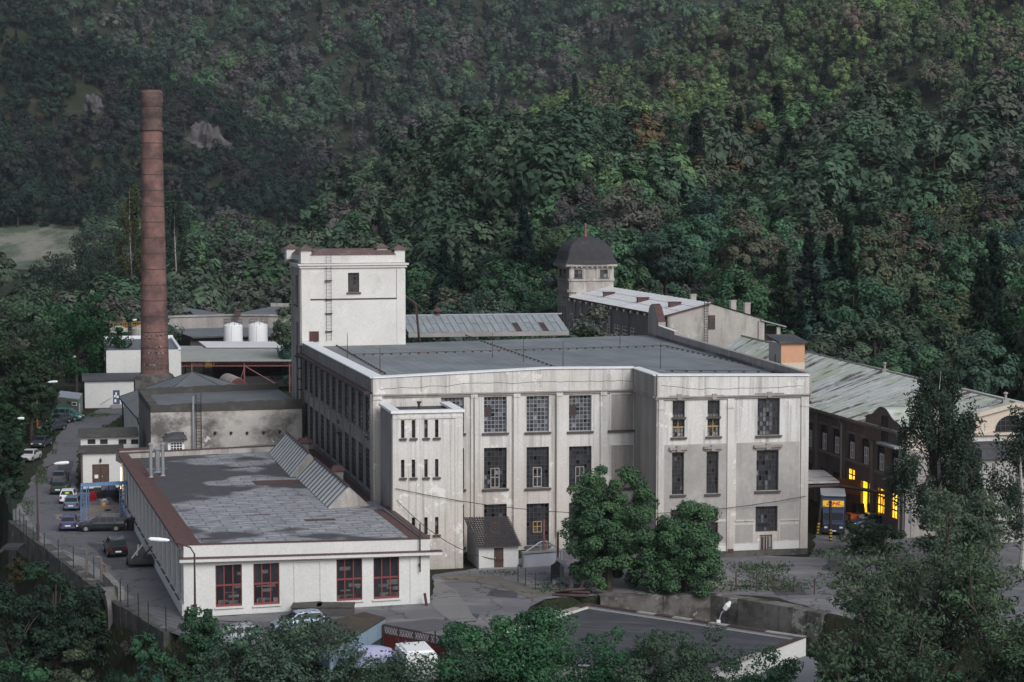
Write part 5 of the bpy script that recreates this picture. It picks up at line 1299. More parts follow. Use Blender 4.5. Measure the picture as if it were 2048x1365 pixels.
for u, v in ((223, 690), (236, 694), (250, 687), (262, 692), (228, 697)): mb = MB(); c = at(u, v, zu); mb.tube([c, c + Vector((0, 0, .7))], .08, 5); mb.build('vent_pipe', M_DARKM, ub)
# ================================================================ tanks
def tank(u, vt, vb_, y, dia, label, rail, rusty=False):
    c = aty(u, vb_, y); zt = aty(u, vt, y).z; c.z = max(c.z, 0) if vb_ else 0
    t = thing('storage_tank', label, 'tank', (c.x, c.y, c.z), 0, 'upright storage tanks behind the mill')
    r = dia / 2; h = zt - c.z
    m2 = MB(); m2.lathe(c, [(r, 0), (r, h), (r * .97, h + .06), (.4, h + .55), (.0 + .05, h + .6)], 28)
    m2.tube([c + Vector((.0, -r - .05, .1)), c + Vector((0, -r - .05, h))], .05, 4); m2.build('shell', M_WPAINT if not rusty else weather('weathered_tank', (.50, .50, .48), (.38, .38, .36), (.2, .17, .14), .6, (1.5, 1.5, .3)), t)
    m2 = MB(); n = 10
    for k in range(n):
        a = 2 * math.pi * k / n; p = c + Vector((r * .95 * math.cos(a), r * .95 * math.sin(a), h)); m2.tube([p, p + Vector((0, 0, 1.1))], .03, 4)
    for zz in (.55, 1.1):
        m2.tube([c + Vector((r * .95 * math.cos(2 * math.pi * k / 20), r * .95 * math.sin(2 * math.pi * k / 20), h + zz)) for k in range(21)], .025, 4)
    m2.build('railing', rail, t)
    return t
M_YEL = plain('yellow_paint', (.50, .26, .03), .6, 0, .3, .2)
tank(467, 651, 740, 372, 3.55, 'left one of two clean white storage tanks in front of the timber shed', M_RUSTM)
tank(517, 650, 740, 372, 3.55, 'right one of two clean white storage tanks in front of the timber shed', M_RUSTM)
tank(237, 658, 735, 352, 3.4, 'weathered grey tank with yellow railing left of the tall chimney', M_YEL, True)
tank(283, 657, 735, 354, 3.4, 'weathered grey tank half hidden behind the tall chimney', M_YEL, True)
# ================================================================ long curved hall at the back
pts3 = [aty(336, 655, 396), aty(462, 648, 402), aty(592, 648, 400)]
bh = thing('back_hall', 'long bent hall with crumbling plaster band and flat roofs at the far end', 'hall', (pts3[1].x, pts3[1].y, 0))
mb = MB(); mr = MB(); mp = MB(); ms = MB()
def zof(v, y): return aty(460, v, y).z
zA, zBk = zof(632, 402), zof(655, 402); zS = zof(672, 386)
for i in range(2):
    W = Wall(pts3[i], pts3[i + 1])
    mb.poly([W.pt(0, 0), W.pt(W.L, 0), W.pt(W.L, zA), W.pt(0, zA)]); mb.wbox(W, 0, W.L, zA, zA + .35, -.3, .25)
    mr.poly([W.pt(0, zA + .2), W.pt(W.L, zA + .2), W.pt(W.L, zA + .3, -30), W.pt(0, zA + .3, -30)])
    mp.wbox(W, 0, W.L, zA, zA + 1.0, -30.5, -30)
    ms.poly([W.pt(0, zS, 15), W.pt(W.L, zS, 15), W.pt(W.L, zBk), W.pt(0, zBk)]); ms.poly([W.pt(0, zS - .3, 15), W.pt(W.L, zS - .3, 15), W.pt(W.L, zS, 15), W.pt(0, zS, 15)], 1)
mb.build('wall', [M_GREYPL], bh); mr.build('roof', M_FELT2, bh); mp.build('parapet', [M_GABLE], bh)
c = at(476, 633, zA); m2 = MB(); m2.box(c, 1.0, 1.0, 1.1, .2); m2.box(c + Vector((0, 0, 1.1)), 1.3, 1.3, .3, .2, 0, .5); m2.build('roof_cabin', M_REDT, bh)
sh2 = thing('timber_shed', 'long grey board shed with a sloping felt roof behind the white tanks', 'shed', (pts3[1].x, pts3[1].y - 12, 0))
ms.build('roof', [M_FELT2, M_FELTD], sh2)
mb = MB(); tws = []
for i in range(2):
    W = Wall(pts3[i], pts3[i + 1]); mb.poly([W.pt(0, 0, 14), W.pt(W.L, 0, 14), W.pt(W.L, zS - .2, 14), W.pt(0, zS - .2, 14)])
    for k in range(int(W.L / .5)): mb.wbox(W, k * .5, k * .5 + .06, 0, zS - .3, 14.001, 14.06)
    tws.append(W)
W0 = tws[0]; mb.poly([W0.pt(0, 0, 0), W0.pt(0, 0, 14), W0.pt(0, zS - .2, 14), W0.pt(0, zBk, 0)])
mb.build('wall', [M_BOARD], sh2)
for u in (491, 543):
    W = tws[1]; s = W.sz(u, 675, 14)[0]; window(sh2, W, (s - 1.0, s + 1.0, 2.2, 4.9), 3, 4, -.05, .1, fmat=M_WFRAME, o=14.02, sill=False, tones=lambda i, j: R.uniform(.05, .3))
# ================================================================ canopies on red steel posts
def canopy(name, label, q, mat, posts, post_mat, th=.15, sw=.0):
    c = sum((Vector(p) for p in q), Vector()) / 4
    t = thing(name, label, 'canopy', (c.x, c.y, 0))
    m2 = MB(); m2.hexa([Vector(p) - Vector((0, 0, th)) for p in q] + [Vector(p) for p in q]); 
    m2.build('roof', mat, t)
    for p in posts:
        m2 = MB(); m2.tube([Vector((p[0], p[1], 0)), p], .13, 6); m2.build('post', post_mat, t)
    return t
zc0_ = 5.4; a = at(356, 722, zc0_); b_ = at(600, 722, zc0_); c2_ = at(560, 692, zc0_ + .25); d2 = at(350, 692, zc0_ + .25)
b_ = a + Vector((e0.x * .999, .03, 0)) * (b_ - a).length
cn = canopy('yard_canopy', 'large grey sheet canopy on red steel posts over the red tanks', [a, b_, c2_ + Vector((3, 0, 0)), d2], weather('grey_sheet', (.36, .37, .35), (.31, .32, .30), (.24, .24, .22), .3, (1.2, .2, .5), .5, (.5, .75), rough=.6), [a.lerp(b_, f) + Vector((0, .5, -.2)) for f in (.02, .11, .55, .93)] + [d2.lerp(c2_, f) - Vector((0, .6, .2)) for f in (.1, .5, .9)], M_REDM)
m2 = MB()
for zz in (-.35, -.95): m2.tube([a + Vector((-2, .5, zz)), b_ + Vector((0, .5, zz))], .09, 5)
for k in range(26):
    p, q = a.lerp(b_, k / 26), a.lerp(b_, (k + .5) / 26); r_ = a.lerp(b_, (k + 1) / 26); m2.tube([p + Vector((0, .5, -.35)), q + Vector((0, .5, -.95)), r_ + Vector((0, .5, -.35))], .05, 4)
p = a.lerp(b_, .55) + Vector((0, .5, -.9)); m2.tube([p, p + Vector((5.5, 0, -3.2))], .1, 5); m2.tube([p + Vector((0, 0, -.3)), p + Vector((-1, 0, -3.6))], .08, 5)
m2.build('truss', M_REDM, cn)
p0 = at(412, 694, 5.9); p1 = at(594, 694, 5.9); p2 = at(548, 683.5, 6.1); p3 = at(397, 683, 6.1)
canopy('light_canopy', 'smaller pale sheet canopy behind the large grey one', [p0, p1, p2, p3], M_WROOF, [p0 + Vector((1, 1, -.2)), p1 + Vector((-1, 1, -.2)), p2 + Vector((-1, -1, -.2)), p3 + Vector((1, -1, -.2))], M_REDM)
def lying_tank(u0, u1, v, y, r, label, mat, rz=.2):
    a, c = aty(u0, v, y), aty(u1, v, y); a.z = c.z = r + .5; c.y += 3
    ctr = (a + c) / 2; t = thing('lying_tank', label, 'tank', (ctr.x, ctr.y, 0), 0, 'red tanks lying under the canopy')
    ax = (c - a).normalized(); m2 = MB(); m2.tube([a, a + ax * .25, a + ax * .7, c - ax * .7, c - ax * .25, c], [r * .45, r * .8, r, r, r * .8, r * .45], 20)
    for k in range(1, 5): q = a.lerp(c, k / 5); m2.tube([q - ax * .06, q + ax * .06], [r + .04] * 2, 20)
    m2.build('shell', mat, t)
    for f in (.2, .8): q = a.lerp(c, f); m2 = MB(); m2.box((q.x, q.y, 0), .5, r * 1.6, r * .6 + .5, .2); m2.build('cradle', M_CONC, t)
    return t
M_OXIDE = weather('red_oxide', (.13, .055, .055), (.10, .045, .045), (.06, .035, .035), .5, (.6, .6, .6))
lying_tank(428, 566, 745, 346, 1.75, 'long dark red tank lying under the grey canopy', M_OXIDE)
t = at(478, 768, 0); 
c0_ = aty(478, 757, 322); c1_ = aty(455, 745, 331); c0_.z = c1_.z = 1.75
t = thing('lying_tank', 'short grey tank with a red end lying before the long red tank', 'tank', (c0_.x, c0_.y, 0), 0, 'red tanks lying under the canopy')
ax = (c1_ - c0_).normalized(); m2 = MB(); m2.tube([c0_, c1_], [1.5, 1.5], 20, cap=False); m2.build('shell', M_GREYPL, t)
m2 = MB(); m2.tube([c0_ - ax * .12, c0_ + ax * .02], [1.25, 1.5], 20); m2.build('end_plate', M_OXIDE, t)
q0 = aty(490, 765, 340); q1 = aty(590, 765, 343); WQq = Wall(q0, q1); m2 = MB(); m2.wbox(WQq, 0, WQq.L, 0, WQq.z_of(540, 752.5), -.4, 0)
t = m2.build('boundary_wall', M_WHITE); tag(t, 'low white wall with two red boxes in front of the red tanks', 'wall'); rebase(t, (q0.x, q0.y, 0))
for u, v in ((514, 763), (547, 762)):
    pass
# ================================================================ vehicles
def paint(name, col, rough=.28):
    if name in MATS: return MATS[name]
    m, nt, b = new_mat(name); b.inputs['Base Color'].default_value = c4(col); b.inputs['Roughness'].default_value = rough; b.inputs['Metallic'].default_value = .15
    b.inputs['Coat Weight'].default_value = .5; b.inputs['Coat Roughness'].default_value = .1
    dirt = ramp(nt, noise(nt, coords(nt, (1, 1, 1), obj=True), 2.2, 6, .7), [(.35, .25), (.7, .6)]); nt.links.new(dirt, b.inputs['Roughness'])
    MATS[name] = m; return m
M_CGLASS = plain('car_glass', (.012, .014, .016), .08, 0, .6)
M_TYRE = plain('tyre_rubber', (.014, .014, .015), .85); M_RIM = plain('wheel_rim', (.40, .41, .43), .35, .7)
M_TAIL = plain('red_lamp_lens', (.14, .012, .014), .25); M_HEAD = plain('clear_lamp_lens', (.65, .67, .70), .15)
M_PLATE = plain('number_plate_white', (.72, .72, .70), .5); M_TRIM = plain('dark_plastic', (.022, .022, .024), .6)
# side profiles: body stations (x from rear, z low, z belt, half width); cabin (x,z) points of roof and belt
CARS = dict(
    hatch=dict(L=4.0, body=[(0, .42, .82, .70), (.10, .26, .93, .80), (.8, .20, .95, .83), (2.3, .20, .93, .83), (2.85, .20, .90, .82), (3.6, .22, .76, .77), (3.92, .30, .64, .68), (4.0, .36, .55, .58)], cab=[(.12, .92), (.42, 1.38), (.9, 1.45), (1.9, 1.44), (2.25, 1.38), (3.0, .88)], pill=[1.35, 1.95], wh=(.72, 3.22, .30)),
    wagon=dict(L=4.65, body=[(0, .42, .82, .72), (.10, .26, .94, .81), (.8, .20, .95, .85), (2.7, .20, .93, .85), (3.3, .20, .90, .84), (4.2, .22, .77, .79), (4.55, .30, .66, .70), (4.65, .36, .56, .60)], cab=[(.10, .93), (.48, 1.36), (.9, 1.44), (2.3, 1.44), (2.65, 1.38), (3.45, .88)], pill=[.98, 1.75, 2.4], wh=(.85, 3.72, .31)),
    sedan=dict(L=4.4, body=[(0, .42, .86, .70), (.10, .26, .93, .79), (.9, .20, .95, .83), (2.5, .20, .92, .83), (3.1, .20, .89, .82), (4.0, .22, .78, .77), (4.32, .30, .68, .68), (4.4, .36, .56, .58)], cab=[(.65, .93), (1.25, 1.36), (1.6, 1.40), (2.2, 1.40), (2.5, 1.35), (3.2, .88)], pill=[1.5, 2.1], wh=(.8, 3.5, .30)),
    suv=dict(L=4.4, body=[(0, .45, .95, .74), (.10, .30, 1.03, .85), (.8, .25, 1.05, .89), (2.4, .25, 1.03, .89), (3.0, .25, 1.0, .88), (3.95, .28, .90, .82), (4.3, .36, .78, .74), (4.4, .42, .66, .62)], cab=[(.10, 1.02), (.55, 1.52), (1.0, 1.60), (2.1, 1.60), (2.4, 1.54), (3.15, .98)], pill=[.95, 1.6, 2.2], wh=(.8, 3.5, .35)),
    van=dict(L=4.5, body=[(0, .40, 1.02, .78), (.08, .28, 1.08, .84), (.8, .24, 1.10, .86), (2.9, .24, 1.08, .86), (3.5, .24, 1.02, .86), (4.2, .26, .85, .82), (4.45, .34, .72, .74), (4.5, .40, .6, .66)], cab=[(.05, 1.08), (.28, 1.72), (.7, 1.82), (2.5, 1.82), (2.85, 1.76), (3.85, 1.0)], pill=[1.2, 2.1, 2.75], wh=(.8, 3.6, .32)))
def car(kind, name, label, u, v, head, col, plate=True, roof_rails=False, sticker=None):
    K = CARS[kind]; L = K['L']; p = at(u, v, 0); p.z = .035
    t = thing(name, label, 'car', p, math.radians(head)); pm = paint('paint_%s' % '_'.join(col[0].split()), col[1])
    X = lambda x: x - L / 2
    m2 = MB(); rings = []
    for x, zl, zt, w in K['body']:
        rings.append([(X(x), -w * .9, zl), (X(x), -w, zl + .18), (X(x), -w, zt - .18), (X(x), -w * .93, zt), (X(x), w * .93, zt), (X(x), w, zt - .18), (X(x), w, zl + .18), (X(x), w * .9, zl)])
    for a, b in zip(rings, rings[1:]):
        for i in range(8): j = (i + 1) % 8; m2.poly([a[i], b[i], b[j], a[j]], smooth=i not in (7,))
    m2.poly(rings[0]); m2.poly(rings[-1][::-1])
    wb = np.interp([x for x, z in K['cab']], [b[0] for b in K['body']], [b[3] for b in K['body']])
    cab = K['cab']; wt = [w * (.93 - .22 * max(0, (z - cab[0][1]) / (cab[2][1] - cab[0][1]))) for (x, z), w in zip(cab, wb)]
    roofi = (1, 2, 3, 4)
    m2.poly([(X(cab[i][0]), -wt[i], cab[i][1]) for i in roofi] + [(X(cab[i][0]), wt[i], cab[i][1]) for i in roofi[::-1]])
    pts = [(X(x), z, w) for (x, z), w in zip(cab, wt)]
    zb2 = cab[0][1] - .08
    for sgn in (-1, 1):   # cabin side
        q = [(x, sgn * w, z) for x, z, w in pts]; q = q if sgn < 0 else q[::-1]; m2.poly(q)
    m2.poly([(pts[0][0], pts[0][2], pts[0][1]), (pts[0][0], -pts[0][2], pts[0][1]), (pts[1][0], -pts[1][2], pts[1][1]), (pts[1][0], pts[1][2], pts[1][1])])
    m2.poly([(pts[5][0], -pts[5][2], pts[5][1]), (pts[5][0], pts[5][2], pts[5][1]), (pts[4][0], pts[4][2], pts[4][1]), (pts[4][0], -pts[4][2], pts[4][1])])
    body = m2.build('body', pm, t, local=True)
    g = MB()
    def lerp3(a, b, f): return tuple(a[i] + (b[i] - a[i]) * f for i in range(3))
    def scr(i0, i1, nx):  # windscreen / rear glass
        a, b = pts[i0], pts[i1]; A0 = (a[0], a[2], a[1]); 
        q = []
        for f, sx in ((.12, 1), (.12, -1), (.92, -1), (.92, 1)):
            x, z, w = a[0] + (b[0] - a[0]) * f, a[1] + (b[1] - a[1]) * f, a[2] + (b[2] - a[2]) * f; q.append((x + nx * .015, sx * (w - .07), z + .012))
        g.poly(q if nx < 0 else q[::-1])
    scr(0, 1, -1); scr(5, 4, 1)
    zb0, zt0 = cab[0][1] + .04, cab[2][1] - .10
    def xr(z): f = (z - cab[0][1]) / (cab[1][1] - cab[0][1]); return X(cab[0][0] + (cab[1][0] - cab[0][0]) * min(1.15, f)) + .12
    def xf(z): f = (z - cab[5][1]) / (cab[4][1] - cab[5][1]); return X(cab[5][0] + (cab[4][0] - cab[5][0]) * min(1.1, f)) - .14
    cuts = [None] + [X(c) for c in K['pill']] + [None]
    for a, b in zip(cuts, cuts[1:]):
        for sgn in (-1, 1):
            def wz(z): return (np.interp(0.5, [0, 1], [wt[0], wt[5]]) - .0) + ((wt[2]) - wt[0]) * (z - cab[0][1]) / (cab[2][1] - cab[0][1]) + .014
            x00, x10 = (xr(zb0) if a is None else a + .05), (xf(zb0) if b is None else b - .05); x01, x11 = (xr(zt0) if a is None else a + .05), (xf(zt0) if b is None else b - .05)
            if x10 - x00 < .1: continue
            q = [(x00, sgn * wz(zb0), zb0), (x10, sgn * wz(zb0), zb0), (max(x11, x01 + .02), sgn * wz(zt0), zt0), (x01, sgn * wz(zt0), zt0)]
            g.poly(q if sgn < 0 else q[::-1])
    g.build('windows', M_CGLASS, t, local=True)
    w0 = K['body'][2][3]; r = K['wh'][2]
    for x in K['wh'][:2]:
        for sgn in (-1, 1):
            m3 = MB(); m3.tube([(X(x), sgn * (w0 - .16), r), (X(x), sgn * (w0 + .02), r)], [r, r], 18); m3.tube([(X(x), sgn * (w0 - .02), r + .02), (X(x), sgn * (w0 + .004), r + .02)], [r + .07, r + .07], 18, 0)
            wh = m3.build('wheel', M_TYRE, t, local=True); m3 = MB(); m3.tube([(X(x), sgn * (w0), r), (X(x), sgn * (w0 + .03), r)], [r * .66, r * .6], 12); m3.build('rim', M_RIM, wh, local=True)
    zt_ = K['body'][0][2]; wr0 = K['body'][0][3]
    for sgn in (-1, 1):
        m3 = MB(); m3.box((X(.05), sgn * (wr0 - .06), zt_ - .24), .16, .22, .26); m3.build('taillight', M_TAIL, t, local=True)
        m3 = MB(); m3.box((X(L - .12), sgn * (K['body'][-1][3] - .06), K['body'][-2][2] - .16), .22, .30, .15); m3.build('headlight', M_HEAD, t, local=True)
        m3 = MB(); m3.box((X(cab[5][0] - .25), sgn * (w0 + .08), cab[5][1] + .02), .12, .18, .13); m3.build('mirror', M_TRIM, t, local=True)
    m3 = MB(); m3.box((X(-.01), 0, .34), .12, wr0 * 1.9, .2); m3.build('bumper', M_TRIM if kind in ('sedan', 'van') else pm, t, local=True)
    m3 = MB(); m3.box((X(L + .0), 0, .30), .12, K['body'][-1][3] * 2, .2); m3.build('bumper', M_TRIM, t, local=True)
    m3 = MB(); m3.box((X(L - .04), 0, .52), .12, K['body'][-1][3] * 1.3, .12); m3.build('grille', M_TRIM, t, local=True)
    if plate: m3 = MB(); m3.box((X(-.06), 0, .52), .05, .52, .12); m3.build('number_plate', M_PLATE, t, local=True)
    if roof_rails:
        m3 = MB()
        for sgn in (-1, 1): m3.tube([(X(cab[1][0] + .1), sgn * wt[2] * .9, cab[2][1] + .02), (X(cab[2][0] + .1), sgn * wt[2] * .9, cab[2][1] + .07), (X(cab[3][0]), sgn * wt[2] * .9, cab[2][1] + .07)], .025, 5)
        m3.build('roof_rails', M_STEEL, t, local=True)
    if sticker:
        m3 = MB(); a, b = pts[0], pts[1]; cx, cz = a[0] + (b[0] - a[0]) * .55 - .04, a[1] + (b[1] - a[1]) * .55; tx, tz_ = (b[0] - a[0]) * .2, (b[1] - a[1]) * .2
        m3.poly([(cx + tx * math.sin(k * .5236) , .24 * math.cos(k * .5236), cz + tz_ * math.sin(k * .5236)) for k in range(12)]); m3.build('sticker', sticker, t, local=True)
    return t
# heading: direction the bonnet points, degrees from +X
car('sedan', 'parked_car', 'grey hatchback parked first in the row beside the annex, nearest the lane end', 120, 966, 96, ('slate grey', (.09, .10, .12)))
car('wagon', 'parked_car', 'dark green estate parked behind the grey car in the row', 122, 985, 94, ('bottle green', (.02, .045, .04)))
car('hatch', 'parked_car', 'white car with a round sticker on its rear window', 137, 1004, 98, ('plain white', (.72, .73, .75)), sticker=plain('sticker_green_yellow', (.35, .50, .05), .5))
car('hatch', 'parked_car', 'steel blue hatchback parked beside the white car at the blue gantry', 147, 1018, 95, ('steel blue', (.10, .15, .22)))
car('hatch', 'parked_car', 'violet blue hatchback parked in front of the blue gantry', 139, 1058, 98, ('violet blue', (.06, .075, .16)))
car('wagon', 'parked_car', 'black estate car parked sideways before the blue gantry', 203, 1062, 186, ('blue black', (.012, .016, .024)), roof_rails=True)
car('suv', 'moving_car', 'black car with silver roof rails standing in the middle of the lane', 231, 1109, 108, ('jet black', (.010, .010, .012)), roof_rails=True)
car('sedan', 'parked_car', 'white boxy saloon facing the camera under the trees', 60, 922, 265, ('off white', (.60, .60, .60)))
car('sedan', 'parked_car', 'dark grey saloon parked behind the white boxy saloon', 83, 894, 265, ('graphite', (.05, .058, .075)))
car('sedan', 'parked_car', 'dark grey saloon with its nose on the verge near the green van', 106, 862, 245, ('anthracite', (.045, .05, .065)))
car('hatch', 'parked_car', 'dark hatchback half hidden between the grey saloon and the green van', 118, 848, 245, ('charcoal', (.04, .045, .055)))
car('van', 'parked_van', 'teal green minivan parked before the green site container', 136, 842, 352, ('teal green', (.03, .16, .14)))
for o in COL.objects:
    if o.name.startswith('parked_van'): o['category'] = 'van'
# ---- delivery truck
tp = at(1671, 1071, 0); tr_rz = math.radians(262)
tk = thing('delivery_truck', 'dark blue box truck with a yellow sign board above its cab', 'truck', (tp.x, tp.y + 1.5, .03), tr_rz)
pm = paint('truck_blue', (.022, .036, .075)); bm_ = plain('truck_box_blue', (.020, .028, .055), .5, 0, .4, .2)
m2 = MB(); m2.box((-2.6, 0, .95), 5.0, 2.35, 2.55); m2.build('cargo_box', bm_, tk, local=True)
m2 = MB(); m2.box((-2.6, 0, 3.502), 5.02, 2.37, .08); m2.build('box_roof', M_CORR, tk, local=True)
m2 = MB(); rg = []
for x, w, zl, zt in ((.0, 1.08, .5, 2.35), (.9, 1.08, .5, 2.4), (1.15, 1.07, .5, 2.1), (1.65, 1.04, .5, 1.45), (1.9, 1.0, .55, 1.25), (1.95, .95, .6, 1.05)): rg.append([(x, -w, zl), (x, -w * .93, zt), (x, w * .93, zt), (x, w, zl)])
for a, b in zip(rg, rg[1:]):
    for i in range(4): j = (i + 1) % 4; m2.poly([a[i], b[i], b[j], a[j]])
m2.poly(rg[0]); m2.poly(rg[-1][::-1]); m2.build('cab', pm, tk, local=True)
m2 = MB(); m2.poly([(1.63, -.94, 1.50), (1.63, .94, 1.50), (1.175, .92, 2.06), (1.175, -.92, 2.06)]); 
m2.v = [(x + .02, y, z + .015) for x, y, z in m2.v]; m2.build('windscreen', M_CGLASS, tk, local=True)
m2 = MB()
for s in (-1, 1): q = [(.2, s * 1.075, 1.45), (1.2, s * 1.07, 1.45), (1.05, s * 1.03, 2.05), (.2, s * 1.03, 2.05)]; m2.poly(q if s < 0 else q[::-1])
m2.build('side_window', M_CGLASS, tk, local=True)
m2 = MB(); m2.hexa([(-.1, -1.1, 2.36), (.75, -1.1, 2.42), (.75, 1.1, 2.42), (-.1, 1.1, 2.36), (-.1, -1.08, 3.3), (.1, -1.08, 3.3), (.1, 1.08, 3.3), (-.1, 1.08, 3.3)]); ad = m2.build('air_deflector', pm, tk, local=True)
m2 = MB()
def defl(y, f, off=.02): return (.75 - .65 * f + off * .8, y, 2.42 + .88 * f + off * .6)
m2.poly([defl(-1.0, .18), defl(1.0, .18), defl(1.0, .78), defl(-1.0, .78)]); sb = m2.build('sign_board', plain('signal_yellow', (.72, .46, .01), .5), tk, local=True)
cu = bpy.data.curves.new('lettering', 'FONT'); cu.body = 'DHL'; cu.size = .56; cu.align_x = 'CENTER'; cu.align_y = 'CENTER'; cu.shear = .35; cu.offset = .018; cu.extrude = .004
to = bpy.data.objects.new('lettering', cu); COL.objects.link(to); bpy.context.view_layer.update(); me = bpy.data.meshes.new_from_object(to); bpy.data.objects.remove(to)
dv_ = Vector((-.65, 0, .88)).normalized(); nv = Vector((.88, 0, .65)).normalized(); cc = Vector(defl(0, .48, .035))
me.transform(Matrix(((0, dv_.x, nv.x, cc.x), (1.25, dv_.y, nv.y, cc.y), (0, dv_.z, nv.z, cc.z), (0, 0, 0, 1)))); me.materials.clear(); me.materials.append(plain('sign_red', (.50, .012, .02), .5))
lo = bpy.data.objects.new('lettering', me); COL.objects.link(lo); lo.parent = sb
m2 = MB()
for y0, y1 in ((-.96, -.80), (.76, .96)):
    for f in (.20, .27): m2.poly([defl(y0, f, .03), defl(y1, f, .03), defl(y1, f + .035, .03), defl(y0, f + .035, .03)])
m2.build('sign_stripes', plain('sign_red', (.5, .012, .02)), sb, local=True)
for s in (-1, 1):
    for x in (1.05, -3.9): m2 = MB(); m2.tube([(x, s * .78, .45), (x, s * 1.08, .45)], [.45, .45], 18); wq = m2.build('wheel', M_TYRE, tk, local=True); m2 = MB(); m2.tube([(x, s * 1.08, .45), (x, s * 1.1, .45)], [.24, .2], 12); m2.build('rim', M_RIM, wq, local=True)
    m2 = MB(); m2.box((1.93, s * .72, .72), .12, .3, .16); m2.build('headlight', M_HEAD, tk, local=True)
    m2 = MB(); m2.box((1.35, s * 1.25, 1.45), .1, .22, .5); m2.build('mirror', M_TRIM, tk, local=True)
m2 = MB(); m2.box((1.9, 0, .35), .2, 2.1, .3); m2.build('bumper', M_TRIM, tk, local=True)
m2 = MB(); m2.box((1.98, 0, .95), .05, 1.2, .16); m2.build('grille', M_TRIM, tk, local=True)
m2 = MB(); m2.box((2.02, 0, .42), .03, .5, .11); m2.build('number_plate', M_PLATE, tk, local=True)
m2 = MB(); m2.box((-2.3, 0, .55), 5.5, .9, .38); m2.build('chassis', M_TRIM, tk, local=True)
# orange and blue machines half seen behind the truck
fk = thing('small_loader', 'small orange loader half hidden behind the truck and the bush', 'loader', at(1712, 1052, 0)); c = at(1712, 1052, 0)
m2 = MB(); m2.box(c + Vector((0, 0, .45)), 1.8, 1.2, .8, .3); m2.build('body', plain('orange_paint', (.40, .10, .02), .5), fk)
m2 = MB(); m2.box(c + Vector((.2, .1, 1.25)), 1.0, 1.1, 1.0, .3, 0, .85); m2.build('cab', M_CGLASS, fk)
for a, b in ((-.6, -.6), (.6, -.6), (-.6, .6), (.6, .6)): m2 = MB(); q = c + Vector((a, b, .35)); m2.tube([q - Vector((0, .12, 0)), q + Vector((0, .12, 0))], [.35, .35], 12); m2.build('wheel', M_TYRE, fk)
car('hatch', 'parked_car', 'dark blue car half hidden behind the bush by the lit doorway', 1738, 1056, 200, ('deep blue', (.02, .05, .09)))
# yellow digger far behind
yd = aty(419, 745, 372); yd.z = 0; t = thing('yellow_digger', 'small yellow digger parked beyond the red tanks', 'digger', yd)
m2 = MB(); m2.box(yd + Vector((0, 0, .9)), 1.5, 1.9, .95, .2); m2.box(yd + Vector((.2, 0, 1.85)), .9, 1.2, .9, .2, 0, .9); m2.build('body', plain('digger_yellow', (.65, .42, .0), .5), t)
m2 = MB(); m2.box(yd, 1.9, 2.2, .85, .2, 0, .9); m2.build('tracks', M_TRIM, t)
m2 = MB(); m2.tube([yd + Vector((.3, -.6, 1.6)), yd + Vector((.6, -1.8, 2.6)), yd + Vector((.7, -2.8, 1.0))], .15, 6); m2.build('arm', plain('digger_yellow', (.65, .42, .0)), t)
# green site container
gc = at(112, 826, 0); gc = aty(143, 826, 293); c0_ = aty(113, 822, 294); c0_.z = 0; Wc = Wall(c0_, c0_ + Vector((e0.x, e0.y, 0)) * 2.35 + Vector((0, -.2, 0)))
Wc = Wall(aty(113, 820, 296), aty(157.5, 820, 292)); Wcr = Wall(Wc.P1, aty(165, 815, 301)); zc_ = Wc.z_of(135, 797.5)
t = thing('site_container', 'grey green site container with small white window at the lane end', 'container', (Wc.P0.x + 1.5, Wc.P0.y, 0))
m2 = MB()
P = [Wc.pt(0, 0), Wc.pt(Wc.L, 0), Wcr.pt(Wcr.L, 0), Wc.pt(0, 0) + Wcr.pt(Wcr.L, 0) - Wc.pt(Wc.L, 0)]
for a, b in zip(P, P[1:] + P[:1]):
    w_ = Wall(a, b); n = int(w_.L / .25)
    for k in range(n): o_ = .03 * (k % 2); m2.wbox(w_, w_.L * k / n, w_.L * (k + 1) / n, .12, zc_, -.05, o_)
m2.build('body', plain('container_green', (.14, .18, .15), .6, 0, .4, .2), t)
m2 = MB(); m2.prism([p.xy for p in P], zc_ + .004, zc_ + .12); m2.build('roof', M_GREYM, t)
m2 = MB(); r = Wc.rect(144.5, 804.5, 154, 812); m2.wbox(Wc, r[0], r[1], r[2], r[3], .035, .07, 0); m2.wbox(Wc, r[0] + .15, r[1] - .15, r[2] + .12, r[3] - .12, .071, .08, 1); m2.build('window', [M_WPAINT, M_CGLASS], t)
m2 = MB(); r = Wc.rect(135, 803.5, 142, 808.5); m2.wbox(Wc, r[0], r[1], r[2], r[3], .035, .06); m2.build('shutter', plain('dark_green_paint', (.03, .06, .05)), t)
m2 = MB(); m2.wbox(Wcr, 1.2, 2.0, .3, 2.0, .035, .06); m2.build('door', M_WPAINT, t)

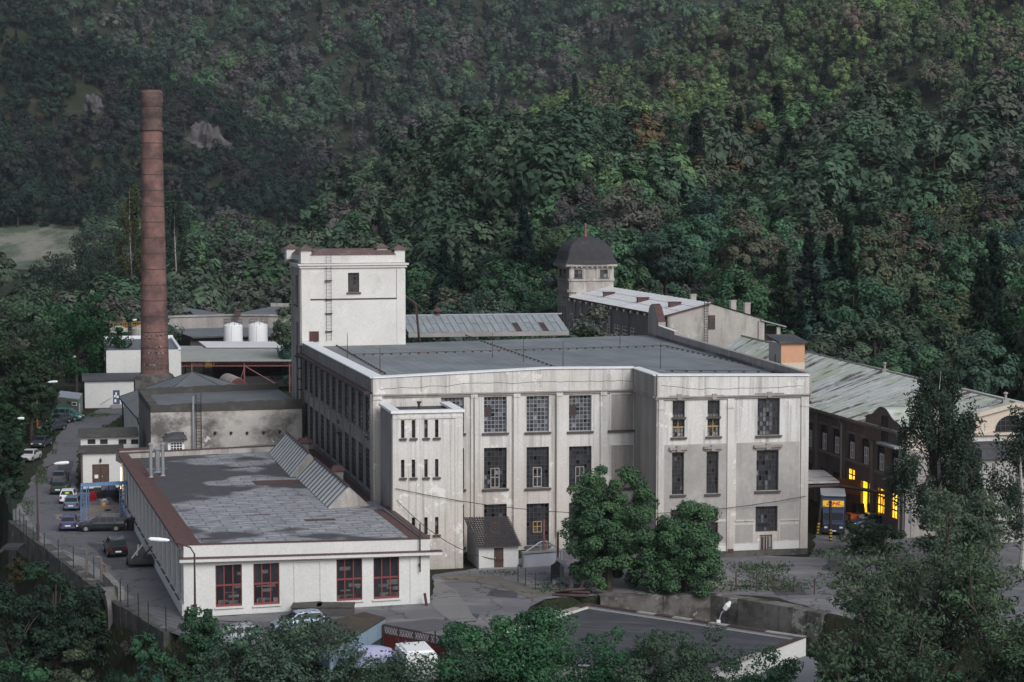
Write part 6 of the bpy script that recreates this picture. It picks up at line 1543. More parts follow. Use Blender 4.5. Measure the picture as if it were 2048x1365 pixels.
# ================================================================ lamps, posts, fences
def street_lamp(label, u, vb, vtop, arm, col=M_RUSTM, zb_=0.0, y=None, head_z=.35, name='street_lamp'):
    b = at(u, vb, zb_) if y is None else aty(u, vb, y)
    if y is not None: b.z = zb_
    top = aty(u, vtop, b.y).z; h = top - b.z
    t = thing(name, label, 'lamp', b, 0, 'street lamps of the factory yard')
    m2 = MB(); s = 1 if arm > 0 else -1; a = abs(arm)
    m2.tube([b + Vector((0, 0, -.2)), b + Vector((0, 0, 1.6)), b + Vector((0, 0, 1.7)), b + Vector((0, 0, h - .7)), b + Vector((s * a * .12, 0, h - .2)), b + Vector((s * a * .35, -.05, h)), b + Vector((s * a * .75, -.1, h + head_z))], [.15, .15, .09, .065, .06, .05, .045], 8); m2.build('pole', col, t)
    m2 = MB(); c = b + Vector((s * a * .72, -.1, h + head_z)); d = Vector((s * a * .62, -.05, head_z * .35))
    m2.tube([c, c + d * .15, c + d * .5, c + d * .9, c + d], [.06, .13, .17, .15, .05], 10); m2.build('lamp_head', M_LAMPH, t); return t
street_lamp('rusty street lamp with white head on the pavement of the lane', 76, 1082, 935, 2.3)
street_lamp('dark street lamp at the left edge, its pole in the bushes', 22, 960, 838, 1.25, M_DARKM, 0, None, .05)
street_lamp('orange brown lamp pole in the trees above the parked cars', 75, 862, 769, 2.2, plain('rust_orange', (.22, .09, .04), .7, 0, .3, .3), 0, None, .3)
street_lamp('street lamp at the corner of the white workshop, arm to the left', 390.5, 1252, 1090, -2.55, M_RUSTM, 0, None, .35)
street_lamp('small lamp half hidden in the trees left of the upper white block', 138, 800, 719, .9, M_DARKM)
street_lamp('lamp just left of the chimney above the grey tanks', 258, 760, 645, 1.1, M_DARKM, 0, 340)
lp = at(1427, 1237, -2.2); t = thing('tilted_lamp', 'white lamp head on a short bent arm behind the dark flat roof', 'lamp', (lp.x, 158, -4.2))
b = Vector((lp.x, 158, -4.2)); tt = aty(1440, 1214, 158)
m2 = MB(); m2.tube([b, Vector((b.x, 158, tt.z - 1.2)), Vector((b.x + .25, 158, tt.z - .5)), Vector((b.x + .5, 158, tt.z - .2))], [.07, .06, .05, .045], 6); m2.build('pole', M_GREYM, t)
m2 = MB(); c = Vector((b.x + .42, 158, tt.z - .3)); d = Vector((.5, -.2, .75)); m2.tube([c, c + d * .15, c + d * .6, c + d], [.08, .2, .24, .1], 8); m2.build('lamp_head', M_LAMPH, t)
m2 = MB(); m2.box(Vector((b.x, 157.9, tt.z - 1.5)), .3, .2, .45); m2.build('switch_box', M_WPAINT, t)
up_ = hit(1474, 556, 320); t = thing('utility_pole', 'lone wooden pole standing in the shrubs on the slope', 'pole', (up_.x, up_.y, up_.z - .5)); m2 = MB(); hh = aty(1474, 513, up_.y).z - up_.z
m2.tube([up_ - Vector((0, 0, 1)), up_ + Vector((0, 0, hh))], [.2, .13], 7); m2.build('post', M_BARK, t); m2 = MB(); m2.box(up_ + Vector((0, 0, hh - .5)), 1.0, .12, .12); m2.build('crossarm', M_BARK, t)

def fence(name, label, pts, h, post_mat, wires=4, group=None, r=.045, wire_mat=None):
    """pts: ground points of the posts"""
    t = thing(name, label, 'fence', pts[0], 0, group)
    for p in pts: m2 = MB(); m2.tube([p - Vector((0, 0, .2)), p + Vector((0, 0, h))], r, 6); m2.build('post', post_mat, t)
    m2 = MB()
    for k in range(wires):
        z = h * (k + .5) / wires; m2.tube([p + Vector((0, 0, z)) for p in pts], .012, 3, cap=False)
    m2.build('wire_mesh', wire_mat or M_GREENP, t); return t
fp = [at(u, v, 0) for u, v in ((18, 1020), (25, 1035), (32, 1046), (40, 1057), (48, 1068), (53, 1080), (67, 1095), (89, 1108), (117, 1122), (147, 1137), (175, 1150), (188, 1159))]
fence('wire_fence', 'green posted wire fence along the pavement of the lane', fp, 1.9, M_GREENP, 8)
fp = [at(u, v, 0) for u, v in ((241, 1206), (256, 1217), (277, 1236), (297, 1252), (332, 1264), (371, 1275))]
fence('wire_fence', 'thin wire fence on the wall beside the lower lane', fp, 1.9, M_DARKM, 7)
fp = [at(u, v, 0) for u, v in ((1036, 1165), (1051, 1172), (1071, 1181), (1121, 1184), (1172, 1190))]
fence('wire_fence', 'short green fence at the sluice gate', fp, 1.5, M_GREENP, 4)
fp = [at(u, v, 0) for u, v in ((1472, 1176), (1513, 1180), (1535, 1181), (1548, 1183), (1588, 1186), (1629, 1190))]
fence('wire_fence', 'rusty posted fence above the old stone wall', fp, 1.35, M_RUSTM, 3, r=.055)
# concrete bracket posts by the culvert
for k, (u, v, vt, lb) in enumerate(((174, 1150, 1098, 'left of three hooked concrete posts above the stone arch'), (203, 1163, 1114, 'middle of three hooked concrete posts above the stone arch'), (214, 1169, 1128, 'right of three hooked concrete posts above the stone arch'))):
    p = at(u, v, 0); h = aty(u, vt, p.y).z; m2 = MB(); m2.tube([p, p + Vector((0, 0, h - .35)), p + Vector((-.12, 0, h - .1)), p + Vector((-.45, 0, h))], [.12, .11, .1, .08], 7)
    o = m2.build('hooked_post', weather('old_concrete_post', (.20, .17, .15), (.16, .14, .12), (.08, .07, .06))); tag(o, lb, 'post'); rebase(o, p)
# stone parapet and retaining wall with arch
edge = [at(*p) for p in EDGE_PX]
def ret_wall(name, label, pts, z0, ztop, th, mat, cat='wall', cap=None):
    m2 = MB(); t = thing(name, label, cat, (pts[0].x, pts[0].y, z0))
    for a, b in zip(pts, pts[1:]):
        W = Wall(a, b); n = max(1, int(W.L / 1.2))
        for k in range(n):
            s0, s1 = W.L * k / n, W.L * (k + 1) / n; o0 = R.uniform(-.05, .05)
            m2.wbox(W, s0, s1 + .01, z0, ztop + R.uniform(-.05, .04), -th, .02 + o0)
    m2.build('masonry', mat, t)
    if cap:
        m2 = MB()
        for a, b in zip(pts, pts[1:]): W = Wall(a, b); m2.wbox(W, 0, W.L, ztop + .045, ztop + .16, -th - .05, .12)
        m2.build('coping', cap, t)
    return t
rw1 = ret_wall('retaining_wall', 'long rubble retaining wall holding up the lane above the river bank', [p + Vector((0, -.7, 0)) for p in edge[:6]], -8, .05, 1.1, M_STONE)
ret_wall('retaining_wall', 'broken stone wall with patches of plaster below the rusty fence', [p + Vector((0, -.9, 0)) for p in edge[12:15]], -4.8, .12, 1.3, weather('ruined_wall', (.18, .17, .16), (.09, .085, .08), (.03, .03, .03), .35, (.6, .6, .6), .8, (.48, .62), fine=1.5, bmp=1.0, patch=(.36, .35, .33), pthr=(.55, .60)))
ret_wall('yard_parapet', 'crumbling grey block parapet beside the stone arch', [at(206, 1170, 0), at(222, 1186, 0), at(236, 1202, 0)], -.3, 1.0, .5, weather('grey_blocks', (.26, .25, .245), (.19, .185, .18), (.09, .085, .08), .8, (.9, .9, .9)), 'wall')
ac = at(222, 1203, 0); t = thing('stone_arch', 'tall stone arch niche in the retaining wall above the river', 'arch', (ac.x, ac.y - 1.2, -8)); We_ = Wall(edge[3] + Vector((0, -.7, 0)), edge[4] + Vector((0, -.7, 0))); Wa = Wall(We_.pt(We_.s_of(201, 1220), 0, .1), We_.pt(We_.s_of(226, 1220), 0, .1)); za0 = -8.0; zs_ = Wa.z_of(212, 1222); hw_ = Wa.L / 2; m2 = MB()
arc = [(hw_ - hw_ * math.cos(a), zs_ + hw_ * .9 * math.sin(a)) for a in np.linspace(0, math.pi, 13)]; inn = [(hw_ - hw_ * .62 * math.cos(a), zs_ + hw_ * .55 * math.sin(a)) for a in np.linspace(0, math.pi, 13)]
O_ = [(0, za0)] + arc + [(2 * hw_, za0)]; I_ = [(hw_ * .38, za0)] + inn + [(hw_ * 1.62, za0)]
for k in range(len(O_) - 1):
    m2.poly([Wa.pt(*O_[k], .3), Wa.pt(*I_[k], .3), Wa.pt(*I_[k + 1], .3), Wa.pt(*O_[k + 1], .3)][::-1]); m2.poly([Wa.pt(*I_[k], .3), Wa.pt(*I_[k], -.6), Wa.pt(*I_[k + 1], -.6), Wa.pt(*I_[k + 1], .3)][::-1]); m2.poly([Wa.pt(*O_[k], .3), Wa.pt(*O_[k + 1], .3), Wa.pt(*O_[k + 1], -1.2), Wa.pt(*O_[k], -1.2)][::-1])
m2.build('surround', weather('old_arch_stone', (.17, .165, .16), (.12, .115, .11), (.06, .06, .06), .8), t); m2 = MB(); m2.poly([Wa.pt(*p, -.55) for p in I_][::-1]); m2.build('niche', M_STONE, t)
p0 = at(16, 1092, -1); t = thing('footbridge', 'dark metal footbridge end jutting from the bank at the left edge', 'bridge', p0); m2 = MB(); q0, q1 = aty(18, 1086, 184), aty(47, 1084, 184); m2.box(((q0.x + q1.x) / 2, 183, q0.z - .3), 1.6, 2.5, .25); m2.tube([Vector((q0.x, 182, q0.z - .3)), Vector((q0.x - 2.5, 178, q0.z - 1.7))], .2, 6); m2.build('deck', M_DARKM, t)

# ================================================================ blue gantry with car parts
gA, gB = at(165, 1045, 0), at(243, 1040, 0); gt = thing('blue_gantry', 'light blue lattice gantry over piled car parts', 'gantry', ((gA.x + gB.x) / 2, gA.y + 1.2, 0)); hg = aty(165, 977, gA.y).z
def lattice(p, h, w=.8, dirx=Vector((0, 1, 0))):
    m2 = MB()
    for s in (-1, 1):
        for k in (-1, 1): q = p + Vector((k * .28, s * w, 0)); m2.tube([q, q + Vector((0, -s * w * .5, h))], .05, 4)
    for k in range(8): z = h * (k + .5) / 8; f = 1 - .5 * z / h; m2.tube([p + Vector((-.28, -w * f, z)), p + Vector((.28, -w * f, z))], .035, 4); m2.tube([p + Vector((-.28, -w * f, z)), p + Vector((-.28, w * f, z + .2))], .03, 4)
    return m2
yv = Vector((0, 1.2, 0))
lattice(gA + yv, hg).build('lattice_leg', M_BLUEL, gt); lattice(gB + yv, hg).build('lattice_leg', M_BLUEL, gt)
m2 = MB(); W = Wall(gA + yv, gB + yv); m2.wbox(W, -.4, W.L + .4, hg, hg + .32, -.2, .2); m2.build('beam', M_BLUEL, gt)
jk = at(207, 1003, 0); g = np.random.default_rng(9)
for k, (u, v, nm, lb, col, dims) in enumerate(((185, 1002, 'scrap_door', 'red car door leaning in the scrap heap under the gantry', (.35, .02, .03), (.9, .25, 1.0)), (198, 996, 'engine_block', 'black engine block left in the scrap under the gantry', (.02, .02, .022), (1.3, .9, 1.1)), (215, 992, 'car_shell', 'dark blue stripped car shell in the scrap under the gantry', (.012, .02, .045), (2.6, 1.6, 1.2)), (208, 1007, 'gearbox', 'small silver gearbox in front of the scrap heap', (.35, .35, .36), (.8, .5, .5)), (233, 998, 'tyre_stack', 'stack of black tyres at the right leg of the gantry', (.012, .012, .012), None), (207, 1012, 'plastic_tub', 'small orange tub before the scrap heap', (.55, .22, .02), (.5, .4, .3)), (216, 1022, 'loose_part', 'small dark car part lying alone on the dusty ground', (.05, .03, .02), (.6, .35, .25)))):
    p = at(u, v, .03)
    if dims is None:
        m2 = MB()
        for q in range(4): m2.lathe(p + Vector((.0, 0, q * .24)), [(.2, .0), (.34, .02), (.36, .12), (.34, .22), (.2, .235)], 14)
        o = m2.build(nm, M_TYRE)
    else:
        m2 = MB(); sx, sy, sz = dims; m2.box(p, sx, sy, sz * .6, g.uniform(0, 1), 0, .9); m2.box(p + Vector((g.normal() * .1, 0, sz * .6)), sx * .7, sy * .8, sz * .4, g.uniform(0, 1), 0, .7)
        for q in range(3): a = g.uniform(0, 6.28); m2.tube([p + Vector((math.cos(a) * sx * .3, math.sin(a) * sy * .3, sz * .5)), p + Vector((math.cos(a) * sx * .6, math.sin(a) * sy * .6, sz * g.uniform(.4, 1.0)))], .05, 5)
        o = m2.build(nm, plain('scrap_' + nm, col, .4, .2, .4, .3))
    tag(o, lb, nm.replace('_', ' ')); rebase(o, p)
for u, v, lb in ((263, 1060, 'black dustbin against the workshop wall'), (160, 982, None)):
    if lb is None: continue
    p = at(u, v, .03); t = thing('dustbin', lb, 'bin', p); m2 = MB(); m2.lathe(p, [(.42, 0), (.5, 1.0), (.52, 1.02)], 14); m2.build('body', M_TRIM, t); m2 = MB(); m2.lathe(p + Vector((0, 0, 1.03)), [(.55, 0), (.5, .1), (.2, .18)], 14); m2.build('lid', M_TRIM, t)
# junk beside the workshop
p = at(283, 1130, .03); t = thing('scrap_trailer', 'low dark scrap trailer with loose boards against the workshop', 'trailer', p)
m2 = MB(); m2.box(p + Vector((0, 0, .35)), 2.4, 3.2, .3, .25); m2.build('bed', M_DARKM, t)
for k in range(5): m2 = MB(); a = p + Vector((g.uniform(-.8, .8), g.uniform(-1, 1), .7)); m2.tube([a, a + Vector((g.uniform(-1.2, 1.2), g.uniform(-.5, .8), g.uniform(.2, 1.5)))], .07, 4); m2.build('board', M_GABLE if k % 2 else M_RUSTM, t)
for s in (-1, 1): m2 = MB(); q = p + Vector((s * 1.2, 0, .3)); m2.tube([q - Vector((.1, 0, 0)), q + Vector((.1, 0, 0))], [.3, .3], 12); m2.build('wheel', M_TYRE, t)

# ================================================================ little tiled hut, sluice gate
h0 = at(958, 1140, 0); h1 = h0 + Vector((e0.x, e0.y, 0)) * 3.5; WHu = Wall(h0, h1); zh = WHu.z_of(1000, 1091); dh = 5.4
hut = thing('tiled_hut', 'small white hut with a dark tiled lean-to roof and brown door', 'hut', (h0.x + 1.7, h0.y + 1, 0)); hd = WHu.rect(988, 1096, 1007, 1138.5); zhb = zh + 1.65
mb = MB(); wall_panel(mb, WHu, 0, WHu.L, 0, zh, [hd], .12)
Wa_, Wb_ = Wall(WHu.P0 + d0 * dh, WHu.P0), Wall(WHu.P1, WHu.P1 + d0 * dh)
mb.poly([Wa_.pt(0, 0), Wa_.pt(Wa_.L, 0), Wa_.pt(Wa_.L, zh), Wa_.pt(0, zhb)]); mb.poly([Wb_.pt(0, 0), Wb_.pt(Wb_.L, 0), Wb_.pt(Wb_.L, zhb), Wb_.pt(0, zh)]); mb.wbox(WHu, -.05, WHu.L + .05, 0, .15, .002, .12, 1)
mb.build('wall', [M_WHITE, M_CONC], hut)
mb = MB(); mb.wbox(WHu, *hd, -.1, -.03); dd_ = mb.build('door', M_BDOOR, hut); mb = MB(); mb.wbox(WHu, hd[0] + .08, hd[0] + .14, hd[2] + .9, hd[2] + 1.05, -.029, .03); mb.build('handle', M_STEEL, dd_)
M_TILED = plain('dark_roof_tile', (.060, .055, .058), .7, 0, .3, .3); mb = MB(); nr, nc = 16, 18; sl0, sl1 = -.35, WHu.L + .2
for j in range(nr):
    f0, f1 = j / nr, (j + 1) / nr; o0, o1 = .4 - (dh + .2) * f0, .4 - (dh + .2) * f1; za_, zb__ = zh - .1 + (zhb - zh + .1) * f0, zh - .1 + (zhb - zh + .1) * f1
    for i in range(nc):
        s0, s1 = sl0 + (sl1 - sl0) * i / nc, sl0 + (sl1 - sl0) * (i + 1) / nc; sm = (s0 + s1) / 2
        mb.poly([WHu.pt(s0, za_ + .10, o0), WHu.pt(sm, za_ + .17, o0), WHu.pt(sm, zb__ + .09, o1), WHu.pt(s0, zb__ + .02, o1)]); mb.poly([WHu.pt(sm, za_ + .17, o0), WHu.pt(s1, za_ + .10, o0), WHu.pt(s1, zb__ + .02, o1), WHu.pt(sm, zb__ + .09, o1)])
    mb.poly([WHu.pt(sl0, za_ + .02, o0), WHu.pt(sl1, za_ + .02, o0), WHu.pt(sl1, za_ + .12, o0), WHu.pt(sl0, za_ + .12, o0)])
mb.build('roof', M_TILED, hut)
q0, q1 = aty(1047, 1150, 172.5), aty(1122, 1150, 174.0); Wsg = Wall(q0, q1); sg = thing('sluice_gate', 'grey steel sluice gate with a braced top frame beside the hut', 'sluice gate', (q0.x + 1.5, q0.y, -.5)); zg_ = Wsg.z_of(1085, 1105); zt1 = Wsg.z_of(1085, 1084)
m2 = MB(); m2.wbox(Wsg, .08, Wsg.L - .08, -.6, zg_ - .1, -.1, 0); m2.build('panel', M_GREYM, sg)
m2 = MB(); Lg = Wsg.L
m2.wbox(Wsg, -.1, .07, -.6, zg_, -.2, .1); m2.wbox(Wsg, Lg - .07, Lg + .1, -.6, zg_, -.2, .1); m2.wbox(Wsg, -.15, Lg + .15, zg_ + .003, zg_ + .18, -.2, .15)
for a, b in (((.2, zg_ + .15), (Lg * .45, zt1)), ((Lg - .2, zg_ + .15), (Lg * .62, zt1)), ((Lg * .45, zt1), (Lg * .62, zt1)), ((Lg * .45, zg_ + .15), (Lg * .45, zt1)), ((Lg * .62, zg_ + .15), (Lg * .62, zt1))): m2.tube([Wsg.pt(*a), Wsg.pt(*b)], .07, 4)
m2.build('frame', M_STEEL, sg)
m2 = MB(); m2.tube([Wsg.pt(Lg * .54, zg_), Wsg.pt(Lg * .54, Wsg.z_of(1087, 1040))], .1, 6); m2.build('lifting_spindle', M_REDM, sg)
b0 = at(1128, 1176, 0); t = thing('sluice_winch', 'grey steel winch frame with hanging tarp and red spindle before the chestnuts', 'winch', b0); hw_ = aty(1128, 1122, b0.y).z
m2 = MB()
for dx, dy, hh in ((-.75, 1.5, hw_ * .75), (.6, 0, hw_ * .62), (-.1, 2.2, hw_ * .8), (.8, 1.6, hw_ * .62)): m2.box(b0 + Vector((dx, dy, -.3)), .32, .32, hh + .3)
m2.tube([b0 + Vector((-.55, .9, hw_)), b0 + Vector((.65, -.05, hw_ * .62))], .17, 4); m2.tube([b0 + Vector((-.75, 1.5, hw_ * .72)), b0 + Vector((-.5, 1.0, hw_))], .1, 4); m2.build('frame', M_GREYM, t)
m2 = MB(); m2.tube([b0 + Vector((-.5, 1.0, hw_ * .9)), b0 + Vector((-.5, 1.0, aty(1124, 1068, b0.y).z))], .1, 6); m2.build('lifting_spindle', M_REDM, t)
m2 = MB()
for k in range(6): a = b0 + Vector((-1.05 + .12 * k, 1.35 - .1 * k, hw_ * (.74 + .04 * k))); m2.poly([a, a + Vector((.16, -.1, .06)), a + Vector((.12, -.15, -1.0 - R.random() * .6)), a + Vector((-.06, 0, -1.1 - R.random() * .5))])
m2.build('tarp', M_TRIM, t)
# steel scrap on the roof edge
p = at(1150, 1193, 0); t = thing('scrap_iron', 'rusty beams and a bent pipe lying at the corner of the dark flat roof', 'scrap', p)
for k, (a, b, r) in enumerate((((-1.6, .5, .3), (1.2, -.3, .35), .14), ((-1.8, .2, .1), (1.0, -.9, .15), .16), ((-.5, .6, .4), (-.3, .6, 1.3), .1), ((.4, .4, .4), (.7, .4, 1.2), .1), ((-1.2, -.2, .5), (.8, .3, .55), .12))): m2 = MB(); m2.tube([p + Vector(a), p + Vector(b)], r, 5); m2.build('beam', M_RUSTM, t)

# ================================================================ flat roofed building in front
zf = -.15
f0, f1, f2 = at(1175, 1208, zf), at(1612, 1274, zf), at(1380, 1362, zf); f3 = f0 + (f2 - f1) * 1.15
fb = thing('flat_roofed_shed', 'low building with a wide dark sagging felt roof and white parapet in the foreground', 'shed', ((f0.x + f2.x) / 2, (f0.y + f2.y) / 2, -4.6))
rp_ = [f0, f3, f2, f1]; m2 = MB(); gn = 14
for i in range(gn):
    for j in range(gn):
        def gp(a, b): q = f0.lerp(f1, a).lerp(f3.lerp(f2, a), b); return q + Vector((0, 0, -.30 - .06 * math.sin(a * 9 + b * 3) * math.sin(b * 5)))
        m2.poly([gp(i / gn, j / gn), gp(i / gn, (j + 1) / gn), gp((i + 1) / gn, (j + 1) / gn), gp((i + 1) / gn, j / gn)], smooth=True)
m2.build('roof', M_FELTD, fb)
m2 = MB(); m3 = MB()
for a, b in ((f3, f2), (f2, f1), (f1, f0), (f0, f3)):
    W = Wall(a, b); m2.wbox(W, 0, W.L, -4.6, zf - .02, -.3, .0); n = int(W.L / 1.6)
    for k in range(n): m3.wbox(W, W.L * k / n, W.L * (k + 1) / n - .03, zf - .018, zf + .05 + R.uniform(-.015, .015), -.42, .1, 1 if R.random() < .4 else 0)
m2.build('wall', M_WHITE, fb); m3.build('coping', [M_GREYPL, M_RUSTM], fb)
g0_, g1_ = at(1600, 1286, -1.6), at(1700, 1300, -1.6); g2_, g3_ = at(1640, 1420, -1.6), at(1440, 1400, -1.6)
l2 = thing('flat_roofed_shed', 'lower flat roof with cracked grey felt right of the white parapet', 'shed', (g0_.x, g0_.y - 6, -5)); 
ex = (f1 - f0).normalized(); ey = (f2 - f1).normalized(); o_ = Vector((f1.x, f1.y, 0)) + ex * .5 + ey * 1.2; m2 = MB()
m2.prism([(o_ + ey * 22).xy, (o_ + ey * 22 + ex * 9).xy, (o_ + ex * 9).xy, o_.xy], -5, -1.5); m2.build('wall', M_GREYPL, l2)
m2 = MB(); m2.prism([(o_ + ey * 22.2 - ex * .1).xy, (o_ + ey * 22.2 + ex * 9.2).xy, (o_ + ex * 9.2 - ey * .2).xy, (o_ - ey * .2 - ex * .1).xy], -1.496, -1.35); m2.build('roof', M_FELT2, l2)
# ================================================================ blue shed, red cage, tarps, blocks
s0_, s1_b, s2_ = at(600, 1262, 2.2), at(770, 1243, 2.2), at(640, 1302, 2.2)
bs = thing('blue_shed', 'pale blue shed with a mossy brown roof below the workshop', 'shed', ((s0_.x + s1_b.x) / 2, s1_b.y, 0))
q = [at(662, 1302, 2.2), at(771, 1235, 2.2), at(728, 1224, 2.3), at(585, 1262, 2.3)]
M_MOSSR = weather('brown_mossy_roof', (.085, .07, .055), (.06, .052, .045), (.16, .085, .03), .4, (.6, .6, .6), .7, (.55, .7))
m2 = MB(); m2.hexa([Vector(p) - Vector((0, 0, .12)) for p in q] + [Vector(p) for p in q]); m2.build('roof', M_MOSSR, bs)
m2 = MB(); pb = weather('pale_blue_boards', (.26, .36, .43), (.22, .31, .38), (.12, .15, .18), .5, (2, 2, .2), .4, (.5, .75))
for a, b in ((q[0], q[1]), (q[1], q[2]), (q[2], q[3]), (q[3], q[0])):
    a_, b_ = Vector((a.x, a.y, 0)), Vector((b.x, b.y, 0)); W = Wall(a_, b_); m2.wbox(W, .05, W.L - .05, .9, a.z - .14, -.12, -.02, 0); m2.wbox(W, .06, W.L - .06, 0, .899, -.12, -.06, 1)
m2.build('wall', [pb, plain('dark_teal_base', (.03, .055, .06), .7)], bs)
c0_, c1_ = at(766, 1298, 0), at(900, 1320, 0); zc2 = 2.0; c0_ = aty(766, 1298, 140.5); c1_ = aty(892, 1312, 136.5); c0_.z = c1_.z = 0; Wcg = Wall(c0_, c1_); cg = thing('red_gate_fence', 'rusty red slatted gate with lattice top in front of the flat roof', 'gate', c0_); zt = aty(766, 1252, c0_.y).z
m2 = MB(); n = 12
for k in range(9): z = .1 + k * (zt * .62) / 9; m2.wbox(Wcg, 0, Wcg.L, z, z + zt * .062, -.03, .02)
m2.build('slat_panel', plain('rust_red_paint', (.13, .022, .022), .6, 0, .4, .3), cg)
m2 = MB()
for k in range(5): s = Wcg.L * k / 4; m2.wbox(Wcg, s - .05, s + .05, 0, zt, -.06, .05)
m2.wbox(Wcg, -.05, Wcg.L, zt + .002, zt + .07, -.05, .05); m2.wbox(Wcg, 0, Wcg.L, zt * .68, zt * .71, -.03, .04)
m2.build('frame', M_RUSTM, cg)
m2 = MB()
for k in range(24): s = Wcg.L * k / 24; w_ = Wcg.L / 24; m2.tube([Wcg.pt(s, zt * .71), Wcg.pt(s + w_, zt)], .02, 3); m2.tube([Wcg.pt(s + w_, zt * .71), Wcg.pt(s, zt)], .02, 3)
m2.build('lattice', M_REDT, cg)
m2 = MB(); q = [at(766, 1250, zt), at(892, 1250, zt), at(838, 1238, zt), at(800, 1236, zt)]; q = [Wcg.pt(0, zt + .08), Wcg.pt(Wcg.L * .62, zt + .08), Wcg.pt(Wcg.L * .95, zt + .12, -3.6), Wcg.pt(Wcg.L * .28, zt + .12, -3.6)]
m2.hexa(q + [p + Vector((0, 0, .06)) for p in q]); m2.build('sheet_roof', plain('grey_brown_sheet', (.10, .095, .10), .6, 0, .4, .2), cg)
m2 = MB()
for p in (q[2], q[3]): m2.tube([Vector((p.x, p.y, 0)), p], .05, 5)
m2.build('post', M_RUSTM, cg)
def mound(name, label, u, v, y, wpx, h, mat, cat):
    c = aty(u, v, y); w_ = wpx / F * y / 2; m2 = MB(); zt = c.z; zb_ = 0.0 if zt > .3 else tz(c.x, y)
    n = 18; rings = []
    for f, k in ((1, 0), (.97, .55), (.8, .85), (.45, .98), (.1, 1.0)): rings.append([(c.x + w_ * f * math.cos(2 * math.pi * i / n), y + w_ * .5 * f * math.sin(2 * math.pi * i / n), zb_ + (zt - zb_) * k) for i in range(n)])
    for a, b in zip(rings, rings[1:]):
        for i in range(n): j = (i + 1) % n; m2.poly([a[i], a[j], b[j], b[i]], smooth=True)
    m2.poly(rings[-1]); o = m2.build(name, mat); tag(o, label, cat); rebase(o, (c.x, y, zb_))
mound('tarp_cover', 'rounded lilac grey tarp in front of the blue shed', 740, 1292, 136.0, 110, 1.5, plain('lilac_tarp', (.36, .37, .56), .5, 0, .4, .1), 'tarp')
cw_ = thing('white_van_roof', 'white van with only its roof showing above the lower bushes', 'van', (aty(830, 1300, 132).x, 132, 0)); b_ = aty(832, 1298, 132); m2 = MB(); m2.box((b_.x, 132, .4), 2.3, 4.2, b_.z - .4, .25, 0, .9); m2.build('body', M_WPAINT, cw_); m2 = MB(); m2.box((b_.x, 132.2, b_.z + .003), 1.9, 3.0, .12, .25, 0, .9); m2.build('roof', M_WPAINT, cw_)
for s in (-1, 1): m2 = MB(); m2.tube([(b_.x + s * 1.25, 130.8, .4), (b_.x + s * 1.35, 130.8, .4)], [.35, .35], 12); m2.build('wheel', M_TYRE, cw_)
car('hatch', 'parked_car', 'pale blue car behind the bushes below the workshop', 598, 1262, 200, ('pale blue', (.24, .31, .40)))
car('hatch', 'parked_car', 'silver white car at the left end of the bushes below the workshop', 470, 1290, 190, ('silver', (.26, .28, .31)))
for k, (u0, u1, v0, v1, h, lb) in enumerate(((583, 640, 1214, 1234, .7, 'left of two dark concrete slabs against the workshop front'), (634, 706, 1212, 1233, .7, 'right of two dark concrete slabs against the workshop front'))):
    a, b = at(u0, v1, .02), at(u1, v1, .02); W = Wall(a, b); m2 = MB(); m2.wbox(W, 0, W.L, .0, h, -1.6, 0); m2.wbox(W, -.06, W.L + .06, h + .002, h + .1, -1.65, .08); o = m2.build('concrete_slab', M_DARKCONC); tag(o, lb, 'slab'); rebase(o, a)
p = at(856, 1211, 0); m2 = MB(); m2.tube([p + Vector((-.1, -.2, 0)), p + Vector((-.25, -.2, 1.0))], .12, 6); o = m2.build('bollard', M_REDT); tag(o, 'short red post leaning at the right corner of the workshop', 'post'); rebase(o, p)

# ================================================================ loading canopy with striped posts, sign
lz = 4.6; ca_ = [at(1617, 968, lz), at(1677, 964, lz), at(1640, 946, lz + .1), at(1612, 946, lz + .1)]
lc = thing('loading_canopy', 'rusty white loading canopy on striped iron posts over the truck lane', 'canopy', (ca_[0].x + 1, ca_[0].y, 0))
y_ = 196; P = [aty(1612, 968, y_), aty(1679, 964, y_ + .6), aty(1648, 947, y_ + 9), aty(1608, 946, y_ + 9)]; z_ = P[0].z
m2 = MB(); m2.hexa([Vector((p.x, p.y, z_)) for p in P] + [Vector((p.x, p.y, z_ + .16)) for p in P]); m2.build('roof', weather('peeling_white_sheet', (.52, .52, .53), (.42, .42, .42), (.16, .12, .11), .5, (.3, 1.5, .5), .8, (.52, .62)), lc)
m2 = MB(); a = Vector((P[0].x, P[0].y - .3, z_ - .3)); b = WW.pt(WW.s_of(1785, 956), z_ - .2, .5); m2.tube([a, Vector((P[1].x, P[1].y - .3, z_ - .25)), b], .18, 4); m2.build('beam', M_SOOT, lc)
def striped(u, vb):
    q = at(u, vb, 0); m3 = MB(); n = 9; tp_ = Vector((q.x + (.35 if u < 1650 else -.05), q.y, z_ - .2))
    m3.tube([q.lerp(tp_, .34), tp_], .13, 6, 0)
    for k in range(n): m3.tube([q.lerp(tp_, .34 * k / n), q.lerp(tp_, .34 * (k + 1) / n)], .15, 6, k % 2)
    m3.build('post', [M_DARKM, plain('stripe_yellow', (.55, .42, .04), .6)], lc)
striped(1635, 1070); striped(1661, 1083)
sp = at(1821, 1085, 0); sp = aty(1821, 1085, 176); sp.z = 0; t = thing('warning_sign', 'white triangular warning sign on a pole before the grey end wall', 'sign', sp); zc_ = aty(1821, 1021, 176).z
m2 = MB(); m2.tube([sp, sp + Vector((0, 0, zc_ + .5))], .04, 6); m2.build('pole', M_STEEL, t)
m2 = MB(); c = sp + Vector((0, -.06, zc_)); tri = lambda r, o: [c + Vector((r * math.sin(a), o, r * math.cos(a))) for a in (0, 2.094, 4.189)]
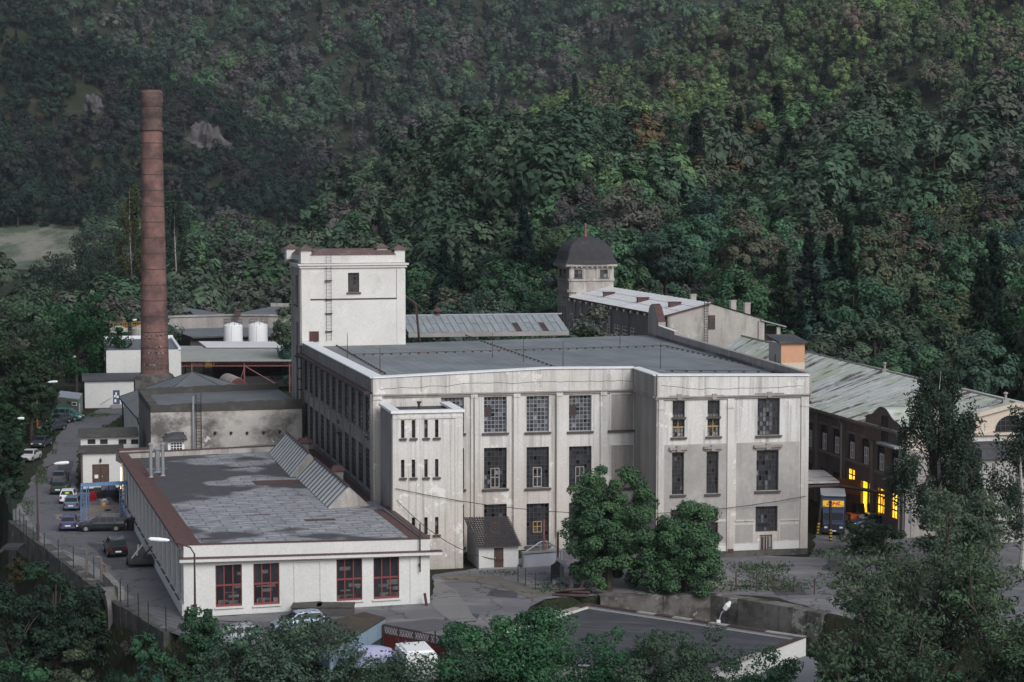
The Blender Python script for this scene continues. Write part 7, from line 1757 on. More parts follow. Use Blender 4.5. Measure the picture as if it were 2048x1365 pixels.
m2.poly(tri(.52, 0)[::-1], 0); m2.poly(tri(.36, -.01)[::-1], 1); m2.poly([c + Vector((a, -.02, b)) for a, b in ((-.04, -.05), (.04, -.05), (.05, .18), (-.05, .18))], 2); m2.poly([c + Vector((a, -.02, b)) for a, b in ((-.04, -.14), (.04, -.14), (.04, -.08), (-.04, -.08))], 2)
m2.build('plate', [M_TRIM, M_WPAINT, M_TRIM], t)
m2 = MB(); c2 = c - Vector((0, 0, .85)); m2.poly([c2 + Vector((.28 * math.sin(a), 0, .28 * math.cos(a))) for a in np.linspace(0, 2 * math.pi, 16, endpoint=False)][::-1]); m2.build('round_plate', M_GREYM, t)
# overhead cables
def cable(name, label, a, b, sag):
    m2 = MB(); m2.tube([a.lerp(b, k / 14) - Vector((0, 0, sag * 4 * (k / 14) * (1 - k / 14))) for k in range(15)], .03, 4, cap=False); o = m2.build(name, M_DARKM); tag(o, label, 'cable')
cable('overhead_cable', 'thin cable slung from the stair tower across the mill front', Wp.pt(.2, Wp.z_of(787, 977), .2), WR.pt(WR.L - .3, WR.z_of(1605, 992), .3), 1.9)
cable('overhead_cable', 'thin cable falling from the stair tower to the tiled hut', Wp.pt(.3, Wp.z_of(790, 1000), .2), WHu.pt(2.2, .8, .2), 1.2)
# haze: a closed box of thin pale air round the whole scene
m = bpy.data.materials.new('thin_haze'); m.use_nodes = True; nt = m.node_tree; nt.nodes.clear(); out = nt.nodes.new('ShaderNodeOutputMaterial'); pv = nt.nodes.new('ShaderNodeVolumePrincipled')
pv.inputs['Color'].default_value = (.80, .86, 1.0, 1); pv.inputs['Density'].default_value = .00006; pv.inputs['Anisotropy'].default_value = .2; nt.links.new(pv.outputs[0], out.inputs['Volume'])
mb = MB(); mb.hexa([(-1100, -30, -14), (1100, -30, -14), (1100, 2320, -14), (-1100, 2320, -14), (-1100, -30, 420), (1100, -30, 420), (1100, 2320, 420), (-1100, 2320, 420)])
hz_ = mb.build('haze', m); hz_['kind'] = 'stuff'
# ================================================================ vegetation
def leaf_mat(name, objcol=True, stops=None):
    m = bpy.data.materials.new(name); m.use_nodes = True; nt = m.node_tree; nt.nodes.clear()
    out = nt.nodes.new('ShaderNodeOutputMaterial')
    oi = N(nt, 'ShaderNodeObjectInfo')
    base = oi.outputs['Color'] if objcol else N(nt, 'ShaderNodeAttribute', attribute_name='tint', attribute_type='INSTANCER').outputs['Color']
    t = N(nt, 'ShaderNodeAttribute', attribute_name='tone')
    c = mix(nt, 1.0, base, ramp(nt, t.outputs['Fac'], [(0, (.62, .65, .70)), (.5, (1.0, 1.0, 1.0)), (1, (1.5, 1.6, 1.3))]), 'MULTIPLY')
    d = N(nt, 'ShaderNodeBsdfDiffuse'); tr = N(nt, 'ShaderNodeBsdfTranslucent'); ms = N(nt, 'ShaderNodeMixShader'); ms.inputs[0].default_value = .22
    nt.links.new(c, d.inputs[0]); nt.links.new(c, tr.inputs[0]); nt.links.new(d.outputs[0], ms.inputs[1]); nt.links.new(tr.outputs[0], ms.inputs[2])
    nt.links.new(ms.outputs[0], out.inputs[0]); return m
M_LEAF = leaf_mat('foliage')
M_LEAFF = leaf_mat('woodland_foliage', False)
M_NEEDLE = M_LEAFF
def birch_bark():
    m, nt, b = new_mat('birch_bark'); c = ramp(nt, noise(nt, coords(nt, (.8, .8, 5)), 1.2, 4, .7), [(.38, (.05, .045, .045)), (.46, (.36, .355, .34))])
    nt.links.new(c, b.inputs['Base Color']); b.inputs['Roughness'].default_value = .8; return m
M_BIRCH = birch_bark()

def quads_mesh(name, Vs, Fs, tones, mats, mids=None):
    """numpy quads -> mesh with per-face tone"""
    me = bpy.data.meshes.new(name)
    me.vertices.add(len(Vs)); me.vertices.foreach_set('co', np.ascontiguousarray(Vs, dtype=np.float32).ravel())
    me.loops.add(Fs.size); me.loops.foreach_set('vertex_index', np.ascontiguousarray(Fs, dtype=np.int32).ravel())
    me.polygons.add(len(Fs)); me.polygons.foreach_set('loop_start', np.arange(0, Fs.size, 4, dtype=np.int32))
    for m in mats: me.materials.append(m)
    if mids is not None: me.polygons.foreach_set('material_index', np.asarray(mids, dtype=np.int32))
    a = me.attributes.new('tone', 'FLOAT', 'FACE'); a.data.foreach_set('value', np.ascontiguousarray(tones, dtype=np.float32))
    me.update(calc_edges=True)
    return me

def leaves(g, P, Nn, size, tone, aspect=1.5):
    """leaf-clump quads at points P with normals Nn"""
    n = len(P); r = g.normal(size=(n, 3)); Nn = Nn / (np.linalg.norm(Nn, axis=1, keepdims=True) + 1e-9)
    t1 = np.cross(Nn, r); t1 /= (np.linalg.norm(t1, axis=1, keepdims=True) + 1e-9); t2 = np.cross(Nn, t1)
    s = size * g.uniform(.55, 1.25, (n, 1)); a = t1 * s * aspect * .5; b = t2 * s * .5
    bend = Nn * s * g.uniform(-.22, .22, (n, 1))
    V = np.stack([P - a * .9, P + b * .8 + bend, P + a, P - b * .8 + bend], 1).reshape(-1, 3)
    Fq = np.arange(n * 4).reshape(n, 4)
    return V, Fq, tone

def clusters_to_leaves(g, C, rad, per, size, flat=.75, up=.25, tvar=.2, aspect=1.5, ctone=None, dome=0.0):
    k = len(C); d = g.normal(size=(k, per, 3)); d /= np.linalg.norm(d, axis=2, keepdims=True)
    rr_ = g.uniform(.35, 1.0, (k, per, 1)) ** .5
    off = d * rr_ * rad[:, None, None]; off[..., 2] *= flat
    P = (C[:, None, :] + off).reshape(-1, 3)
    cd = C - np.array([C[:, 0].mean(), C[:, 1].mean(), C[:, 2].min() * .6 + C[:, 2].mean() * .4]); cd /= np.linalg.norm(cd, axis=1, keepdims=True) + 1e-6
    Nn = (d * .7 + cd[:, None, :] * dome + g.normal(size=d.shape) * .35 + np.array([0, 0, up])).reshape(-1, 3)
    ct = g.uniform(.25, .7, k) if ctone is None else ctone
    tone = np.clip(ct[:, None] + g.normal(size=(k, per)) * tvar * .6, 0.01, 1).reshape(-1)
    return leaves(g, P, Nn, size, tone, aspect)

def broad_centres(g, n, rh, zb_, zt_, lobes=5, inner=.3, flat_bottom=.5):
    ph = g.uniform(0, 6.28, lobes); am = g.uniform(.08, .22, lobes)
    u_ = g.uniform(0, 2 * np.pi, n); cz_ = g.uniform(-flat_bottom, 1, n)
    lob = 1 + sum(am[i] * np.cos((i + 2) * u_ + ph[i] + cz_ * 2) for i in range(lobes)) * .8
    rad = np.where(g.random(n) < inner, g.uniform(.3, .75, n), g.uniform(.8, 1.0, n)) * lob
    s = np.sqrt(np.maximum(0, 1 - cz_ ** 2))
    zm = zb_ + (zt_ - zb_) * .45; s = np.sqrt(np.maximum(0, 1 - np.abs(cz_) ** 2.4))
    x, y = rad * rh * s * np.cos(u_), rad * rh * s * np.sin(u_)
    z = zm + cz_ * np.minimum(rad, 1.1) * np.where(cz_ > 0, zt_ - zm, (zm - zb_) / max(flat_bottom, .1))
    return np.stack([x, y, z], 1)

def mb_arrays(mb):
    """MB of quads -> arrays (tris padded are skipped)"""
    V = np.array(mb.v, float); Fq = np.array([f for f in mb.f if len(f) == 4], int)
    return V, Fq
def join_quads(parts):
    Vs, Fs, Ts, Ms, o = [], [], [], [], 0
    for V, Fq, T, mi in parts:
        Vs.append(V); Fs.append(Fq + o); Ts.append(np.broadcast_to(T, (len(Fq),))); Ms.append(np.full(len(Fq), mi)); o += len(V)
    return np.concatenate(Vs), np.concatenate(Fs), np.concatenate(Ts), np.concatenate(Ms)

def skeleton(g, h, ends, r0, fork=.35, lean=(0, 0), n=6, nlimb=9):
    """trunk and limbs that run out to some of the crown's clumps"""
    m2 = MB(); top = Vector((lean[0], lean[1], h * .8)); base = Vector((0, 0, -.6))
    pts = [base, Vector((lean[0] * .15, lean[1] * .15, h * fork * .5)), Vector((lean[0] * .4, lean[1] * .4, h * fork)), Vector((lean[0] * .75, lean[1] * .75, h * .6)), top]
    m2.tube(pts, [r0 * 1.25, r0, r0 * .8, r0 * .45, r0 * .12], n, cap=False)
    idx = g.permutation(len(ends))[:nlimb]
    for i in idx:
        e = Vector(ends[i]); f = min(.75, max(fork * .8, (e.z / h) * .7)); s = Vector((lean[0] * f, lean[1] * f, h * f * .92))
        mid = s.lerp(e, .5) + Vector((0, 0, h * .03)); m2.tube([s, mid, e], [r0 * .42, r0 * .25, r0 * .06], 5, cap=False)
    return m2

def make_tree_mesh(name, seed, kind, h=11, rh=4.6, ncl=60, per=45, ls=.55, mats=None, trunk_r=.25, flat=.72, crf=.27):
    g = np.random.default_rng(seed)
    if kind == 'conifer':
        C, rad = [], []
        for k in range(ncl):
            f = (k + .5) / ncl; z = h * (.12 + .88 * f); r = rh * (1 - f) ** .85 * g.uniform(.6, 1.1); a = g.uniform(0, 6.28)
            for q in (.55, 1.0): C.append((r * q * math.cos(a), r * q * math.sin(a), z - r * q * .28)); rad.append(.35 + .5 * (1 - f))
        C = np.array(C); rad = np.array(rad)
        lv = clusters_to_leaves(g, C, rad, per, ls, .55, -.1, .2, 2.0)
        tr = MB(); tr.tube([(0, 0, -.5), (0, 0, h * .5), (0, 0, h * .98)], [trunk_r, trunk_r * .6, .03], 5, cap=False)
    elif kind == 'tall':
        C = broad_centres(g, ncl, rh, h * .35, h, 5, .35, .8); rad = g.uniform(.7, 1.25, ncl) * rh * .24
        lv = clusters_to_leaves(g, C, rad, per, ls, .8, .25, dome=.7, tvar=.12)
        tr = skeleton(g, h, C, trunk_r, .4, nlimb=6)
    else:
        C = broad_centres(g, ncl, rh, h * .16, h * .95, 5, .3, .6); rad = g.uniform(.7, 1.3, ncl) * rh * crf
        lv = clusters_to_leaves(g, C, rad, per, ls, flat, .2, dome=.7, tvar=.12)
        tr = skeleton(g, h, C, trunk_r, .3, nlimb=6)
    V, Fq = mb_arrays(tr)
    V, Fq, T, M_ = join_quads([(lv[0], lv[1], lv[2], 0), (V, Fq, .4, 1)])
    return quads_mesh(name, V, Fq, T, mats, M_)

# prototypes: woodland (nearest trees) and a leaner set for the far slopes
near_m = [M_LEAF, M_BARK]
PROT = dict(broad=[make_tree_mesh('broadleaf_tree', 10 + i, 'broad', 11, 4.8 + .4 * (i % 2), 58, 88, .46, near_m) for i in range(4)],
            tall=[make_tree_mesh('slender_tree', 30 + i, 'tall', 13, 3.6, 54, 80, .44, near_m) for i in range(3)],
            conifer=[make_tree_mesh('conifer_tree', 50 + i, 'conifer', 16, 3.0, 64, 20, .55, near_m) for i in range(2)],
            bush=[make_tree_mesh('bush', 70 + i, 'broad', 4, 2.4, 36, 50, .36, near_m, .08) for i in range(3)])
far_m = [M_LEAFF, M_BARK]
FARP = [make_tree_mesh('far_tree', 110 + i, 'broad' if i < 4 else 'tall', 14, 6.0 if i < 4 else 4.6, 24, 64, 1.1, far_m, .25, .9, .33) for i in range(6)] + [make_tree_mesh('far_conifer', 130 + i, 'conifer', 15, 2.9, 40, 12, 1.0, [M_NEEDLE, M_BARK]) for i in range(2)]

# ---- sow the slopes
def in_poly(x, y, P):
    c = False
    for i in range(len(P)):
        a, b = P[i], P[i - 1]
        if (a[1] > y) != (b[1] > y) and x < (b[0] - a[0]) * (y - a[1]) / (b[1] - a[1]) + a[0]: c = not c
    return c
hall_poly = [(hn.x - 3, hn.y - 3), (hgr.x + 5, hgr.y - 3), (hgr.x - 8, hgr.y + 62), (hf.x - 6, hf.y + 6)]
wing_poly = [(wn.x - 3, wn.y - 5), (wn.x + 27, wn.y), (rp0.x + 16, rp0.y + 8), (wfar.x - 3, wfar.y + 5)]
mill_poly = [(BL.x - 4, BL.y - 4), (E_.x + 3, E_.y - 8), (BR.x + 8, BR.y + 18), (BL.x - 2, BL.y + 20)]
left_poly = [(-75, 200), (-15, 200), (-12, 300), (-36, 335), (-36, 440), (-66, 440), (-72, 330)]
def blocked(x, y): return any(in_poly(x, y, P) for P in (hall_poly, wing_poly, mill_poly, left_poly))
sown = []   # (x,y,region)
def sow(region, u0, u1, d0, d1, sp, test=None, jit=.42):
    y = d0
    while y < d1:
        s = sp * (1 if region != 'far' else 1 + (y - 1200) / 3000)
        x0, x1 = (u0 - 1024) / F * y, (u1 - 1024) / F * y
        x = x0 + R.random() * s
        while x < x1:
            px, py = x + R.uniform(-jit, jit) * s, y + R.uniform(-jit, jit) * s
            if not blocked(px, py) and (test is None or test(px, py)): sown.append((px, py, region))
            x += s
        y += s
def uof(x, y): return 1024 + F * x / y
CLEAR = [hit(1480, 445, 300), hit(1340, 500, 300)]
def ok_slope(x, y):
    if any((x - c.x) ** 2 + ((y - c.y) * .6) ** 2 < 60 for c in CLEAR): return False
    u = uof(x, y)
    if u < 900 and y < 300: return False
    return True
sow('slope', 560, 2420, 262, 640, 7.4, ok_slope)
sow('valley', 150, 620, 340, 700, 9.0, lambda x, y: uof(x, y) > 150 + (y - 340) * .1)
sow('valley', -60, 160, 785, 935, 13, lambda x, y: R.random() < .07)
sow('valley', -40, 150, 360, 660, 11, lambda x, y: y < 420 or R.random() < .12)
sow('spur', 700, 2420, 660, 1110, 11.0, lambda x, y: tz(x, y) > 6)
sow('left', -400, 800, 935, 1260, 9.2, lambda x, y: tz(x, y) > 18 and R.random() < .95)
sow('far', -400, 2420, 1262, 2050, 14.5, None)
sow('valley', -420, -70, 225, 690, 9.5); sow('valley', 500, 900, 640, 930, 12, None); sow('valley', 190, 500, 690, 940, 12, None)
# rock faces stay bare
ROCKS = [(412, 288, 900), (190, 206, 900), (340, 250, 900)]
rockp = [hit(u, v, 930) for u, v, _ in ROCKS]
def near_rock(x, y): return any(abs(x - p.x) < w_ and -q_ < y - p.y < 10 for p, w_, q_ in zip(rockp, (13, 8), (62, 26)))
sown = [t for t in sown if not near_rock(t[0], t[1])]

COLS = [('dark green', (.046, .082, .058)), ('blue green', (.050, .086, .062)), ('olive green', (.070, .092, .062)), ('bright green', (.056, .112, .066)), ('grey brown', (.078, .082, .070)), ('pale green', (.078, .118, .084))]
CW = [.34, .2, .2, .1, .08, .08]
indiv, rest = [], []
def visible_score(x, y):
    u = uof(x, y)
    if u < -60 or u > 2110: return 0
    return 1 / y
cand = [t for t in sown if t[2] in ('slope', 'valley')]
cand.sort(key=lambda t: -visible_score(t[0], t[1]))
indiv = [t for t in cand if visible_score(*t[:2]) > 0][:275]; chosen = set(id(t) for t in indiv)
rest = [t for t in sown if id(t) not in chosen]
REGL = {'slope': ('in the wood on the slope behind the mill', 'trees in the wood on the slope'), 'valley': ('in the valley wood behind the chimney', 'trees in the valley wood')}
def put(name, me, x, y, z, s, rz, col, label, cat, group=None, sz=None):
    o = bpy.data.objects.new(name, me); COL.objects.link(o); o.location = (x, y, z); o.rotation_euler = (0, 0, rz)
    o.scale = (s, s, sz or s); o.color = (*col, 1); tag(o, label, cat, group); return o
for x, y, reg in indiv:
    q = R.random()
    if q < .06 and reg == 'slope': kind, cname, col = 'conifer', 'black green', (.018, .034, .026)
    else:
        i = R.choices(range(6), CW)[0]; cname, col = COLS[i]; kind = 'tall' if R.random() < .28 else 'broad'
    col = tuple(c * R.uniform(.85, 1.2) * (1.35 if kind != 'conifer' else 1.0) for c in col); me = R.choice(PROT[kind])
    nm = {'conifer': 'conifer_tree', 'tall': 'slender_tree', 'broad': 'broadleaf_tree'}[kind]
    lb = f"{cname} {'pointed conifer' if kind == 'conifer' else 'slender tree' if kind == 'tall' else 'round leafy tree'} {REGL[reg][0]}"
    s = R.choice((.7, .85, .95, 1.05, 1.3)) * R.uniform(.92, 1.08); put(nm, me, x, y, tz(x, y) - .3, s, R.uniform(0, 6.28), col, lb, 'tree', f"{cname} {'conifers' if kind == 'conifer' else 'slender trees' if kind == 'tall' else 'round trees'} {REGL[reg][0]}", s * R.uniform(.85, 1.15))

# ---- the far woods: one mass, instanced by geometry nodes
pc_ = bpy.data.collections.new('woodland_prototypes')
for i, me in enumerate(FARP):
    o = bpy.data.objects.new('woodland_tree_%02d' % i, me); pc_.objects.link(o)
rest = [t for t in rest if -430 < uof(t[0], t[1]) < 2440]
n = len(rest); xs = np.array([t[0] for t in rest]); ys = np.array([t[1] for t in rest]); zs_ = terrain(xs, ys) - .4
me = bpy.data.meshes.new('distant_woods'); me.vertices.add(n); me.vertices.foreach_set('co', np.stack([xs, ys, zs_], 1).astype(np.float32).ravel())
rot = np.zeros((n, 3), np.float32); rot[:, 2] = rng.uniform(0, 6.28, n)
s0 = rng.choice([.7, .85, 1.0, 1.15, 1.4], n, p=[.2, .3, .25, .17, .08]) * rng.uniform(.92, 1.08, n) * np.where(ys > 1260, 1.12, .92); scl = np.stack([s0, s0, s0 * rng.uniform(.85, 1.2, n)], 1).astype(np.float32)
lf = np.array([t[2] for t in rest])
idx = np.where(rng.random(n) < np.where(lf == 'left', .10, np.where(lf == 'far', .13, .06)), rng.integers(6, 8, n), rng.integers(0, 6, n)).astype(np.int32)
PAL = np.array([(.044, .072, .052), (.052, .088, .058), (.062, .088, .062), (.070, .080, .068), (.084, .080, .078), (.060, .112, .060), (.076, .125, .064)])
def patchy(x, y, k): return np.sin(x * .031 * k + 1.3) * np.cos(y * .017 * k + .4) + .6 * np.sin(x * .071 * k - y * .03 * k) + rng.normal(size=len(x)) * .75
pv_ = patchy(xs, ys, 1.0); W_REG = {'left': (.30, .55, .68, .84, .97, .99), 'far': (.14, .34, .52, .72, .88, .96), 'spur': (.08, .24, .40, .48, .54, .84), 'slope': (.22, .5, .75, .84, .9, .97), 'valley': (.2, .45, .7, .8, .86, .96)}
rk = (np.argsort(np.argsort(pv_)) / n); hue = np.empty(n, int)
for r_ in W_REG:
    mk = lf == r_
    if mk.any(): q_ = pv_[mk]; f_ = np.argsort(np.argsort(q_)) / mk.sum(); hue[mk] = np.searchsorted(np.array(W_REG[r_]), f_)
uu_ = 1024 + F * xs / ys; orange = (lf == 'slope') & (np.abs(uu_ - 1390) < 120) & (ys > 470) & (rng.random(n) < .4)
tint = PAL[hue] * rng.uniform(.78, 1.25, (n, 1)); tint[orange] = np.array((.092, .074, .046)) * rng.uniform(.8, 1.2, (orange.sum(), 1)); tint *= np.where(lf == 'left', .66, np.where(lf == 'far', 1.5, np.where(lf == 'spur', 1.75, 1.4)))[:, None]; tint[lf == 'spur'] *= (1.15, 1.0, .85); tint[lf == 'left'] *= (.92, 1.0, 1.08); tint = tint.astype(np.float32)  # brightness by region paints in valley haze: far slopes lighter, left hill darker, bluer
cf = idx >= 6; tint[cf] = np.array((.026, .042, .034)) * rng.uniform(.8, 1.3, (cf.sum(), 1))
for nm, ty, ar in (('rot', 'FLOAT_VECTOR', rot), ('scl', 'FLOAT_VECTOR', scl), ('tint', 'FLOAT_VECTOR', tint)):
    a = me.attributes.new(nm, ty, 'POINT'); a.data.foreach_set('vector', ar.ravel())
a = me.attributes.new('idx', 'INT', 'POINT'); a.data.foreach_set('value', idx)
wood = bpy.data.objects.new('distant_woods', me); COL.objects.link(wood); wood['kind'] = 'stuff'
tag(wood, 'dense mixed woods covering the far hillsides', 'woods')
ng = bpy.data.node_groups.new('scatter_trees', 'GeometryNodeTree'); ng.interface.new_socket('Geometry', in_out='INPUT', socket_type='NodeSocketGeometry'); ng.interface.new_socket('Geometry', in_out='OUTPUT', socket_type='NodeSocketGeometry')
gi = ng.nodes.new('NodeGroupInput'); go = ng.nodes.new('NodeGroupOutput'); ip = ng.nodes.new('GeometryNodeInstanceOnPoints'); ci = ng.nodes.new('GeometryNodeCollectionInfo')
ci.inputs['Collection'].default_value = pc_; ci.inputs['Separate Children'].default_value = True; ci.inputs['Reset Children'].default_value = True
ip.inputs['Pick Instance'].default_value = True
def named(nm, ty):
    nd = ng.nodes.new('GeometryNodeInputNamedAttribute'); nd.data_type = ty; nd.inputs['Name'].default_value = nm; return nd.outputs[0]
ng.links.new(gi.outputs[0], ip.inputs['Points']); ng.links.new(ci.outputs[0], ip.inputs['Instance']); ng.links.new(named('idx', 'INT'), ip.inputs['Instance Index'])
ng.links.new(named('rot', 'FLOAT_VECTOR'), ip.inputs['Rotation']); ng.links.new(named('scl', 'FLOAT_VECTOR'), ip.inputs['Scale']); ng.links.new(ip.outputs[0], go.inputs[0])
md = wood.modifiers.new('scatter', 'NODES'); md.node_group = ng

# ---- rock faces on the left hill
M_ROCK = weather('grey_rock', (.125, .115, .118), (.09, .083, .088), (.04, .038, .04), .06, (.12, .12, .05), .8, (.45, .62), fine=.8, bmp=1.0)
def rock(u, v, wpx, hpx, label, seed):
    p = hit(u, v + hpx * .3, 930); y = p.y; W_ = wpx / F * y / 2.3; Hh = hpx / F * y * .75; g = np.random.default_rng(seed); n1, n2 = 30, 14; m2 = MB(); rows_ = []
    ph = g.uniform(0, 6.28, 8)
    for j in range(n2 + 1):
        el = -.5 + (math.pi / 2 + .45) * j / n2; row = []
        for i in range(n1):
            t = 2 * math.pi * i / n1; k = 1 + .16 * math.sin(t * 5 + ph[0] + el * 3) + .12 * math.sin(t * 9 + ph[1]) * math.cos(el * 4 + ph[2]) + .10 * math.sin(el * 11 + ph[3] + t * 2) + g.normal() * .035
            sx = math.cos(t) * math.cos(el); row.append((p.x + W_ * k * sx, y + 4 + 9 * k * math.sin(t) * math.cos(el), p.z - 1 + Hh * 1.35 * k * math.sin(el) * (1 - .25 * sx)))
        rows_.append(row)
    for j in range(n2):
        for i in range(n1): q = (i + 1) % n1; m2.poly([rows_[j][i], rows_[j][q], rows_[j + 1][q], rows_[j + 1][i]])
    m2.poly(rows_[-1])
    o = m2.build('rock_face', M_ROCK); tag(o, label, 'rock', 'rock faces on the left hill'); rebase(o, (p.x, p.y, p.z))
rock(412, 288, 92, 50, 'broad bare grey rock face among the trees right of the chimney', 3)
rock(188, 212, 50, 28, 'bare rock face on the wooded hill left of the chimney', 8)

# ---- single trees that stand out
def crown_tree(name, label, u, vtop, y, wpx, col, seed, ncl=90, per=110, ls=.3, zbase=None, trunk_r=.3, kind='broad', base_frac=.2, flat=.62, inner=.3, bark=None, group=None, nlimb=14, cr=.25, lean=(0, 0), cat='tree', bu=None):
    ub = u if bu is None else bu
    top = aty(u, vtop, y); x = (ub - 1024) / F * y; z = tz(x, y) if zbase is None else zbase; h = top.z - z; rh = wpx / F * y / 2
    g = np.random.default_rng(seed)
    t = thing(name, label, cat, (x, y, z), 0, group); dx = top.x - x
    C = broad_centres(g, ncl, rh, h * base_frac, h * .96, 6, inner, .65); C[:, 0] += dx * np.clip(C[:, 2] / h, 0, 1)
    rad = g.uniform(.65, 1.3, ncl) * rh * cr; C[:, 2] *= h * .985 / (C[:, 2] + rad * flat).max()
    lv = clusters_to_leaves(g, C, rad, per, ls, flat, .3, .22)
    o = bpy.data.objects.new('crown', quads_mesh('crown', lv[0], lv[1], lv[2], [M_LEAF])); COL.objects.link(o); o.parent = t; o.color = (*col, 1)
    sk = skeleton(g, h, C, trunk_r, .3, (dx, 0), 7, nlimb); s_ = sk.build('trunk', bark or M_BARK, t, local=True)
    LOC[s_.name] = Vector((0, 0, 0))
    return t
def airy_tree(name, label, x, y, z, h, spread, col, seed, limbs=9, sub=6, per=70, ls=.17, trunk_r=.35, droop=.0, bark=None, up=1.0, cr=.8, group=None, lean=(0, 0)):
    """open tree: forking limbs carry small loose sprays of leaves with gaps between"""
    g = np.random.default_rng(seed); t = thing(name, label, 'tree', (x, y, z), 0, group)
    m2 = MB(); C = []
    for k in range(limbs):
        a = 2 * math.pi * (k + g.uniform(-.3, .3)) / limbs; el = g.uniform(.35, 1.2) * up
        L = g.uniform(.75, 1.05); s = Vector((lean[0] * .2, lean[1] * .2, h * g.uniform(.12, .34)))
        tip = Vector((math.cos(a) * spread * L * math.cos(el) * 1.15 + lean[0], math.sin(a) * spread * L * math.cos(el) * 1.15 + lean[1], h * (.42 + .55 * math.sin(el) * L)))
        mid = s.lerp(tip, .45) + Vector((g.normal() * .5, g.normal() * .5, h * .07)); r_ = trunk_r * .5
        m2.tube([s, s.lerp(mid, .5) + Vector((g.normal() * .2, 0, .2)), mid, tip], [r_, r_ * .8, r_ * .55, .03], 6, cap=False)
        for q in range(sub):
            f = g.uniform(.3, 1.0); b0 = (s.lerp(mid, f * 2) if f < .5 else mid.lerp(tip, (f - .5) * 2))
            e_ = b0 + Vector((g.normal() * spread * .2, g.normal() * spread * .2, abs(g.normal()) * h * .09 - droop)); m2.tube([b0, b0.lerp(e_, .5) + Vector((0, 0, .25)), e_], [.07, .045, .015], 4, cap=False)
            for c_ in range(4):
                w_ = b0.lerp(e_, g.uniform(.35, 1.05)); C.append((w_.x + g.normal() * .35, w_.y + g.normal() * .35, w_.z + g.normal() * .3))
    m2.tube([Vector((0, 0, -.5)), Vector((lean[0] * .1, 0, h * .14)), Vector((lean[0] * .2, 0, h * .36))], [trunk_r * 1.2, trunk_r, trunk_r * .6], 8, cap=False)
    C = np.array(C); rad = g.uniform(.6, 1.3, len(C)) * cr
    lv = clusters_to_leaves(g, C, rad, per, ls, .55, .2, .25, 2.2)
    o = bpy.data.objects.new('crown', quads_mesh('crown', lv[0], lv[1], lv[2], [M_LEAF])); COL.objects.link(o); o.parent = t; o.color = (*col, 1)
    m2.build('trunk', bark or M_BARK, t, local=True); return t
def birch(label, x, y, z, h, rh, seed, col=(.055, .082, .062), n=210, per=46, ls=.2, group=None, lean=.6):
    g = np.random.default_rng(seed); t = thing('birch_tree', label, 'tree', (x, y, z), 0, group); m2 = MB()
    tp = [Vector((lean * math.sin(k * .9) * .4, 0, h * k / 7 - .4 * (k == 0))) for k in range(8)]; m2.tube(tp, [.26, .24, .21, .18, .14, .1, .06, .02], 7, cap=False)
    P, Nn, T = [], [], []; lim = []
    for k in range(26): f = .30 + .70 * (k + g.random()) / 26; lim.append((f, g.uniform(0, 6.28), rh * (.22 + .78 * min(1, (1 - f) * 2.6)) * g.uniform(.45, 1.1)))
    for k in range(n):
        f, a, r_ = lim[g.integers(0, len(lim))]; f = min(1.0, f + g.normal() * .035); a += g.normal() * .16; r_ = max(.2, r_ + g.normal() * .4)
        s = Vector((lean * math.sin(f * 7 * .9) * .4, 0, h * f * .92)); e_ = Vector((r_ * math.cos(a), r_ * math.sin(a), h * f + r_ * .15))
        if k % 9 == 0: m2.tube([s - Vector((0, 0, r_ * .8)), s.lerp(e_, .5) + Vector((0, 0, -.1 * r_)), e_], [.06, .035, .012], 4, 1, cap=False)
        ln_ = g.uniform(1.0, 3.0); ct = g.uniform(.2, .7)
        for q in range(per):
            d_ = g.random(); P.append((e_.x + g.normal() * .22, e_.y + g.normal() * .22, e_.z - d_ * ln_ + g.normal() * .1)); Nn.append(g.normal(size=3)); T.append(min(1, max(.01, ct + g.normal() * .15)))
    lv = leaves(g, np.array(P), np.array(Nn), ls, np.array(T), 1.8)
    o = bpy.data.objects.new('crown', quads_mesh('crown', lv[0], lv[1], lv[2], [M_LEAF])); COL.objects.link(o); o.parent = t; o.color = (*col, 1)
    m2.build('trunk', [M_BIRCH, M_BARK], t, local=True); return t
BRT = (.052, .125, .066)
crown_tree('chestnut_tree', 'larger of two dense round trees standing in front of the mill', 1216, 930, 162.5, 136, (.072, .132, .072), 201, 210, 270, .19, 0, .3, base_frac=.04, cr=.29, flat=.7, bu=1220)
crown_tree('chestnut_tree', 'smaller of two dense round trees in front of the mill, right of the larger', 1372, 1000, 162.0, 132, (.076, .142, .078), 202, 170, 270, .19, 0, .25, base_frac=.03, cr=.31, flat=.7)
px_ = (1885 - 1024) / F * 168
birch('tall drooping birch with white trunk in front of the peach gable', px_, 168, 0, aty(1885, 742, 168).z, 4.2, 301, n=560)
birch('drooping birch at the right edge beside the lean-to', (2052 - 1024) / F * 170, 170, 0, aty(2050, 815, 170).z, 2.6, 302, n=150)
birch('slim pale trunked birch just right of the chimney', (352 - 1024) / F * 480, 480, tz((352 - 1024) / F * 480, 480), aty(352, 378, 480).z, 4.6, 303, (.055, .085, .066), 420, 34, .42)
birch('yellow green birch behind the chimney', (262 - 1024) / F * 500, 500, 0, aty(262, 372, 500).z, 5.0, 304, (.085, .10, .05), 420, 34, .42)
yy = 122; zz_ = tz((1800 - 1024) / F * yy, yy)
airy_tree('willow_tree', 'large open willow with bare dark limbs filling the lower right foreground', (1850 - 1024) / F * yy, yy, zz_, aty(1830, 985, yy).z - zz_, 5.8, (.092, .125, .086), 401, 14, 10, 44, .16, .34, cr=.8)
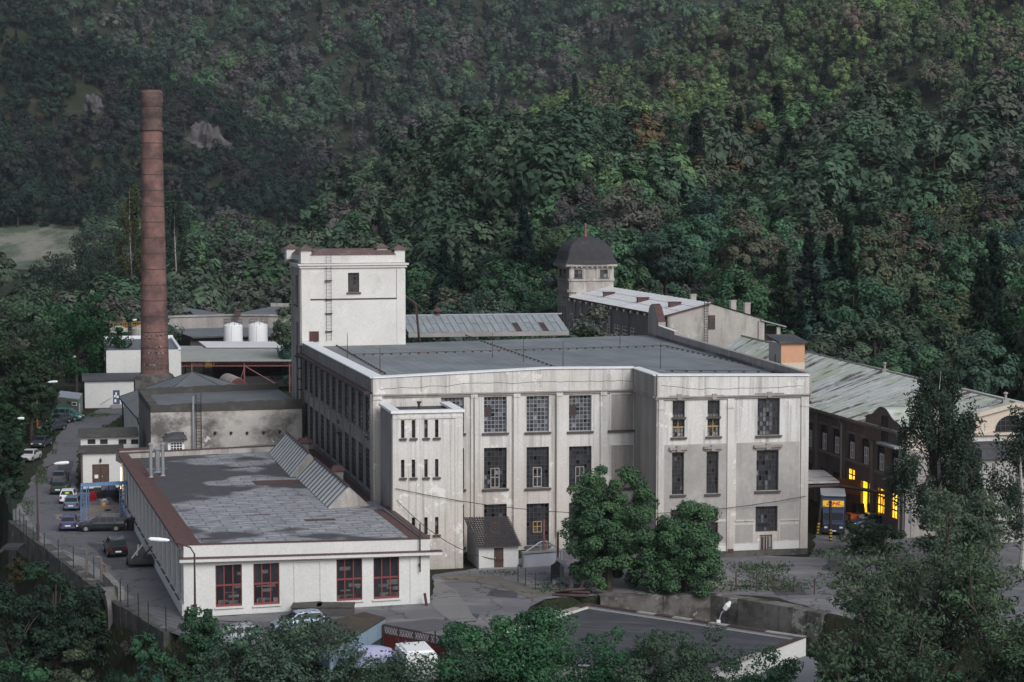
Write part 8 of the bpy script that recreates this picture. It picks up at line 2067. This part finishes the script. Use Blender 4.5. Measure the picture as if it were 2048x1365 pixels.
yy = 117; airy_tree('willow_tree', 'open willow cut by the right edge of the picture', (2075 - 1024) / F * yy, yy, zz_, aty(2070, 1080, yy).z - zz_, 5.0, (.075, .120, .072), 402, 11, 9, 36, .17, .26, cr=.75)
yy = 158; airy_tree('willow_tree', 'pale open willow right of the grey end wall', (1930 - 1024) / F * yy, yy, 0, aty(1930, 985, yy).z, 4.2, (.090, .125, .090), 403, 11, 9, 40, .19, .18, cr=.85)
yy = 116; airy_tree('willow_tree', 'lower willow at the foot of the large open willow', (1760 - 1024) / F * yy, yy, zz_, aty(1760, 1215, yy).z - zz_, 3.6, (.065, .100, .065), 404, 11, 8, 40, .17, .2, cr=.75)
crown_tree('bush', 'grey green bush beside the lit doorway and the truck', 1745, 1040, 180, 90, (.070, .105, .066), 205, 60, 100, .2, 0, .08, base_frac=.0, cr=.3, nlimb=4, cat='bush')
# foreground along the lower edge
crown_tree('maple_tree', 'bright green maple at the lower middle of the picture', 1010, 1208, 132, 260, BRT, 210, 120, 270, .19, None, .2, base_frac=.05, cr=.3)
crown_tree('maple_tree', 'dark green young maple at the lower right below the white roof edge', 1545, 1288, 128, 120, (.048, .105, .066), 211, 90, 150, .18, None, .15, base_frac=.0, cr=.42, flat=.8)
crown_tree('round_bush', 'round dense bush in front of the dark flat roof', 1370, 1250, 130, 245, (.068, .108, .074), 212, 120, 210, .16, None, .15, base_frac=.1, cr=.24, cat='bush')
crown_tree('maple_tree', 'thin upright maple shoots between the bright maple and the round bush', 1215, 1250, 131, 110, (.042, .105, .062), 213, 84, 130, .17, None, .1, base_frac=.0, cr=.38, inner=.35, flat=.9)
crown_tree('sapling', 'slender green sapling standing in front of the workshop corner', 402, 1212, 140, 70, (.046, .100, .056), 214, 60, 110, .18, None, .08, base_frac=.08, cr=.42)
crown_tree('willow_bush', 'broad grey green bush below the workshop windows', 590, 1230, 133, 270, (.068, .106, .082), 215, 100, 120, .2, None, .15, base_frac=.1, cr=.24, cat='bush')
crown_tree('willow_bush', 'grey green bush left of the broad bush at the lower edge', 462, 1243, 131, 150, (.064, .108, .082), 216, 60, 110, .2, None, .12, base_frac=.1, cr=.26, cat='bush')
crown_tree('willow_bush', 'dark bush below the red gate at the lower edge', 815, 1290, 129, 300, (.052, .088, .062), 217, 120, 170, .18, None, .12, base_frac=.1, cr=.25, cat='bush')
crown_tree('willow_bush', 'dark bush at the lower edge beneath the stone arch', 330, 1300, 129, 130, (.042, .090, .054), 218, 60, 110, .2, None, .12, base_frac=.05, cr=.26, cat='bush')
crown_tree('willow_bush', 'olive bush on the river bank at the lower left', 135, 1290, 131, 120, (.070, .092, .060), 219, 60, 110, .2, None, .12, base_frac=.05, cr=.26, cat='bush')
crown_tree('willow_bush', 'pale green bush in the lower left corner', 30, 1310, 127, 170, (.048, .115, .062), 220, 60, 110, .2, None, .12, base_frac=.05, cr=.26, cat='bush')
crown_tree('bank_tree', 'big dark tree leaning over the river bank at the left', 105, 1120, 156, 190, (.032, .054, .042), 221, 90, 120, .26, None, .25, base_frac=.1, cr=.25)
crown_tree('bank_tree', 'dark tree on the bank left of the stone arch', 20, 1150, 150, 150, (.030, .052, .040), 222, 70, 110, .26, None, .2, base_frac=.05, cr=.26)
crown_tree('willow_bush', 'dark bush in the lower right corner', 1960, 1300, 112, 260, (.042, .075, .050), 223, 80, 110, .2, None, .12, base_frac=.05, cr=.26, cat='bush')
# along the lane and round the chimney
for k, (u, vt, y, w_, col, lb) in enumerate((
        (150, 575, 322, 170, (.026, .070, .034), 'vivid green big tree left of the chimney'), (40, 640, 285, 150, (.040, .062, .040), 'grey green big tree at the left edge above the lane'),
        (58, 700, 262, 84, (.034, .060, .036), 'olive round tree overhanging the parked cars'), (-8, 760, 236, 84, (.030, .060, .034), 'dark leafy tree at the left edge beside the lane lamps'),
        (215, 640, 345, 70, (.024, .060, .032), 'narrow green tree touching the weathered tanks'), (8, 845, 218, 60, (.024, .046, .030), 'dark shrubby tree beside the lamp at the left edge'),
        (60, 620, 390, 120, (.036, .056, .042), 'grey tree on the river bank behind the lane'), (140, 500, 560, 170, (.045, .064, .052), 'wide misty willow on the river bank left of the chimney'), (205, 455, 600, 130, (.048, .066, .054), 'pale misty willow behind the wide one'), (85, 560, 470, 110, (.040, .060, .046), 'small misty willow in front of the wide one'))):
    crown_tree('lane_tree', lb, u, vt, y, w_, col, 230 + k, 90, 90, .4 if y < 400 else .6, None, .25, base_frac=.08, cr=.25)
# spruces and blossoming shrubs on the slope
for k, (u, vt, y, s, lb) in enumerate(((822, 252, 560, 1.55, 'tall dark spruce on the crest left of centre'), (790, 285, 555, 1.3, 'second dark spruce beside the tall one on the crest'), (1478, 232, 505, 1.2, 'dark spruce rising from the middle of the slope'), (1692, 430, 330, 1.25, 'tall black spruce behind the orange shaft'), (1660, 470, 336, 1.05, 'shorter black spruce left of the tall black one'), (1985, 470, 300, 1.3, 'black spruce at the right edge of the wood'))):
    top = aty(u, vt, y); x = top.x; z = tz(x, y); hh = max(8, top.z - z); put('spruce_tree', PROT['conifer'][k % 2], x, y, z, hh / 16 * .95, R.uniform(0, 6), (.017, .032, .024), lb, 'tree', None, hh / 16)
M_BLOS = leaf_mat('blossom_and_leaf')
for k, (u, v, w_, lb) in enumerate(((1066, 452, 70, 'white flowering shrub behind the domed tower'), (1598, 492, 90, 'large white flowering hawthorn high on the slope'), (1405, 522, 60, 'white flowering shrub below the clearing'), (1345, 505, 40, 'small pale flowering shrub left of the clearing'), (1655, 470, 50, 'pale flowering shrub right of the large hawthorn'), (1385, 590, 60, 'lilac flowering bush behind the white roof'))):
    p = hit(u, v + 22, 330 if k < 5 else 318); g = np.random.default_rng(600 + k); rh = w_ / F * p.y / 2; C = broad_centres(g, 40, rh, .2, rh * 1.5, 5, .3, .6); rad = g.uniform(.7, 1.2, 40) * rh * .26
    ct = np.where(g.random(40) < .6, 1.0, .3); lv = clusters_to_leaves(g, C, rad, 40, .4, .6, .3, .05, ctone=ct)
    me = quads_mesh('blossoming_shrub', lv[0], lv[1], lv[2], [M_LEAF]); o = put('blossoming_shrub', me, p.x, p.y - 4, tz(p.x, p.y - 4) + (.8 if k == 5 else 2.5), 1, 0, (.20, .23, .20) if k < 5 else (.17, .15, .19), lb, 'shrub')
# bank undergrowth: countable bushes on the near slope
k = 0
for i in range(58):
    u = R.uniform(-10, 900) if i < 44 else R.uniform(1500, 2040); q = R.uniform(1.5, 20); y = float(edge_d(u)) - q
    if u < 20 or 1060 < u < 1660: continue
    if u > 900: y = float(edge_d(u)) - R.uniform(1, 5)
    x = (u - 1024) / F * y; c_ = R.choice(COLS[:4])[1]; c_ = tuple(a_ * R.uniform(.6, 1.1) for a_ in c_); s = R.uniform(.35, .8)
    put('bank_bush', R.choice(PROT['bush']), x, y, tz(x, y) - .2, s, R.uniform(0, 6), c_, 'low leafy bush on the river bank below the yard', 'bush', 'bushes on the river bank')
for u, v, s, c_ in ((14, 1000, .6, 0), (30, 960, .5, 2), (45, 880, .5, 2), (60, 850, .7, 3), (80, 815, .6, 0), (20, 900, .8, 3), (5, 940, .8, 0), (20, 860, .9, 3)):
    p = at(u, v, 0); put('lane_bush', R.choice(PROT['bush']), p.x, p.y, -.1, s, R.uniform(0, 6), COLS[c_][1], 'low green bush on the verge left of the lane', 'bush', 'bushes on the verge of the lane')
# grass tufts
def tufts(name, label, patches, col, hgt=.35, dens=3.0, seed=0):
    g = np.random.default_rng(seed); P = []
    for u0, v0, u1, v1, z in patches:
        a, b, c_, d_ = at(u0, v0, 0), at(u1, v0, 0), at(u0, v1, 0), at(u1, v1, 0); area = abs((b.x - a.x) * (a.y - c_.y)); n = int(area * dens)
        f, h_ = g.random(n), g.random(n); y = c_.y + (a.y - c_.y) * h_; uu = u0 + (u1 - u0) * f; x = (uu - 1024) / F * y
        dmask = (np.sin(x * .9 + 1) + np.sin(y * .7) + g.normal(size=n) * .8) > -.4; dmask &= np.minimum(np.minimum(f, 1 - f), np.minimum(h_, 1 - h_)) * 5 > g.random(n); dmask &= (y < edge_d(1024 + F * x / y) - .6) if z is None else dmask; x, y = x[dmask], y[dmask]
        P.append(np.stack([x, y, terrain(x, y) if z is None else np.full(len(x), z)], 1))
    P = np.concatenate(P); n = len(P); hh = hgt * g.uniform(.5, 1.4, (n, 1)); a = g.uniform(0, 6.28, n); w_ = .07
    dx = np.stack([np.cos(a), np.sin(a), 0 * a], 1) * w_; up = np.concatenate([g.normal(size=(n, 2)) * .12, hh], 1)
    V = np.stack([P - dx, P + dx, P + dx * .5 + up, P - dx * .5 + up], 1).reshape(-1, 3); me = quads_mesh(name, V, np.arange(n * 4).reshape(n, 4), g.uniform(.2, .8, n), [M_LEAF])
    o = bpy.data.objects.new(name, me); COL.objects.link(o); o.color = (*col, 1); tag(o, label, 'grass', None, 'stuff')
tufts('grass', 'short green grass at the foot of the mill and along the yard edge', [(1455, 1124, 1600, 1165, .02), (1300, 1155, 1640, 1186, .02), (1060, 1165, 1200, 1190, .02), (935, 1144, 1040, 1152, .02), (195, 845, 240, 868, .02), (160, 828, 240, 836, .02), (30, 990, 60, 1035, .02), (60, 930, 90, 975, .02), (95, 885, 112, 915, .02), (1620, 1100, 1660, 1118, .02)], (.062, .092, .046), .14, 22, 3)
tufts('bank_grass', 'rough grass and weeds on the bank and terrace below the yard', [(0, 1100, 240, 1300, None), (1300, 1200, 1680, 1262, None), (240, 1215, 420, 1300, None)], (.060, .080, .045), .3, 14, 4)
# ================================================================ light
w = bpy.data.worlds.new("World"); SC.world = w; w.use_nodes = True
nt = w.node_tree; nt.nodes.clear()
sky = nt.nodes.new('ShaderNodeTexSky'); sky.sky_type = 'NISHITA'; sky.sun_disc = False
SUN_EL, SUN_AZ = math.radians(38), math.radians(150)   # azimuth clockwise from +Y
sky.sun_elevation = SUN_EL; sky.sun_rotation = SUN_AZ
sky.air_density = 1.0; sky.dust_density = 2.0
bg = nt.nodes.new('ShaderNodeBackground'); bg.inputs[1].default_value = .074
ow = nt.nodes.new('ShaderNodeOutputWorld')
hs = nt.nodes.new('ShaderNodeHueSaturation'); hs.inputs['Saturation'].default_value = .55
nt.links.new(sky.outputs[0], hs.inputs['Color']); nt.links.new(hs.outputs[0], bg.inputs[0]); nt.links.new(bg.outputs[0], ow.inputs[0])
sd = bpy.data.lights.new('sun', 'SUN'); sd.energy = 1.6; sd.angle = math.radians(30); sd.color = (1, .985, .97)
so = bpy.data.objects.new('sun', sd); COL.objects.link(so)
dirv = Vector((math.sin(SUN_AZ) * math.cos(SUN_EL), math.cos(SUN_AZ) * math.cos(SUN_EL), math.sin(SUN_EL)))
so.rotation_euler = dirv.to_track_quat('Z', 'Y').to_euler(); so.location = (60, -40, 120)
SC.view_settings.view_transform = 'Standard'; SC.view_settings.look = 'None'
SC.view_settings.exposure = 0.56; SC.view_settings.gamma = 1.0
SC.render.engine = 'CYCLES'
SC.cycles.max_bounces = 4; SC.cycles.diffuse_bounces = 2; SC.cycles.glossy_bounces = 2; SC.cycles.transmission_bounces = 2; SC.cycles.transparent_max_bounces = 6
SC.cycles.use_denoising = True; SC.cycles.volume_bounces = 0
